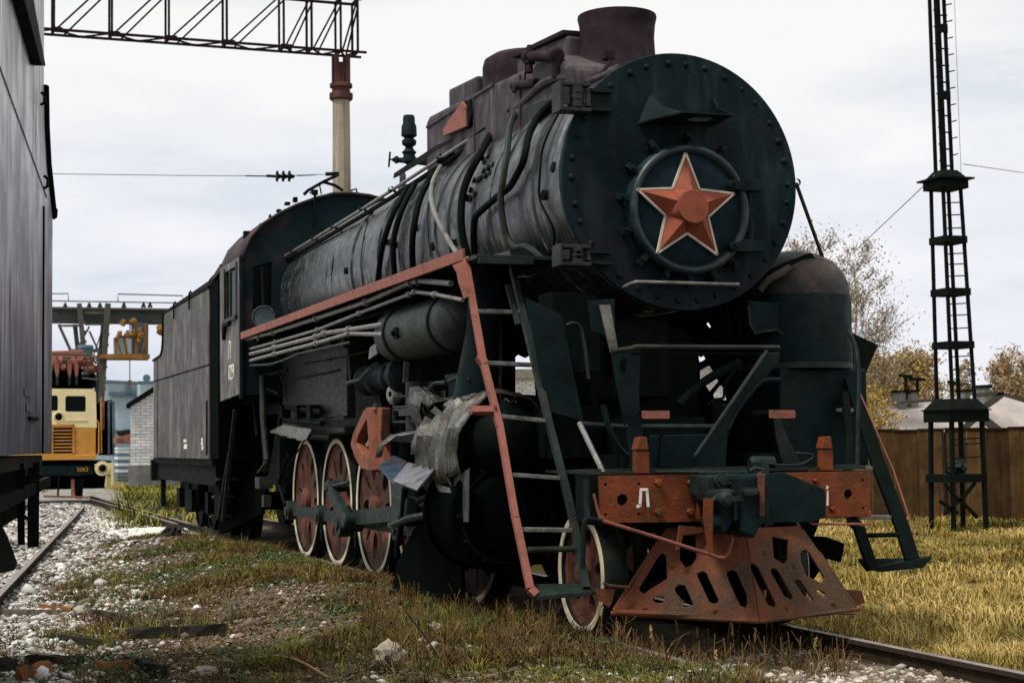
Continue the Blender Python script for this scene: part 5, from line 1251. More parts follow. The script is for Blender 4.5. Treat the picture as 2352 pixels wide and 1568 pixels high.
# pale ballast of the left track and its surroundings
def ball_mask(x, y):
    o = ltrack(x, y); nn = vnoise(x, y, 1.3, 5) + .5 * vnoise(x, y, .5, 6)
    p = np.clip(1.35 - np.maximum(o - .3, 0) * .62, 0, 1) * np.clip((nn - .30) * 2.4, .10, 1)
    return np.where(x > -1.35, 0, p)
x, y = pts(190000, -7.5, -1.3, -1.5, 38)
d = np.hypot(x - CAM.x, y - CAM.y)
ok, u, v, zz = in_view(x, y, gh(x, y))
pr = ball_mask(x, y) * np.clip(14 / zz, .12, 1) ; ok &= RNG.uniform(0, 1, len(x)) < pr
x, y, zz = x[ok], y[ok], zz[ok]; x, y, zz = x[:30000], y[:30000], zz[:30000]
sz = RNG.lognormal(-4.0, .42, len(x)) * np.clip(zz / 16, 1, 1.35)
wh = RNG.uniform(0, 1, len(x))
cols = np.where((wh < .40)[:, None], tint(len(x), (.56, .545, .53), .28), np.where((wh < .74)[:, None], tint(len(x), (.30, .275, .25), .35), tint(len(x), (.07, .065, .055), .5)))
scatter_stones('ballast_stones', x, y, sz, cols)
# pale lime patch beyond the mound
c = Z(385, 1222, -.10); cc = Z(270, 1200, -.1)
x = np.concatenate([RNG.normal(c.x, .55, 6000), RNG.normal(cc.x - .2, .3, 600)]); y = np.concatenate([RNG.normal(c.y, 1.3, 6000), RNG.normal(cc.y, .8, 600)])
keep = (np.abs(x - c.x) < .95)
x, y = x[keep], y[keep]
scatter_stones('lime_gravel', x, y, RNG.uniform(.02, .05, len(x)), tint(len(x), (.78, .76, .70), .12), .4)
# stones between the rails in the right foreground and scattered ones on the mound
x, y = pts(60000, -2.2, .9, -3.2, .3)
ok, u, v, zz = in_view(x, y, gh(x, y)); nn = vnoise(x, y, .6, 9)
ok &= RNG.uniform(0, 1, len(x)) < np.clip((nn - .25) * 1.5, .03, 1) * np.clip((x + 1.3) * 1.2, .10, 1) * .5
x, y = x[ok], y[ok]; wh = RNG.uniform(0, 1, len(x))
cols = np.where((wh < .30)[:, None], tint(len(x), (.46, .43, .38), .3), tint(len(x), (.17, .135, .10), .4))
scatter_stones('track_stones', x, y, RNG.lognormal(-4.15, .42, len(x)), cols)
x, y = pts(60000, -4.2, -1.0, -1.8, 16)
ok, u, v, zz = in_view(x, y, gh(x, y)); ok &= RNG.uniform(0, 1, len(x)) < .30
x, y = x[ok], y[ok]; wh = RNG.uniform(0, 1, len(x))
cols = np.where((wh < .06)[:, None], tint(len(x), (.5, .47, .42), .25), tint(len(x), (.17, .135, .105), .4))
scatter_stones('mound_pebbles', x, y, RNG.lognormal(-4.45, .5, len(x)), cols)

def blades(name, x, y, hgt, wid, cols, lean=.5, z=None, seg3=False):
    n = len(x); z = gh(x, y) if z is None else z
    a = RNG.uniform(0, 2 * pi, n); lx, ly = np.cos(a), np.sin(a)
    b_ = a + RNG.uniform(-1.2, 1.2, n) + pi / 2; wx, wy = np.cos(b_) * wid, np.sin(b_) * wid
    le = RNG.uniform(.1, 1, n) * lean * hgt
    B = np.stack([x, y, z - .01], -1); W_ = np.stack([wx, wy, 0 * wx], -1)
    mid = B + np.stack([lx * le * .35, ly * le * .35, hgt * .6], -1); tip = B + np.stack([lx * le, ly * le, hgt * RNG.uniform(.75, 1, n)], -1)
    P = np.stack([B - W_, B + W_, mid + W_ * .75, mid - W_ * .75, tip], 1).reshape(-1, 3)
    o = (np.arange(n) * 5)[:, None]
    F_ = np.concatenate([o + np.array([[0, 1, 2]]), o + np.array([[0, 2, 3]]), o + np.array([[3, 2, 4]])], 1).reshape(-1, 3)
    C = np.repeat(cols, 5, 0)
    me = bpy.data.meshes.new(name); fast_mesh(me, P, F_, 3, C, M['leaf'])
    ob = bpy.data.objects.new(name, me); COL.objects.link(ob); kind(ob, 'stuff'); return ob
def grass_cols(x, y, seed, dry=.5):
    n = len(x); k = vnoise(x, y, .9, seed) * .7 + vnoise(x, y, .3, seed + 1) * .3 + RNG.uniform(-.18, .18, n)
    c = np.where((k < .26)[:, None], tint(n, (.12, .115, .02), .4), np.where((k < .46)[:, None], tint(n, (.32, .24, .05), .35), tint(n, (.46, .36, .17), .32)))
    return c
def clumps(name, cx_, cy_, nper, hmean, wid, ccols, spread=.06, lean=.9, var=.3):
    """tufts: every centre carries its own height and colour, its blades lean outwards"""
    n = len(cx_); k = np.repeat(np.arange(n), nper); N_ = len(k)
    a = RNG.uniform(0, 2 * pi, N_); r = np.abs(RNG.normal(0, 1, N_)) * np.repeat(RNG.uniform(.5, 1.5, n) * spread, nper)
    x = cx_[k] + np.cos(a) * r; y = cy_[k] + np.sin(a) * r; z = gh(x, y) - .01
    ch = RNG.lognormal(0, .35, n) * hmean; h = ch[k] * RNG.uniform(.35, 1.1, N_)
    la = a + RNG.normal(0, .7, N_); le = h * RNG.uniform(.1, lean, N_)
    lx, ly = np.cos(la) * le, np.sin(la) * le
    wa = la + RNG.uniform(-1, 1, N_) + pi / 2; w_ = wid * RNG.uniform(.6, 1.4, N_); wx, wy = np.cos(wa) * w_, np.sin(wa) * w_
    B = np.stack([x, y, z], -1); W_ = np.stack([wx, wy, 0 * wx], -1)
    mid = B + np.stack([lx * .4, ly * .4, h * .62], -1); tip = B + np.stack([lx * 1.2, ly * 1.2, h * RNG.uniform(.55, 1, N_)], -1)
    P = np.stack([B - W_, B + W_, mid + W_ * .7, mid - W_ * .7, tip], 1).reshape(-1, 3)
    o = (np.arange(N_) * 5)[:, None]
    F_ = np.concatenate([o + np.array([[0, 1, 2]]), o + np.array([[0, 2, 3]]), o + np.array([[3, 2, 4]])], 1).reshape(-1, 3)
    C = ccols[k] * RNG.uniform(1 - var, 1 + var, (N_, 1)) * (1 + RNG.uniform(-.1, .1, (N_, 3)))
    me = bpy.data.meshes.new(name); fast_mesh(me, P, F_, 3, np.repeat(np.clip(C, 0, 1), 5, 0), M['leaf'])
    ob = bpy.data.objects.new(name, me); COL.objects.link(ob); kind(ob, 'stuff'); return ob
def pick(k, table):
    """colours by a 0..1 key through a table of (limit, colour)"""
    out_ = np.zeros((len(k), 3)); done = np.zeros(len(k), bool)
    for lim, col_ in table:
        s_ = (~done) & (k < lim); out_[s_] = col_; done |= s_
    out_[~done] = table[-1][1]; return out_
FT = [(.26, (.050, .058, .016)), (.42, (.12, .105, .024)), (.60, (.28, .205, .052)), (.80, (.45, .33, .11)), (9, (.52, .40, .17))]
# dry grass field on the far side of the engine
x, y = pts(90000, 1.0, 24, -3, 22)
ok, u, v, zz = in_view(x, y, gh(x, y), 450)
dens = np.clip((vnoise(x, y, .8, 30) * .55 + vnoise(x, y, .25, 32) * .45 - .34) * 3.6, .06, 1)
ok &= (RNG.uniform(0, 1, len(x)) < np.clip((13 / zz) ** 1.5, .10, 1) * dens * .85) & (u > 1350)
x, y, zz = x[ok][:12500], y[ok][:12500], zz[ok][:12500]
k_ = vnoise(x, y, 1.1, 41) * .55 + vnoise(x, y, .3, 42) * .25 + RNG.uniform(0, .28, len(x))
near = zz < 13.5
clumps('dry_grass', x[near], y[near], 26, .085, .0038, pick(k_[near], FT), .07, 1.4)
clumps('dry_grass', x[~near], y[~near], 18, .11, .0075, pick(k_[~near], FT), .12, 1.2)
x, y = pts(5200, 1.4, 9, -3, 6); ok, u, v, zz = in_view(x, y, gh(x, y), 30); ok &= (RNG.uniform(0, 1, len(x)) < .5 * (vnoise(x, y, .7, 33) > .5)); x, y = x[ok], y[ok]
clumps('tall_dry_grass', x, y, 9, .20, .0024, pick(RNG.uniform(.5, 1, len(x)), FT), .03, 1.0)
# grass before the shed and the crane
x, y = pts(9000, -7, 20, 22, 60)
ok, u, v, zz = in_view(x, y, gh(x, y), 30); ok &= (np.abs(ltrack(x, y)) > 1.6) & (np.abs(x) > .3) & (u < 700)
x, y = x[ok][:2200], y[ok][:2200]
clumps('far_grass', x, y, 12, .20, .016, pick(RNG.uniform(.1, .75, len(x)), FT) * np.array([.7, .85, .6]), .25, 1.1)
# weeds on the mound and in the foreground: brown tangles, yellow-green tufts, green patches
MT_ = [(.24, (.035, .070, .022)), (.38, (.075, .095, .018)), (.48, (.19, .165, .028)), (.64, (.13, .082, .028)), (.86, (.075, .046, .020)), (9, (.25, .17, .08))]
def mound_pick(n0, seed, lo):
    x, y = pts(n0, -5.2, -.86, -2.3, 16)
    x = np.where(RNG.uniform(0, 1, n0) < .25, RNG.uniform(-2.2, -.86, n0), x)
    ok, u, v, zz = in_view(x, y, gh(x, y), 30)
    a_ = vnoise(x, y, 1.2, seed) * .55 + vnoise(x, y, .4, seed + 1) * .3 + vnoise(x, y, .15, seed + 2) * .15
    o = ltrack(x, y); edge = np.clip((o - .9) * 1.1, .02, 1)
    edge = np.maximum(edge, np.clip((x + 1.7) * 1.3, 0, 1))
    ok &= RNG.uniform(0, 1, n0) < np.clip((a_ - lo) * 4.5, 0, 1) * edge * np.clip((12 / zz) ** 1.2, .2, 1)
    return x[ok], y[ok], zz[ok]
x, y, zz = mound_pick(80000, 60, .31); x, y = x[:9500], y[:9500]
k_ = vnoise(x, y, 1.0, 71) * .6 + vnoise(x, y, .3, 73) * .2 + RNG.uniform(0, .3, len(x))
clumps('mound_weeds', x, y, 20, .045, .0032, pick(k_, MT_), .05, 1.7, .4)
x, y, zz = mound_pick(40000, 64, .46); x, y = x[:2300], y[:2300]
k_ = vnoise(x, y, 1.3, 75) * .6 + RNG.uniform(0, .45, len(x))
clumps('weed_tufts', x, y, 26, .10, .0034, pick(k_, MT_), .05, 1.3, .35)
# brown straggling stems along the rail and before the pilot
q_ = [Z(u, v, -.06) for u, v in zip(RNG.uniform(820, 1960, 1500), RNG.uniform(1330, 1568, 1500))]
x = np.array([p.x for p in q_]); y = np.array([p.y for p in q_]); ok = ((x < -.86) | ((y < -1.0) & (x < .6))) & (vnoise(x, y, .5, 90) > .25); x, y = x[ok], y[ok]
clumps('straggling_weeds', x, y, 10, .155, .0024, pick(RNG.uniform(.5, .95, len(x)), MT_) * .72, .035, 1.5, .5)
# litter of dead leaves and stems lying on the soil
def leaves(name, x, y, z, s, cols, st='stuff', mat='leaf', tilt=.8):
    n = len(x); nrm = np.stack([RNG.normal(0, tilt, n), RNG.normal(0, tilt, n), np.ones(n)], -1); nrm /= np.linalg.norm(nrm, axis=1)[:, None]
    a = np.cross(nrm, RNG.normal(0, 1, (n, 3))); a /= np.linalg.norm(a, axis=1)[:, None]; b_ = np.cross(nrm, a)
    P0 = np.stack([x, y, z], -1); s = s[:, None]; asp = RNG.uniform(.35, .8, (n, 1))
    P = np.stack([P0 - a * s, P0 - b_ * s * asp, P0 + a * s, P0 + b_ * s * asp], 1).reshape(-1, 3)
    F_ = (np.arange(n) * 4)[:, None] + np.array([[0, 1, 2, 3]])
    me = bpy.data.meshes.new(name); fast_mesh(me, P, F_, 4, np.repeat(cols, 4, 0), M[mat])
    return P, me
def leaf_obj(name, me, parent=None, k='stuff'):
    o = bpy.data.objects.new(name, me); COL.objects.link(o)
    if k: kind(o, k)
    if parent: o.parent = parent; o.location = -wloc(parent)
    return o
x, y = pts(120000, -4.6, -.8, -2.3, 14); ok, u, v, zz = in_view(x, y, gh(x, y), 30)
ok &= RNG.uniform(0, 1, len(x)) < .55 * np.clip((ltrack(x, y) - .8) * 1.2, .05, 1) * np.clip(11 / zz, .2, 1)
x, y = x[ok][:42000], y[ok][:42000]; n = len(x)
_, me = leaves('leaf_litter', x, y, gh(x, y) + RNG.uniform(.0, .015, n), RNG.lognormal(-4.6, .5, n), pick(RNG.uniform(0, 1, n), [(.45, (.085, .052, .026)), (.75, (.15, .10, .05)), (.9, (.035, .028, .018)), (9, (.30, .23, .13))]) * RNG.uniform(.6, 1.4, (n, 1)), tilt=.6)
leaf_obj('leaf_litter', me)
# low leafy plants in patches
x, y = pts(90000, -4.6, -.9, -1.9, 12)
m_ = np.clip((vnoise(x, y, .7, 80) * .7 + vnoise(x, y, .2, 81) * .3 - .60) * 7, 0, 1) * np.clip((ltrack(x, y) - 1.3) * 2, 0, 1)
ok, u, v, zz = in_view(x, y, gh(x, y), 30); ok &= RNG.uniform(0, 1, len(x)) < m_ * .6
x, y = x[ok][:16000], y[ok][:16000]; n = len(x)
_, me = leaves('green_weeds', x, y, gh(x, y) + RNG.uniform(.01, .07, n), RNG.uniform(.008, .02, n), tint(n, (.05, .10, .04), .5))
leaf_obj('green_weeds', me)

# dry stalks with seed heads: the tall ones are things
def stalk(x, y, h, seed, cl=0, parts=True):
    r = random.Random(seed); z = float(gh(x, y)); ax = r.uniform(-.12, .12); ay = r.uniform(-.12, .12)
    p = [V(x, y, z - .02), V(x + ax * h * .4, y + ay * h * .4, z + h * .5), V(x + ax * h, y + ay * h, z + h)]
    mb = MB().tube(smoothpath(p, 3), .0028, 4)
    for k in range(r.randint(2, 5)):
        f = r.uniform(.2, .8); q = p[0].lerp(p[2], f); mb.tube([q, q + V(r.uniform(-.06, .06), r.uniform(-.06, .06), r.uniform(.03, .10))], .0016, 3)
    hd = MB()
    for k in range(14):
        q = p[1].lerp(p[2], .35 + .65 * k / 14) + V(r.uniform(-.008, .008), r.uniform(-.008, .008), 0)
        hd.rock(q, .006, .006, .010, seed + k, .3, 0)
    return mb, hd
M['stalk'] = plain('dry_stalk', (.19, .115, .045), .9, .1)
M['seed'] = plain('seed_head', (.36, .27, .12), .9, .1)
spots = [(1560, 1500, .30), (1600, 1500, .24), (1690, 1520, .33), (1728, 1525, .30), (1478, 1440, .26), (1340, 1440, .30), (1296, 1400, .30), (1250, 1385, .22), (1170, 1395, .22), (1500, 1540, .34), (1640, 1560, .22), (1868, 1530, .24), (1420, 1510, .30), (1440, 1450, .26), (1120, 1380, .26), (1080, 1350, .32), (1380, 1545, .35)]
SL_ = ['dry stalk left of the middle of the pilot, in front of the dark gap', 'shorter dry stalk just right of the pilot bottom left corner', 'tall dry stalk under the nose of the pilot',
 'tall pale stalk right of the pilot nose, before the dark sleepers', 'dry stalk between front wheel and pilot tab', 'dry stalk at the foot of the front wheel', 'dry stalk between the ladder foot and the front wheel',
 'short dry stalk right under the ladder foot', 'short dry stalk left of the ladder foot', 'tall dry stalk at the bottom edge left of the pilot nose', 'short dry stalk at the very bottom edge below the pilot', 'dry stalk beside the bare right rail',
 'dry stalk standing low in front of the front wheel', 'dry stalk closest to the white pebbles by the front wheel', 'dry stalk at the edge of the black cylinder guard', 'tall dry stalk before the black cylinder guard', 'tall dry stalk at the bottom edge in line with the front wheel']
for i, (u, v, h) in enumerate(spots):
    q = Z(u, v, -.13); s_, hd = stalk(q.x, q.y, h * .9, 100 + i)
    w_ = thing('dry_weed', SL_[i], 'weed', (q.x, q.y, float(gh(q.x, q.y))), 'dry seed stalks in the foreground')
    s_.build('stem', M['stalk'], w_, smooth=False); hd.build('seed_head', M['seed'], w_, smooth=False)
mbs = MB()
for i in range(520):
    u, v = RNG.uniform(820, 1950), RNG.uniform(1330, 1565); q = Z(u, v, -.12)
    if q.x > -.9 and v < 1470: continue
    s_, hd = stalk(q.x, q.y, RNG.uniform(.08, .26), 400 + i); mbs.add(s_.v, s_.f)
kind(mbs.build('dry_twigs', M['stalk'], None, smooth=False, recalc=False), 'stuff')

# ================================================================== TRACKS
def rail_profile():
    return [(-.035, 0), (.035, 0), (.036, -.03), (.012, -.045), (.010, -.125), (.06, -.14), (.065, -.152), (-.065, -.152), (-.06, -.14), (-.010, -.125), (-.012, -.045), (-.036, -.03)]
def rail(name, p, q, par, top='railtop'):
    p, q = Vector(p), Vector(q); d = (q - p).normalized(); a = d.cross(V(0, 0, 1)).normalized()
    mb = MB(); prof = rail_profile(); n = len(prof); nseg = 24
    for k in range(nseg + 1):
        c = p.lerp(q, k / nseg); mb.v += [c + a * x + V(0, 0, z) for x, z in prof]
    for k in range(nseg):
        for i in range(n): j = (i + 1) % n; mb.f.append((k * n + i, k * n + j, (k + 1) * n + j, (k + 1) * n + i))
    mb.f.append(tuple(range(n))); mb.f.append(tuple(nseg * n + i for i in reversed(range(n))))
    o = mb.build(name, M['railside'], par, smooth=False)
    tp = MB().prism([p - a * .034 + V(0, 0, .002), p + a * .034 + V(0, 0, .002), p + a * .034 + V(0, 0, -.006), p - a * .034 + V(0, 0, -.006)], q - p).build('rail_head', M[top], o, smooth=False)
    return o
def sleepers(par, fn, n, length=2.7, w_=.24, seed=1):
    r = random.Random(seed); first = None
    for k in range(n):
        (x, y, ang) = fn(k)
        if first is None:
            first = MB().box(-length / 2, length / 2, -w_ / 2, w_ / 2, -.09, .09).build('sleeper', M['sleeper'], par, smooth=False, bevel=.012); o = first
        else: o = first.copy(); COL.objects.link(o); o.parent = par
        o.location = V(x + r.uniform(-.03, .03), y + r.uniform(-.02, .02), -.245 + r.uniform(0, .012)) - wloc(par); o.rotation_euler = (0, 0, ang + r.uniform(-.02, .02))
tk1 = thing('railway_track', 'railway track under the star-fronted engine, near rail showing in the grass', 'railway track', (0, 5, -.15))
rail('rail', (-.797, -6, 0), (-.797, 40, 0), tk1); rail('rail', (.797, -6, 0), (.797, 30, 0), tk1)
sleepers(tk1, lambda k: (0, -4.5 + k * .62, 0), 46)
tk2 = thing('railway_track', 'left railway track leading through pale ballast to the yellow machine', 'railway track', (-5, 10, -.15))
def L1(s, off): return V(-5.46 + E1[0] * s + E1[1] * off, 6.77 + E1[1] * s - E1[0] * off, 0)
rail('rail', L1(-14, .745), L1(24.8, .745), tk2); rail('rail', L1(-14, -.79), L1(30, -.79), tk2)
ang = -math.atan2(E1[0], E1[1])
sleepers(tk2, lambda k: (*L1(-9 + k * .62, -.05)[:2], ang), 60, 2.65, .24, 4)
tk3 = thing('railway_track', 'short cut-off rail lying beside the tender, its end turned down into the gravel', 'railway track', (-1.1, 28, -.15))
rail('rail', (-1.07, 37, 0), (-1.03, 20.4, 0), tk3)
MB().tube([(-1.03, 20.4, -.03), (-1.0, 19.9, -.08), (-.97, 19.2, -.16)], .03, 6).build('bent_end', M['railside'], tk3)

# ================================================================== LEFT TENDER / WAGON in the foreground
WO = V(-5.46, 6.77, 0)
def WP(s, off, z): return V(WO.x + E1[0] * s + E1[1] * off, WO.y + E1[1] * s - E1[0] * off, z)
def WN(u, v, off):
    n = V(E1[1], -E1[0], 0); return PL(u, v, WO + n * off, n)
def ws(p): return (p - WO).dot(V(E1[0], E1[1], 0))
WG = thing('locomotive_tender', 'tall violet-grey streaked tender cut off by the left picture edge', 'tender', tuple(WP(-10, 0, 0)))
SO = 1.49
def wbox(mb, s0, s1, o0, o1, z0, z1):
    return mb.hexa([WP(s, o, z) for s in (s0, s1) for o in (o0, o1) for z in (z0, z1)])
send = ws(WN(120, 700, SO)); stop = ws(WN(101, 300, SO))
ztop = WN(98, 190, SO).z; zsh = WN(122, 500, SO).z; zb = WN(110, 1040, SO).z
print('wagon', send, stop, ztop, zsh, zb)
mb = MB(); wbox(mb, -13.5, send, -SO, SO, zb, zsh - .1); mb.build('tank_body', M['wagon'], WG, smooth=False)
prof = [(stop - .02, zsh - .1), (send, zsh - .1), (send, zsh), (send - .15, zsh + .06), (stop + .35, zsh + .25), (stop + .1, zsh + .45), (stop, zsh + .7), (stop - .02, ztop), (stop - .05, 4.4)]
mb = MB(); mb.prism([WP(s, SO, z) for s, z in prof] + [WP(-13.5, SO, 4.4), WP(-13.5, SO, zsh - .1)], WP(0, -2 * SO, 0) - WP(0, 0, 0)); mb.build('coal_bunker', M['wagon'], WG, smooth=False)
MB().tube([WP(s, SO + .01, z) for s, z in prof[2:-1]], .022, 8).build('edge_bead', M['iron'], WG)
mb = MB(); q = [WN(105, 152, SO + .06), WN(96, 150, SO + .06), WN(48, -30, SO + .06), WN(70, -40, SO + .06)]
mb.prism(q, WP(0, -.10, 0) - WP(0, 0, 0)); mb.build('top_flap', M['iron'], WG, smooth=False)
q0, q1 = WN(0, 155, SO + .004), WN(108, 455, SO + .004)
MB().beam(q0 + (q0 - q1) * .25, q1, .004, .006, (0, 0, 1)).build('seam_strip', M['iron'], WG, smooth=False)
ss = ws(WN(97, 800, SO))
mb = MB(); wbox(mb, ss - .01, ss + .01, SO, SO + .012, zb, zsh - .1); mb.build('corner_strip', M['iron'], WG, smooth=False)
for (u, v) in ((97, 228), (104, 420), (124, 490)): MB().tube([WN(u - 2, v - 16, SO + .02), WN(u + 6, v - 8, SO + .04), WN(u + 5, v + 8, SO + .04), WN(u - 2, v + 12, SO + .02)], .010, 6).build('grab_hook', M['iron'], WG)
for (u, v) in ((62, 900), (66, 935)): MB().prism([WN(u - 7, v - 10, SO + .003), WN(u + 8, v - 4, SO + .003), WN(u + 8, v + 14, SO + .003), WN(u - 6, v + 8, SO + .003)], WP(0, .003, 0) - WP(0, 0, 0)).build('painted_mark', M['palescrap'], WG, smooth=False)
MB().beam(WN(68, 960, SO + .01), WN(85, 962, SO + .01), .02, .02).build('small_bracket', M['iron'], WG, smooth=False)
mb = MB(); wbox(mb, -13.5, send + .12, -1.4, 1.42, zb - .09, zb - .015); mb.build('deck_edge', M['iron2'], WG, smooth=False)
mb = MB(); wbox(mb, -13.5, send - .1, -1.3, 1.32, zb - .42, zb - .10); mb.build('underframe', M['iron'], WG, smooth=False)
for (u0, v0, u1, v1, wd) in ((77, 1150, 76, 1256, .07), (46, 1165, 49, 1248, .04)):
    a, b_ = WN(u0, v0, 1.42), WN(u1, v1, 1.42); MB().beam(a + V(0, 0, .25), b_, wd, wd, (0, 1, 0)).build('step_post', M['iron'], WG, smooth=False)
MB().beam(WN(-30, 1172, 1.42), WN(110, 1105, 1.42), .04, .07).build('brake_rod', M['iron'], WG, smooth=False)
MB().tube(smoothpath([WN(u, v, 1.40) for u, v in ((28, 1160), (48, 1178), (62, 1190), (80, 1190))], 3), .012, 6).build('air_hose', M['iron'], WG)
MB().prism([WN(u, v, 1.30) for u, v in ((-60, 1180), (0, 1192), (18, 1225), (32, 1262), (42, 1290), (36, 1310), (-60, 1330))], WP(0, -.12, 0) - WP(0, 0, 0)).build('bogie_frame', M['iron'], WG, smooth=False, bevel=.02)
mb = MB(); wbox(mb, -13.5, -7.2, -1.2, 1.2, .3, zb - .4); mb.build('bogie_mass', M['black'], WG, smooth=False)

# ================================================================== YELLOW RAIL CRANE ahead of the left track
YC = 37.0
CR = thing('rail_crane', 'yellow and cream diesel rail crane facing us at the end of the left track', 'rail crane', (-2.2, YC + 2, 0))
def yc(pts_, y=YC): return [Y(u, v, y) for u, v in pts_]
x0, x1 = Y(40, 960, YC).x, Y(220, 960, YC).x
zt, zm, zl = Y(150, 892, YC).z, Y(150, 980, YC).z, Y(150, 1056, YC).z
outer = yc([(60, 892), (212, 893), (220, 900), (222, 982), (60, 978)])
win = lambda a, b, c_, d_: yc([(a + 3, c_), (b - 3, c_), (b, c_ + 4), (b, d_ - 3), (b - 2, d_), (a + 2, d_), (a, d_ - 3), (a, c_ + 4)])
pc = plate('cab_panel', outer, [win(150, 197, 909, 945), win(92, 133, 908, 943), [Y(135 + 8.5 * cos(k * pi / 6), 957 + 9 * sin(k * pi / 6), YC) for k in range(12)]], .05, M['cream'], CR, outer[0], (1, 0, 0), (0, 0, 1))
MB().box(x0, x1 - .05, YC + .12, YC + 3, zm, zt - .03).build('cab_body', M['black'], CR, smooth=False)
for a, b_ in ((150, 197), (92, 133)):
    q = yc([(a - 1, 908), (b_ + 1, 908), (b_ + 1, 947), (a - 1, 947)], YC + .09); MB().prism(q, (0, .01, 0)).build('window_pane', M['glass'], pc, smooth=False)
MB().lathe(Y(135, 957, YC - .06), YAX, [(0, .13), (.06, .15), (.07, .12), (.12, .10), (.13, .01)], 18).build('headlamp', M['cream'], CR)
MB().lathe(Y(135, 957, YC - .04), YAX, [(0, .09), (.002, .01)], 18).build('lamp_glass', M['black'], CR)
gx0, gx1, gz0, gz1 = Y(95, 1000, YC).x, Y(169, 1000, YC).x, Y(130, 1041, YC).z, Y(130, 978, YC).z
body = MB().box(gx1, x1, YC - .02, YC + 3, zl, zm).box(x0, gx1, YC + .1, YC + 3, zl, zm).box(x0 + .15, x1, YC - .05, YC + .5, zl, zl + .14).build('engine_hood', M['yellow'], CR, smooth=False, bevel=.012)
MB().box(x0, gx1 - .02, YC + .02, YC + .09, gz0, gz1).build('grille_cavity', M['black'], CR, smooth=False)
MB().box(gx1 - .03, gx1 + .02, YC - .05, YC + .02, gz0 - .04, gz1 + .04).box(x0, gx1, YC - .05, YC + .0, gz0 - .05, gz0).box(x0, gx1, YC - .05, YC + .0, gz1, gz1 + .05).build('grille_frame', M['yellow'], CR, smooth=False)
sl0 = None
for k in range(8):
    z = gz0 + .06 + (gz1 - gz0 - .08) * k / 7.3
    if sl0 is None: sl0 = MB().box(x0, gx1 - .03, YC - .03, YC + .02, z, z + .035).build('slat', M['yellow'], body, smooth=False)
    else: inst(sl0, body, WLOC[sl0.name] + V(0, 0, z - (gz0 + .06)))
MB().box(Y(119, 1000, YC).x, Y(121, 1000, YC).x + .01, YC - .045, YC - .03, gz0, gz1).build('grille_bar', M['yellow'], body, smooth=False)
MB().box(Y(150, 960, YC).x, Y(200, 960, YC).x, YC - .04, YC - .0, Y(150, 967, YC).z, Y(150, 963, YC).z).build('hand_bar', M['cream'], pc, smooth=False)
MB().tube(yc([(222, 965), (227, 970), (227, 1040), (222, 1045)], YC - .05), .02, 6).tube(yc([(232, 910), (233, 1040)], YC), .018, 6).build('grab_rail', M['yellow'], CR)
MB().prism(yc([(223, 925), (256, 917), (262, 925), (262, 1045), (223, 1045)], YC + .8), (0, .8, 0)).build('side_cabinet', M['black'], CR, smooth=False)
MB().prism(yc([(230, 925), (240, 922), (240, 985), (230, 990)], YC + .6), (0, .1, 0)).build('rust_panel', M['pinkred'], CR, smooth=False)
fm = yc([(250, 922), (260, 922), (262, 1046), (250, 1046)], YC + .5)
MB().beam(fm[0], fm[1], .08, .06).beam(fm[1], fm[2], .08, .06, (0, 1, 0)).beam(fm[3], fm[0], .06, .06, (0, 1, 0)).build('side_frame', M['bluetrim'], CR, smooth=False)
MB().prism(yc([(50, 1057), (255, 1057), (262, 1072), (262, 1092), (200, 1096), (50, 1096)], YC + .3), (0, 3, 0)).build('chassis', M['iron'], CR, smooth=False)
MB().prism(yc([(40, 1070), (210, 1068), (215, 1088), (190, 1092), (40, 1092)], YC), (0, .2, 0)).build('buffer_beam', M['iron3'], CR, smooth=False)
text_mesh('number_plate', '5062', .16, M['yellow'], CR, tuple(Y(190, 1078, YC - .03)), (1, 0, 0), (0, 0, 1), .003)
MB().lathe(Y(235, 1075, YC - .1), YAX, [(0, .13), (.02, .14), (.02, .21), (.04, .21), (.05, .01)], 20).build('buffer', M['cream'], CR)
MB().lathe(Y(236, 1075, YC - .12), YAX, [(0, .01), (.0, .09), (.05, .09)], 16).build('buffer_centre', M['black'], CR)
MB().prism(yc([(216, 1066), (255, 1062), (255, 1090), (248, 1090), (240, 1084), (230, 1086)], YC - .02), (0, .06, 0)).build('corner_plate', M['cream'], CR, smooth=False)
mb = MB()
for (u, w_) in ((129, .012), (171, .012), (134, 0)): pass
MB().beam(*yc([(167, 1100), (167, 1138)], YC - .1), .09, .05, (0, 1, 0)).beam(*yc([(100, 1139), (205, 1142)], YC - .1), .05, .06).build('step_frame', M['pinkred'], CR, smooth=False)
MB().beam(*yc([(258, 1062), (258, 1114)], YC - .1), .07, .05, (0, 1, 0)).beam(*yc([(245, 1088), (242, 1118)], YC - .05), .04, .04, (0, 1, 0)).build('corner_step', M['cream'], CR, smooth=False)
MB().beam(*yc([(190, 1098), (188, 1140)], YC - .1), .04, .04, (0, 1, 0)).beam(*yc([(135, 1085), (133, 1140)], YC - .1), .05, .04, (0, 1, 0)).build('hose', M['iron'], CR, smooth=False)
for xx in (-2.95, -1.35):
    MB().lathe((xx, YC + .6, .48), (1, 0, 0), [(-.08, .01), (-.08, .48), (.08, .5), (.1, .01)], 28).build('wheel', M['iron'], CR)
MB().box(x0, x1 + .3, YC + .25, YC + 3, .28, .8).build('bogie', M['black'], CR, smooth=False)
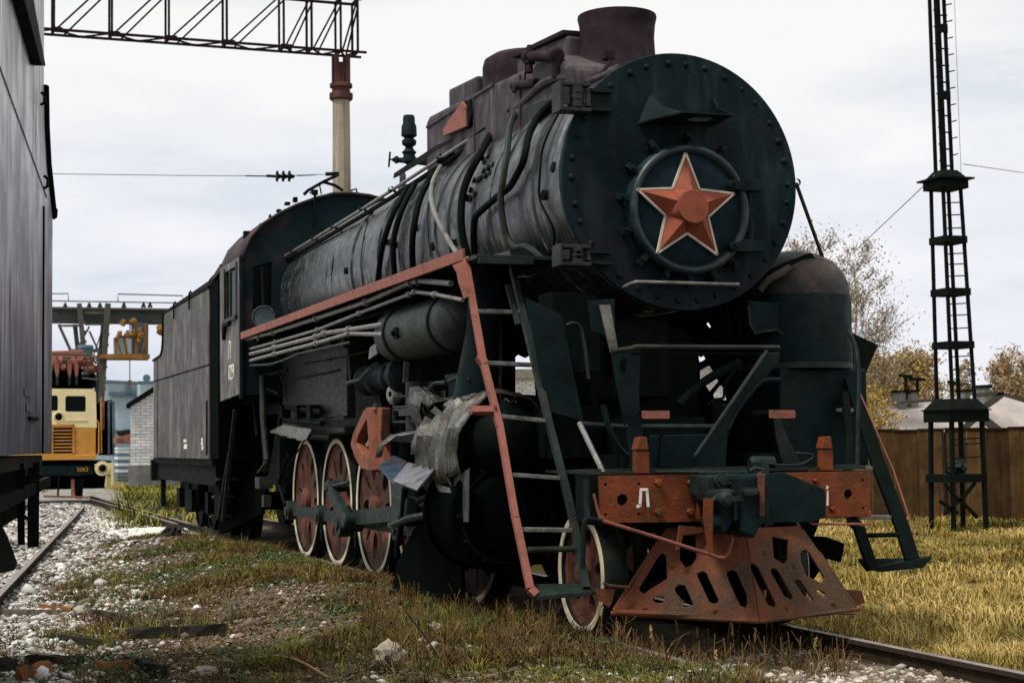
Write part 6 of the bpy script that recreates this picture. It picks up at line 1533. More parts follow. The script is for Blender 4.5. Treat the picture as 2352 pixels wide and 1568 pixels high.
# the faded red winch and lattice gear on its roof
MB().prism(yc([(100, 806), (205, 803), (207, 818), (192, 822), (100, 824)], YC + 1.3), (0, .5, 0)).build('winch_housing', M['pinkred'], CR, smooth=False, bevel=.03)
MB().cyl(*yc([(95, 834), (190, 833)], YC + 1.1), .12, seg=14).build('winch_drum', M['pinkred'], CR)
for u in (124, 139, 153, 168, 183):
    MB().lathe(Y(u, 834, YC + 1.05), (1, 0, 0), [(-.06, .01), (-.06, .17), (-.04, .19), (.04, .19), (.06, .17), (.06, .01)], 16).build('winch_flange', M['pinkred'] if u != 153 else M['iron2'], CR)
for u in (132, 160, 176):
    MB().prism(yc([(u - 5, 826), (u + 5, 826), (u + 5, 850), (u + 2, 866), (u - 2, 866), (u - 5, 850)], YC + .75), (0, .2, 0)).build('winch_cheek', M['pinkred'], CR, smooth=False, bevel=.02)
    MB().cyl(*yc([(u, 858), (u, 884)], YC + .8), .05, .04, 8).build('winch_strut', M['iron2'], CR)
for (u, v, s_) in ((146, 843, .09), (190, 826, .13), (205, 830, .12), (214, 822, .09), (197, 860, .12), (212, 846, .13)):
    MB().rock(Y(u, v, YC + .8), s_, s_, s_, int(u + v), .3, 1).build('winch_fitting', M['pinkred'] if v < 850 else M['iron2'], CR, smooth=False)
for (p_, q_, r_) in (((120, 812), (212, 815), .03), ((206, 820), (222, 835), .035), ((188, 868), (225, 872), .03), ((225, 800), (232, 890), .03)):
    MB().cyl(*yc([p_, q_], YC + .7), r_, seg=6).build('machine_pipe', M['craneGrey'], CR)
MB().prism(yc([(100, 850), (198, 846), (214, 866), (215, 891), (100, 893)], YC + 1.0), (0, 1.4, 0)).build('winch_base', M['black'], CR, smooth=False)
MB().lathe(Y(208, 848, YC + .9), (1, .1, 0), [(-.2, .01), (-.2, .14), (.1, .16), (.12, .1), (.3, .1), (.3, .01)], 14).build('winch_motor', M['pinkred'], CR)
MB().lathe(Y(196, 840, YC + 1.5), (0, 0, 1), [(0, .12), (.1, .2), (.5, .22), (.52, .24), (.6, .22), (.62, .01)], 16).build('air_filter', M['bluetrim'], CR)
MB().cyl(Y(214, 890, YC + 1), Y(213, 858, YC + 1), .1, .08, 10).build('exhaust_pipe', M['iron'], CR)

# ================================================================== GANTRY CRANE far behind
GY_ = 80.0
GC = thing('gantry_crane', 'grey gantry crane with long girder and mustard operator cabin beyond the rail crane', 'gantry crane', (3, GY_, 0))
def gp(pts_, y=GY_): return [Y(u, v, y) for u, v in pts_]
gl, gr = Y(-60, 700, GY_).x, Y(520, 700, GY_).x
def gz(v): return Y(240, v, GY_).z
MB().box(gl, gr, GY_, GY_ + 1.1, gz(741), gz(708)).build('girder', M['cranebeam'], GC, smooth=False, bevel=.02)
MB().box(gl, gr, GY_ - .25, GY_ + 1.3, gz(712), gz(707)).build('girder_flange', M['craneGrey'], GC, smooth=False)
MB().box(gl, gr, GY_ - .3, GY_ - .2, gz(695), gz(692.6)).build('walkway_rail', M['craneGrey'], GC, smooth=False)
mb0 = None
for u in (150, 205, 230, 285, 330, 345):
    o = MB().prism(gp([(u - 6, 706), (u - 2, 695), (u + 2, 695), (u + 6, 706)], GY_ - .2), (0, .2, 0)).build('walkway_support', M['craneGrey'], GC, smooth=False)
for a, b_ in ((120, 157), (271, 420)): MB().tube(gp([(a - 40 if a < 200 else a, 692 if a > 200 else 674), (a - 39 if a < 200 else a, 675), (b_, 674 if a < 200 else 679), (b_, 693)], GY_ - .2), .04, 6).build('hand_rail', M['wire'], GC)
for (u0, v0, u1, v1, w_) in ((182, 697, 202, 905, .22), (248, 697, 232, 925, .26)):
    lg = MB().beam(*gp([(u0, v0), (u1, v1)], GY_ - .8), w_ * 1.1, w_ * 1.1, (0, 1, 0)).build('leg', M['craneGrey'], GC, smooth=False)
    MB().beam(*gp([(u0 - 10, 745), (u1 - 12, v1)], GY_ - .3), w_, w_, (0, 1, 0)).build('rear_leg', M['cranebeam'], GC, smooth=False)
    for k in range(7):
        f = .2 + k * .11; a = gp([(u0 + (u1 - u0) * f + 6, v0 + (v1 - v0) * f)], GY_ - .8)[0]
        MB().cbox(a, .1, .3, .12).build('bracing_rung', M['craneGrey'], lg, smooth=False)
for q in (((193, 718), (242, 718), .14), ((195, 745), (240, 745), .08), ((135, 745), (178, 840), .12), ((178, 800), (205, 750), .08), ((135, 748), (190, 748), .09), ((205, 760), (228, 810), .08), ((228, 800), (222, 830), .08), ((165, 805), (232, 805), .14), ((215, 815), (240, 742), .05)):
    MB().beam(*gp([q[0], q[1]], GY_ - .5), q[2] * 1.2, q[2] * 1.2, (0, 1, 0)).build('brace', M['craneGrey'], GC, smooth=False)
cb = MB().box(Y(225, 1, GY_).x, Y(337, 1, GY_).x, GY_ - 1.4, GY_ + .6, gz(826), gz(816)).build('cabin_platform', M['cranemustard'], GC, smooth=False)
MB().box(Y(300, 1, GY_).x, Y(335, 1, GY_).x, GY_ - .6, GY_ + .6, gz(816), gz(742)).build('cabin_glazing', M['greyglass'], GC, smooth=False)
MB().box(Y(264, 1, GY_).x, Y(300, 1, GY_).x, GY_ - .6, GY_ + .6, gz(814), gz(775)).build('cabin_glazing', M['paleglass'], GC, smooth=False)
for (a, b_, w_) in (((264, 775), (266, 818), .12), ((266, 772), (335, 776), .12), ((285, 775), (292, 816), .12), ((312, 775), (312, 816), .12), ((334, 775), (324, 816), .10), ((266, 776), (280, 814), .08), ((334, 742), (335, 816), .08), ((292, 814), (325, 814), .10)):
    MB().beam(*gp([a, b_], GY_ - 1.0), w_, w_, (0, 1, 0)).build('cabin_bar', M['cranemustard'], GC, smooth=False)
for (u, v, r) in ((283, 741, .33), (308, 739, .36), (300, 740, .24), (275, 765, .28), (292, 768, .34), (306, 765, .34), (322, 770, .38), (320, 760, .3), (270, 775, .22), (318, 782, .25)):
    MB().rock(Y(u, v, GY_ - 1.2), r * .55, r * .5, r * .6, int(u * 7 + v), .25, 1).build('sheave_block', M['cranemustard'], GC, smooth=False)
MB().cyl(*gp([(298, 826), (298, 875)], GY_ - .5), .03, seg=5).cyl(*gp([(298, 873), (298, 890)], GY_ - .5), .10, .05, 8).build('hoist_rope', M['cranemustard'], GC)
MB().cyl(*gp([(339, 742), (338, 828)], GY_ - .5), .05, seg=6).build('access_pole', M['cranemustard'], GC)
MB().rock(Y(371, 758, GY_ - .8), .3, .3, .3, 5, .2, 1).build('limit_buffer', M['cranemustard'], GC, smooth=False)

# ================================================================== BUILDINGS on the left
BB = thing('industrial_building', 'long pale blue plant hall far behind the crane', 'building', tuple(Y(290, 1090, 100)))
def bp(pts_, y=100): return [Y(u, v, y) for u, v in pts_]
MB().prism(bp([(100, 873), (250, 876), (265, 879), (316, 880), (330, 900), (330, 1110), (100, 1110)]), (0, 14, 0)).build('wall', M['bluewall'], BB, smooth=False)
MB().prism(bp([(322, 881), (420, 879), (420, 1110), (322, 1110)], 98), (0, 12, 0)).build('wall', M['bluewall'], BB, smooth=False)
for (a, b_, y_) in (((316, 879), (420, 877), 97.6), ((250, 904), (322, 905), 99.8), ((250, 991), (322, 992), 99.8), ((240, 876), (320, 880), 99.8)):
    MB().beam(*bp([a, b_], y_), .2, .22).build('cornice', M['bluetrim'], BB, smooth=False)
MB().beam(*bp([(296, 880), (296, 903)], 99.7), .35, .1, (0, 1, 0)).build('downpipe', M['bluetrim'], BB, smooth=False)
MB().lathe(Y(337, 868, 99), YAX, [(0, .01), (0, .25), (.1, .25), (.1, .01)], 16).beam(Y(337, 868, 99), Y(337, 880, 99), .05, .05, (0, 1, 0)).build('roof_lamp', M['bluetrim'], BB)
# whitewashed brick shed with its gable to us
SY = 31.0
SH = thing('brick_shed', 'whitewashed brick shed with dark sloping eave beside the tender rear', 'shed', tuple(Y(330, 1100, SY)))
def sp(pts_, y=SY): return [Y(u, v, y) for u, v in pts_]
xa, xb = Y(300, 1000, SY).x, Y(300, 1000, SY).x + 3.2
zbot, zpl = Y(300, 1105, SY).z - .1, Y(300, 1068, SY).z
ev, e2 = Y(300, 926, SY), Y(352, 893, SY)
sl_ = (e2.z - ev.z) / (e2.x - ev.x)
rz_ = lambda x_: ev.z + sl_ * (x_ - xa)
MB().prism([(xa + .01, SY + .02, zpl), (xb, SY + .02, zpl), (xb, SY + .02, rz_(xb) - .02), (xa + .01, SY + .02, rz_(xa) - .02)], (2.4, 5, 0)).build('mortar_core', M['mortar'], SH, smooth=False)
bw, bh = .25, .078; nb = 0
bk = None
for r_ in range(60):
    z = zpl + r_ * bh
    for c_ in range(14):
        xx = xa + (c_ - (.5 if r_ % 2 else 0)) * bw
        xs, xe = max(xx, xa), min(xx + bw - .012, xb)
        if xe - xs < .05 or z + bh > rz_((xs + xe) / 2) - .01: continue
        if xs > xa + .95: continue
        if bk is None or abs((xe - xs) - (bw - .012)) > .001 or True:
            key = round(xe - xs, 3)
            if bk is None: bk = {}
            if key not in bk: bk[key] = MB().box(xs, xe, SY - .012, SY + .02, z, z + bh - .012).build('brick', M['brickwhite'], SH, smooth=False); nb += 1
            else: inst(bk[key], SH, V((xs + xe) / 2, SY + .004 + random.uniform(-.005, .004), z + (bh - .012) / 2)); nb += 1
MB().prism([(xa - .06, SY - .04, zbot), (xb, SY - .04, zbot), (xb, SY - .04, zpl), (xa - .06, SY - .04, zpl)], (2.4, 5, 0)).build('plinth', M['plinth'], SH, smooth=False)
MB().prism([(xa - .12, SY - .12, rz_(xa - .12) - .05), (xb, SY - .12, rz_(xb) - .02), (xb, SY - .12, rz_(xb) + .08), (xa - .12, SY - .12, rz_(xa - .12) + .06)], (2.4, 5, 0)).build('roof', M['iron'], SH, smooth=False)
# stack of stored goods between shed and crane
ST = thing('material_stack', 'stack of dark sheets and white slabs against the white shed', 'stack', tuple(Y(284, 1110, SY + 2)))
rn = random.Random(8)
for k in range(11):
    v0 = 1106 - k * 7.4; a = sp([(271 + rn.uniform(-1, 1), v0), (298, v0 + rn.uniform(-1, 1)), (298, v0 - 5.2), (271, v0 - 5.2)], SY + 1.2)
    MB().prism(a, (0, .8, 0)).build('slab', M['brickwhite'] if k in (3, 5, 7, 9, 10) else M['bluetrim'], ST, smooth=False)
MB().prism(sp([(268, 1005), (300, 995), (300, 1018), (268, 1018)], SY + 1.2), (0, .8, 0)).build('timber_bundle', M['pinkred'], ST, smooth=False)
MB().prism(sp([(274, 990), (298, 985), (300, 995), (280, 1000)], SY + 1.2), (0, .8, 0)).build('crate', M['burnt'], ST, smooth=False)
# white brick building seen through the gap under the smokebox
WB = thing('white_building', 'white brick building glimpsed through the gaps under the smokebox', 'building', tuple(Y(1430, 900, 46)))
MB().prism(bp([(1100, 868), (1270, 868), (1270, 1000), (1100, 1000)], 46), (0, 4, 0)).prism(bp([(1560, 836), (1760, 834), (1760, 1000), (1560, 1000)], 46), (0, 4, 0)).build('wall', M['mortar'], WB, smooth=False)
first = None
for (ua, ub, va, vb) in ((1165, 1250, 870, 925), (1590, 1700, 842, 935)):
    A_, B_ = Y(ua, va, 45.97), Y(ub, vb, 45.97); nbx = int((B_.x - A_.x) / .30); nbz = int((A_.z - B_.z) / .10)
    for r_ in range(nbz):
        for c_ in range(nbx):
            p = V(A_.x + (c_ + (.5 if r_ % 2 else 0)) * .30, 45.99, A_.z - r_ * .10)
            if first is None: first = MB().box(p.x, p.x + .275, 45.95, 46.01, p.z - .085, p.z).build('brick', M['brickwhite'], WB, smooth=False, bevel=.004); off0 = WLOC[first.name] - p
            else: inst(first, WB, p + off0)
MB().prism(bp([(1150, 848), (1262, 846), (1262, 869), (1150, 869)], 45.8), (0, 4, 0)).build('eave', M['housewall'], WB, smooth=False)
MB().beam(*bp([(1590, 836), (1720, 834)], 45.8), .2, .18).build('eave', M['iron2'], WB, smooth=False)

# ================================================================== CATENARY PORTAL
PG = thing('catenary_portal', 'overhead line portal: rusty lattice beam on a pale concrete pylon behind the engine', 'portal', tuple(DI(792, 440, 40.5)))
zc0 = 11.02
def onz(u, v, z): return Z(u, v, z)
A0 = Z(100, 66, 11.05); A1 = Z(842, 121, 11.05)
B0 = Z(100, 78, 11.05); B1 = Z(840, 133.5, 11.05)
dirn = (A1 - A0).normalized(); side = ((B0 - A0) + (B1 - A1)) / 2; side = side - dirn * side.dot(dirn)
A0 = A0 - dirn * 4
Lb = (A1 - A0).length
H = V(0, 0, 1.32)
ch = []
chord = lambda p, q, n, w_=.055: MB().beam(p, q, w_, w_).build(n, M['rustdark'], PG, smooth=False)
chord(A0, A1, 'bottom_chord'); chord(A0 + side, A1 + side, 'bottom_chord')
T1_ = A1 - dirn * .12
chord(A0 + H, T1_ + H, 'top_chord', .06); chord(A0 + H + side, T1_ + side + H, 'top_chord', .06)
def at_u(u):   # distance along the bottom chord seen at image column u
    lo, hi = 0, Lb
    for _ in range(30):
        m_ = (lo + hi) / 2
        if project(A0 + dirn * m_)[0] < u: lo = m_
        else: hi = m_
    return lo
us = [-120, 0, 160 - 36, 258 - 1, 388, 521, 652, 716, 783, 822]
ds = [at_u(u) for u in us]
for k, s_ in enumerate(ds):
    p = A0 + dirn * s_
    for sd_ in (V(0, 0, 0), side):
        MB().beam(p + sd_, p + sd_ + H, .065 if k % 2 else .045, .05, dirn).build('post', M['rustdark'], PG, smooth=False)
    MB().beam(p, p + side, .05, .05).beam(p + H, p + side + H, .05, .05).build('cross_tie', M['rustdark'], PG, smooth=False)
    if k < len(ds) - 1:
        q = A0 + dirn * ds[k + 1]
        for sd_ in (V(0, 0, 0), side):
            MB().beam(p + sd_ + dirn * (.04 if sd_.length < .01 else .26), q + sd_ + H + dirn * (0 if sd_.length < .01 else .16), .04, .04, dirn).build('diagonal', M['rustdark'], PG, smooth=False)
        MB().beam(p, (p + q) / 2 + side, .05, .03).beam((p + q) / 2 + side, q, .05, .03).build('lacing', M['rustdark'], PG, smooth=False)
for k in (2, 3, 4, 5, 6): MB().cbox(A0 + dirn * (ds[k] + .06), .26, .05, .12).build('gusset', M['rustdark'], PG, smooth=False)
pt = Y(792, 135, 28.0); pc_ = V(pt.x, 28.0, 0)
tp_ = (A1 - dirn * ((A1 - A0).length - at_u(789))) + side / 2
pc_ = V(tp_.x, tp_.y, 0)
zt_ = lambda v: Y(790, v, pc_.y).z
rr = lambda w_: w_ / 2 * (pc_.y - CAM.y) * 1.04 / CF
py = MB().lathe((pc_.x, pc_.y, 0), (0, 0, 1), [(-.3, rr(46)), (zt_(440), rr(43)), (zt_(228), rr(40)), (zt_(225), .01)], 12).build('pylon', M['concrete'], PG, angle=10)
MB().lathe((pc_.x, pc_.y, 0), (0, 0, 1), [(zt_(232), rr(46)), (zt_(228), rr(54)), (zt_(216), rr(54)), (zt_(214), rr(42)), (zt_(204), rr(42)), (zt_(202), rr(52)), (zt_(194), rr(52)), (zt_(192), rr(40)), (zt_(190), .01)], 16).build('collar', M['rustcollar'], PG)
cp_ = MB()
for dx in (-1, 1):
    for dy in (-1, 1): cp_.box(pc_.x + dx * rr(26) - .05, pc_.x + dx * rr(26) + .05, pc_.y + dy * rr(26) - .05, pc_.y + dy * rr(26) + .05, zt_(200), 11.0)
cp_.box(pc_.x - rr(22), pc_.x + rr(22), pc_.y - rr(22), pc_.y + rr(22), zt_(200), zt_(145))
cp_.build('column_head', M['rustcollar'], PG, smooth=False)
# wire with insulators running to the pylon
a, b_ = Y(-60, 397, 27.2), Y(775, 400, 27.2)
IW = thing('overhead_wire', 'thin wire with three black insulator discs left of the pylon', 'wire', tuple(b_))
MB().tube([a, Y(400, 403, 27.2), Y(605, 404.5, 27.2), b_], .010, 5).build('wire', M['wire'], IW)
MB().tube([Y(565, 404, 27.2), Y(625, 405, 27.2)], .016, 6).tube([Y(612, 404, 27.2), Y(632, 405, 27.2)], .035, 6).tube([Y(682, 404, 27.2), Y(725, 402, 27.2)], .012, 6).tube([Y(748, 400, 27.2), Y(778, 399, 27.2)], .05, 6).build('wire_fitting', M['iron'], IW)
ins = None
for u in (638, 652, 666):
    p = Y(u, 405, 27.2)
    if ins is None: ins = MB().lathe(p, (1, 0, 0), [(-.03, .01), (-.03, .13), (.0, .13), (.02, .06), (.10, .035), (.12, .01)], 16).build('insulator_disc', M['iron'], IW); o_ = WLOC[ins.name] - p
    else: inst(ins, IW, p + o_)

# ================================================================== FLOODLIGHT MAST
MC = Z(2201, 1190, 0); MC = V(11.5, 13.85, -.15)
MT = thing('lattice_mast', 'thin black lattice mast with ladder rungs rising beside the brown fence', 'mast', tuple(MC))
def my(v): return Y(2190, v, MC.y).z
def legs(z0, z1, w0, w1, c0, c1, th, name='mast_leg', d0=None, d1=None):
    for sx_ in (-1, 1):
        for sy in (-1, 1):
            MB().beam(V(c0.x + sx_ * w0 / 2, c0.y + sy * w0 / 2, z0), V(c1.x + sx_ * w1 / 2, c1.y + sy * w1 / 2, z1), th, th, (0, 1, 0)).build(name, M['mast'], MT, smooth=False)
def ctr(u, v):
    p = Y(u, v, MC.y); return V(p.x, MC.y, 0)
sc_ = .0087 * .98
c_b, c_1 = ctr(2201, 1190), ctr(2196, 962)
legs(-.2, my(962), .66, .62, c_b, c_1, .065)
MB().box(c_1.x - .40, c_1.x + .40, MC.y - .40, MC.y + .40, my(969), my(943)).build('mast_box', M['mast'], MT, smooth=False)
MB().box(c_1.x - .43, c_1.x + .43, MC.y - .43, MC.y + .43, my(943), my(940)).hexa([V(c_1.x + sx_ * (.40 if zz_ == 0 else .26), MC.y + sy * (.40 if zz_ == 0 else .26), my(941) if zz_ == 0 else my(916)) for sx_ in (-1, 1) for sy in (-1, 1) for zz_ in (0, 1)]).build('mast_hood', M['mast'], MT, smooth=False)
MB().box(c_b.x - .40, c_b.x + .36, MC.y - .36, MC.y + .36, my(1107), my(1088)).build('mast_platform', M['mast'], MT, smooth=False)
c_2, c_3 = ctr(2195, 916), ctr(2172, 430)
legs(my(918), my(430), .46, .36, c_2, c_3, .05)
MB().box(c_3.x - .28, c_3.x + .28, MC.y - .28, MC.y + .28, my(437), my(418)).box(c_3.x - .36, c_3.x + .36, MC.y - .36, MC.y + .36, my(417), my(413)).hexa([V(c_3.x + sx_ * (.27 if zz_ == 0 else .15), MC.y + sy * (.27 if zz_ == 0 else .15), my(414) if zz_ == 0 else my(394)) for sx_ in (-1, 1) for sy in (-1, 1) for zz_ in (0, 1)]).build('mast_collar', M['mast'], MT, smooth=False)
c_4, c_5 = ctr(2168, 400), ctr(2148, -80)
legs(my(400), my(-80), .20, .17, c_4, c_5, .05)
for v in (552, 671, 792):
    f = (918 - v) / (918 - 430); c = c_2.lerp(c_3, f); w_ = .46 + (.36 - .46) * f
    MB().box(c.x - w_ / 2 - .04, c.x + w_ / 2 + .04, MC.y - w_ / 2 - .05, MC.y + w_ / 2 + .05, my(v + 9), my(v - 7)).build('mast_band', M['mast'], MT, smooth=False)
rg = None
for v in [470, 498, 528, 586, 610, 637, 700, 726, 756, 820, 850, 885]:
    f = (918 - v) / (918 - 430); c = c_2.lerp(c_3, f); w_ = .46 + (.36 - .46) * f
    p = V(c.x, MC.y - w_ / 2 - .01, my(v)); 
    if rg is None: rg = MB().beam(p + V(-.2, 0, -.01), p + V(.2, 0, .015), .02, .02).build('rung', M['mast'], MT, smooth=False); ro = WLOC[rg.name] - p
    else: inst(rg, MT, p + ro, scale=(w_ / .4, 1, 1))
for v in (1008, 1050, 1020):
    p = V(c_1.x, MC.y - .33, my(v)); inst(rg, MT, p + ro, scale=(.64 / .4, 1, 1))
sp_ = None
for k in range(11):
    v = -20 + k * 38; f = (400 - v) / 480; c = c_4.lerp(c_5, f)
    for sgn in (1, -1):
        p = V(c.x + sgn * .11, MC.y - .1, my(v + (0 if sgn > 0 else 12)))
        if sp_ is None: sp_ = MB().cyl(p, p + V(.13, 0, .035), .012, seg=6).build('climbing_step', M['mast'], MT); so2 = WLOC[sp_.name] - p
        else: inst(sp_, MT, p + (so2 if sgn > 0 else V(-.02, 0, 0)), scale=(1 if sgn > 0 else .35, 1, 1))
    MB().box(c.x - .12, c.x + .12, MC.y - .13, MC.y - .10, my(v + 26), my(v + (6 if k in (2, 6) else 23))).build('batten_plate', M['mast'], MT, smooth=False)
for (a, b_) in (((2168, 1108), (2205, 1150)), ((2205, 1150), (2240, 1108)), ((2170, 1180), (2208, 1145)), ((2208, 1150), (2245, 1188)), ((2158, 1150), (2200, 1178))):
    MB().beam(Y(*a, MC.y - .34), Y(*b_, MC.y - .34), .05, .05, (0, 1, 0)).build('base_brace', M['mast'], MT, smooth=False)
MB().rock(Y(2200, 1072, MC.y), .16, .14, .12, 3, .4, 1).rock(Y(2186, 1078, MC.y), .08, .1, .1, 4, .4, 1).build('insulator_cluster', M['iron2'], MT, smooth=False)
def wirething(lbl, a, b_, r=.008, sag=0, mat='guy'):
    a, b_ = Vector(a), Vector(b_); P_ = [a.lerp(b_, k / 6) - V(0, 0, sag * 4 * (k / 6) * (1 - k / 6)) for k in range(7)]
    o = MB().tube(P_, r, 5).build('guy_wire', M[mat]); tag(o, lbl, 'wire'); return o
wirething('pale guy wire slanting from the mast collar down towards the birches', Y(2146, 404, MC.y), Y(1960, 580, 22), .011)
wirething('thin wire running from the mast off the right picture edge', Y(2212, 377, MC.y), Y(2500, 418, 20), .009)
wirething('vertical wire hanging close beside the mast', Y(2190, -60, MC.y + .3), Y(2212, 520, MC.y + .3), .006)

# ================================================================== BOARD FENCE
F0, F1_ = Z(1700, 1176, -.15), Z(2480, 1190, -.15)
FN = thing('board_fence', 'brown weathered board fence behind the mast and the dry grass', 'fence', tuple((F0 + F1_) / 2))
fd = (F1_ - F0).normalized(); Htop = Y(2050, 988, (F0 + (F1_ - F0) * .45).y).z; F0 = F0 - fd * 7; F1_ = F1_ + fd * 13; fl_ = (F1_ - F0).length; fn_ = V(fd.y, -fd.x, 0)
if fn_.dot(CAM - F0) < 0: fn_ = -fn_
s_ = 0; rn = random.Random(12); k = 0
while s_ < fl_:
    bwid = rn.uniform(.38, .58); p = F0 + fd * s_; off = fn_ * rn.uniform(-.012, .012)
    top = Htop + rn.uniform(-.015, .01); q = p + fd * (bwid - rn.uniform(.006, .02))
    a = V(p.x, p.y, -.3) + off; b_ = V(q.x, q.y, -.3) + off
    bd = MB().hexa([a, a + V(0, 0, top + .3), a - fn_ * .025, a - fn_ * .025 + V(0, 0, top + .3), b_, b_ + V(0, 0, top + .3 + rn.uniform(-.008, .008)), b_ - fn_ * .025, b_ - fn_ * .025 + V(0, 0, top + .3)]).build('board', M['fence'], FN, smooth=False)
    if k % 4 == 1:
        MB().beam(q + fn_ * .02 + V(0, 0, -.1), q + fn_ * .02 + V(0, 0, top + .1), .06, .05, fn_).build('cover_strip', M['fencecap'] if k % 8 == 1 else M['fence'], FN, smooth=False)
    if rn.random() < .82: MB().beam(V(p.x, p.y, top + .012) + fn_ * .01, V(q.x, q.y, top + .012) + fn_ * .01, .05, .03).build('top_edge', M['fencecap'], FN, smooth=False)
    s_ += bwid; k += 1

# ================================================================== HOUSE behind the fence
HY = 60.0
HS = thing('house', 'low house with big pale grey roof and chimneys behind the brown fence', 'house', tuple(Y(2250, 1010, HY + 4)))
def hp(pts_, y): return [Y(u, v, y) for u, v in pts_]
ridge0, ridge1 = Y(2068, 926, HY + 5), Y(2262, 908, HY + 5)
e0, e1 = Y(1930, 1010, HY), Y(2420, 1012, HY)
hip = Y(2310, 905, HY + 3)
rf = MB().add([e0, Y(2200, 1014, HY), ridge1, ridge0, Y(1990, 960, HY + 5)], [(0, 1, 2, 3), (0, 3, 4)]).build('roof', M['roof'], HS, smooth=False)
rf.modifiers.new('t', 'SOLIDIFY').thickness = .08
g2 = MB().add([Y(2170, 1012, HY - .5), Y(2460, 1016, HY - .5), Y(2460, 945, HY + 1), Y(2360, 922, HY + 3), Y(2290, 908, HY + 3), Y(2250, 940, HY + 1)], [(0, 1, 2, 3, 4, 5)]).build('roof', M['roof'], HS, smooth=False)
g2.modifiers.new('t', 'SOLIDIFY').thickness = .08
for (a, b_, w_) in (((2245, 946), (2300, 906), .35), ((2255, 958), (2320, 1010), .45), ((2190, 1005), (2240, 960), .35), ((2068, 925), (2165, 917), .15), ((2238, 908), (2305, 902), .2), ((2300, 904), (2400, 935), .18)):
    q0, q1 = Y(*a, HY - .8), Y(*b_, HY - .8); MB().beam(q0, q1, .05, w_, (0, 0, 1)).build('roof_ridge', M['ridge'], rf, smooth=False)
MB().box(e0.x, e1.x, HY + .5, HY + 8, -1, e0.z + .1).build('wall', M['housewall'], HS, smooth=False)
for (u, v0, v1, w_) in ((2065, 940, 902, 18), (2092, 920, 901, 20), (2213, 925, 900, 16), (2258, 912, 890, 20)):
    p = Y(u, v0, HY + 4); p1 = Y(u, v1, HY + 4); ww = w_ / 2 * (HY + 14) / CF
    c = MB().box(p.x - ww, p.x + ww, HY + 3.6, HY + 4.4, p.z - .6, p1.z).build('chimney', M['plinth'], HS, smooth=False)
    MB().box(p.x - ww * 1.3, p.x + ww * 1.3, HY + 3.5, HY + 4.5, p1.z, p1.z + .14).build('chimney_cap', M['iron'], c, smooth=False)
for (u, v0, v1, w_) in ((2080, 918, 863, 18), (2107, 912, 871, 22), (2186, 910, 878, 12)):
    MB().beam(Y(u, v0, HY + 4), Y(u, v1, HY + 4), .12, .12, (0, 1, 0)).beam(Y(u - w_ * .8, v1 - 1, HY + 4), Y(u + w_ * .8, v1 + 1, HY + 4), .10, .16).build('antenna_post', M['iron'], HS, smooth=False)

# ================================================================== TREES
def branchy(name, lbl, base, height, spread, seed, leafcols, nleaf, lsize, ntr=1, bare=.5, dep_=2, grp='autumn trees beyond the fence'):
    r = random.Random(seed); tr = thing(name, lbl, 'tree', tuple(base), grp)
    mb = MB(); tips = []
    def grow(p, d, ln, rad, dep):
        q = p + d * ln; mid = (p + q) / 2 + V(r.uniform(-1, 1), r.uniform(-1, 1), 0) * ln * .06
        rad = max(rad, .014); mb.tube([p, mid, q], [rad, rad * .85, rad * .7], 4, False); tips.append((mid, dep, d, ln)); tips.append((q, dep, d, ln))
        if dep == 0: return
        for k in range(r.randint(2, 4)):
            a = r.uniform(0, 2 * pi); t_ = r.uniform(.35, .75)
            nd = (d + V(cos(a), sin(a), r.uniform(-.1, .5)) * t_).normalized()
            grow(p.lerp(q, r.uniform(.55, 1)), nd, ln * r.uniform(.55, .8), rad * .6, dep - 1)
    for k in range(ntr):
        b0 = base + V(r.uniform(-1, 1) * spread * .3 * (ntr > 1), r.uniform(-1, 1) * spread * .3, -.5)
        top = height * r.uniform(.8, 1.0); nseg = 6; p = b0; rad = height * .011
        d = V(r.uniform(-.06, .06), 0, 1).normalized()
        for i in range(nseg):
            q = p + (d + V(r.uniform(-.06, .06), r.uniform(-.06, .06), 0)).normalized() * top / nseg
            mb.tube([p, q], [rad, rad * .85], 6, False); rad *= .82
            if i >= 1:
                for j in range(r.randint(2, 4)):
                    a = r.uniform(0, 2 * pi); up_ = r.uniform(.5, 1.1)
                    grow(p.lerp(q, r.random()), V(cos(a), sin(a), up_).normalized(), spread * r.uniform(.25, .5) * (1 - i * .10), rad * .5, dep_)
            p = q
        tips.append((p, 0, d, top / 8))
    mb.build('trunk', M['bark'], tr, recalc=False)
    tp = np.array([t_[0][:] for t_ in tips]); wts = np.array([1.0 + (2 - t_[1]) for t_ in tips])
    nleaf = int(nleaf * 2.2); lsize = lsize * 1.15; hf = (tp[:, 2] - base.z) / height; wts = wts * np.clip(1.25 - hf * bare * 1.3, .05, 1)
    idx = RNG.choice(len(tips), nleaf, p=wts / wts.sum())
    P = tp[idx] + RNG.normal(0, spread * .10, (nleaf, 3)) * RNG.uniform(.1, 1, (nleaf, 1))
    cl = np.array(leafcols)[RNG.integers(0, len(leafcols), nleaf)] * RNG.uniform(.6, 1.35, (nleaf, 1))
    _, me = leaves('crown', P[:, 0], P[:, 1], P[:, 2], RNG.uniform(.6, 1.3, nleaf) * lsize, np.clip(cl, 0, 1), tilt=2.0)
    me.name = 'crown'; o = leaf_obj('crown', me, tr, None); return tr
YEL = [(.50, .34, .05), (.38, .26, .05), (.28, .22, .05), (.38, .22, .06)]
BRN = [(.36, .25, .13), (.28, .20, .13), (.40, .28, .11), (.24, .18, .13)]
OLV = [(.24, .20, .12), (.30, .24, .14), (.19, .17, .12)]
def tb(u, v, y): p = Y(u, v, y); return V(p.x, p.y, -.3)
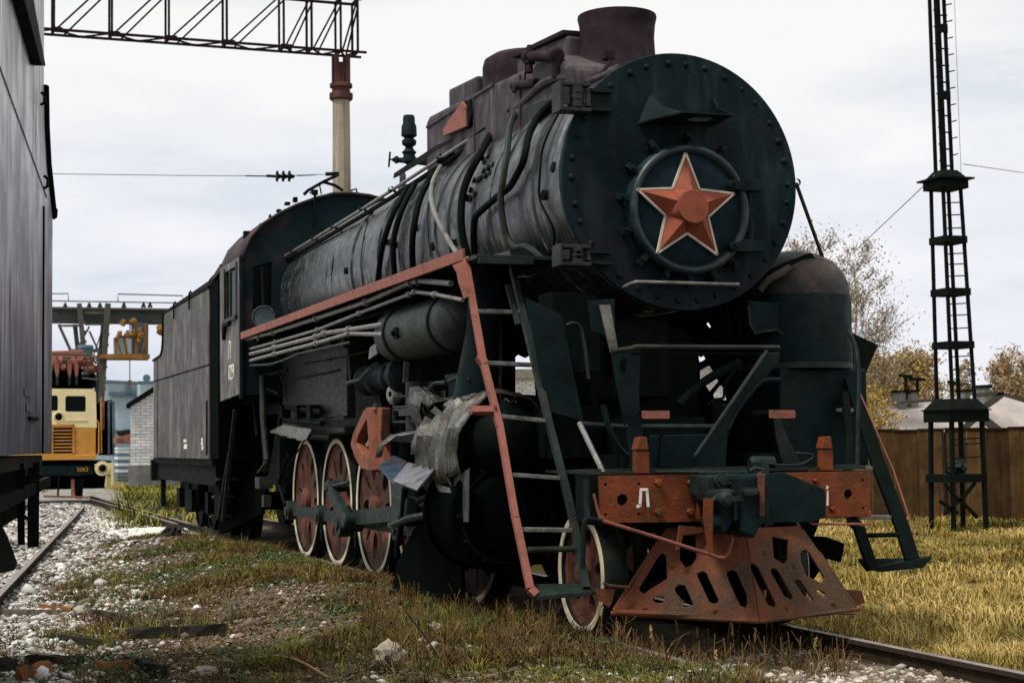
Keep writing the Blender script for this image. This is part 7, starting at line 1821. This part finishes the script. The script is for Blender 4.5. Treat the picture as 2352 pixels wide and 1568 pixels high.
branchy('birch_tree', 'tall half-bare birch rising just past the round tank, few leaves on top', tb(1925, 950, 62), 13.0, 6.0, 21, OLV + BRN, 5600, .058, 4, .55, 3)
branchy('birch_tree', 'slender nearly bare tree top showing between the smokebox and the stay rod', tb(1842, 950, 75), 13.6, 4.0, 22, OLV, 2600, .06, 2, .6, 3)
branchy('bush_tree', 'bright yellow leafy tree spilling over the fence beside the dark ladder', tb(1972, 980, 40), 3.5, 2.8, 23, YEL, 2600, .050, 3, .2)
branchy('birch_tree', 'yellow-brown tree behind the two chimney posts', tb(2085, 940, 72), 7.0, 4.6, 24, BRN + YEL[:2], 7500, .085, 4, .3, 3)
branchy('birch_tree', 'thin brownish tree directly behind the lattice mast', tb(2165, 940, 76), 6.4, 3.4, 25, BRN, 2200, .085, 2, .5)
branchy('autumn_tree', 'brownish autumn tree at the right edge above the grey roof', tb(2300, 925, 80), 7.2, 4.4, 26, BRN, 6500, .09, 3, .35)
branchy('autumn_tree', 'dense ochre tree low behind the right end of the roof', tb(2350, 930, 86), 5.6, 4.0, 27, BRN + YEL[1:3], 5200, .09, 2, .3)
branchy('birch_tree', 'rusty-leaved thin tree between the tall birch and the chimney posts', tb(2010, 945, 84), 6.8, 5.0, 28, BRN, 3600, .09, 3, .4)

# ================================================================== DEBRIS
def place(o, lbl, cat, grp=None): return tag(o, lbl, cat, grp)
def timber(name, u0, v0, u1, v1, w_, h_, mat, seed, lift=.03):
    a, b_ = Z(u0, v0, -.12), Z(u1, v1, -.12); a.z = float(gh(a.x, a.y)) + lift; b_.z = float(gh(b_.x, b_.y)) + lift
    r = random.Random(seed); mb = MB(); n = 6; d = (b_ - a); side_ = d.cross(V(0, 0, 1)).normalized(); vs = []
    for i in range(n + 1):
        c = a + d * i / n; k = r.uniform(.55, 1.1) * (1 if 0 < i < n else .5)
        vs += [c - side_ * w_ * k + V(0, 0, -.03), c + side_ * w_ * r.uniform(.6, 1.1) + V(0, 0, -.03), c + side_ * w_ * .7 * k + V(0, 0, h_ * r.uniform(.7, 1.2)), c - side_ * w_ * .7 * k + V(0, 0, h_ * r.uniform(.7, 1.2))]
    fs = []
    for i in range(n):
        for j in range(4): k2 = (j + 1) % 4; fs.append((i * 4 + j, i * 4 + k2, i * 4 + 4 + k2, i * 4 + 4 + j))
    fs += [(0, 1, 2, 3), (n * 4 + 3, n * 4 + 2, n * 4 + 1, n * 4)]
    mb.add(vs, fs); return mb.build(name, M[mat], None, smooth=False)
G_ = 'rotten timber pieces in the left foreground'
place(timber('rotten_timber', 212, 1410, 305, 1428, .07, .05, 'burnt', 1), 'dark flat piece of rotten timber on white gravel above the others', 'timber')
place(timber('rotten_timber', 288, 1530, 378, 1556, .07, .07, 'burnt', 2), 'thick black timber stump beside the orange brick', 'timber')
place(timber('rotten_timber', 290, 1462, 520, 1455, .05, .05, 'burnt', 3), 'long dark timber half buried in green weeds', 'timber')
place(timber('rotten_timber', 60, 1515, 190, 1520, .05, .04, 'burnt', 4), 'low black timber lying on gravel in the bottom left corner', 'timber')
place(timber('rotten_timber', 120, 1462, 235, 1480, .04, .03, 'burnt', 5), 'thin dark splinter of timber running down the gravel', 'timber')
place(timber('rotten_timber', 0, 1408, 135, 1410, .04, .03, 'sleeper', 6), 'weathered grey plank end at the left edge near the rail', 'timber')
place(timber('broken_brick', 215, 1548, 320, 1540, .05, .06, 'brickorange', 7), 'orange broken brick beside the black timber stump', 'brick')
place(timber('broken_brick', 40, 1562, 115, 1545, .05, .06, 'brickorange', 8), 'ochre brick piece in the bottom left corner', 'brick')
place(timber('wood_strip', 90, 1392, 165, 1402, .03, .02, 'brickorange', 9), 'short orange-brown wood strip on the gravel', 'wood strip')
def brock(u, v, sx_, sy, sz_, lbl, mat='rock', seed=1):
    c = Z(u, v, -.12); c.z = float(gh(c.x, c.y)) + sz_ * .3
    return place(MB().rock(c, sx_, sy, sz_, seed, .22, 2).build('rock', M[mat], None, smooth=False), lbl, 'rock')
brock(895, 1556, .12, .10, .11, 'large pale boulder at the bottom edge under the brown branch', seed=3)
brock(1000, 1503, .10, .06, .055, 'flat tan stone with black stem crossing it', seed=4)
brock(1208, 1448, .06, .04, .035, 'pale stone on the mound left of the two white pebbles', seed=5)
brock(1213, 1462, .028, .02, .02, 'white pebble pair close to the front wheel', 'brickwhite', 6)
brock(455, 1398, .06, .03, .03, 'flat white stone on the mound above the yellow weeds', 'brickwhite', 7)
brock(578, 1385, .03, .02, .025, 'first of two white stones on the bare mound', 'brickwhite', 8)
brock(622, 1384, .028, .02, .025, 'second of two white stones on the bare mound', 'brickwhite', 9)
brock(15, 1540, .09, .07, .08, 'dark round stone at the lower left picture edge', 'burnt', 10)
brock(395, 1258, .14, .12, .14, 'dark pointed lump on the crest of the mound', 'burnt', 11)
brock(470, 1540, .09, .05, .045, 'mottled grey stone among the green weeds', 'rock', 12)
def onground(u, v, up_=.02):
    p = Z(u, v, -.12); p.z = float(gh(p.x, p.y)) + up_; return p
M['branch'] = plain('dead_branch', (.34, .21, .09), .9, .1); M['darktwig'] = plain('dark_twig', (.03, .028, .022), .9, .1)
place(MB().tube(smoothpath([onground(u, v, z) for u, v, z in ((585, 1510, .02), (640, 1520, .05), (690, 1540, .06), (752, 1570, .04))], 4), [.008] * 13, 6).build('dead_branch', M['branch']), 'pale bent branch lying in the weeds at the bottom edge', 'branch')
place(MB().tube(smoothpath([onground(705, 1488, .01), onground(745, 1502, .06), onground(800, 1530, .07), onground(850, 1565, .02)], 4), .005, 5).build('dark_twig', M['darktwig']), 'thin dark twig arching over the large pale boulder', 'twig')
p0 = onground(1020, 1575, 0); place(MB().tube(smoothpath([p0, p0 + V(-.10, .05, .17), p0 + V(-.22, .1, .34)], 4), .006, 5).build('bent_wire', M['darktwig']), 'bent black wire sticking up over the flat tan stone', 'wire')
# brush of dry weeds round the cab end
for (u, v, lbl) in ((730, 1160, ''),): pass
vs_ = MB(); rn = random.Random(4)
c = Z(740, 1218, -.05)
bt = thing('dry_bush', 'rusty brown dead bush on the rail by the cab steps', 'bush', tuple(Z(735, 1222, -.1)))
c = WLOC[bt.name]
for k in range(70):
    a = rn.uniform(0, 6.28); h = rn.uniform(.1, .42); q = c + V(rn.uniform(-.3, .3), rn.uniform(-.6, .6), 0)
    vs_.tube([q, q + V(cos(a) * h * .35, sin(a) * h * .35, h * .6), q + V(cos(a) * h * .7, sin(a) * h * .7, h)], .006, 3)
vs_.build('twigs', plain('rusty_twigs', (.22, .09, .02), .9, .1), bt, smooth=False, recalc=False)
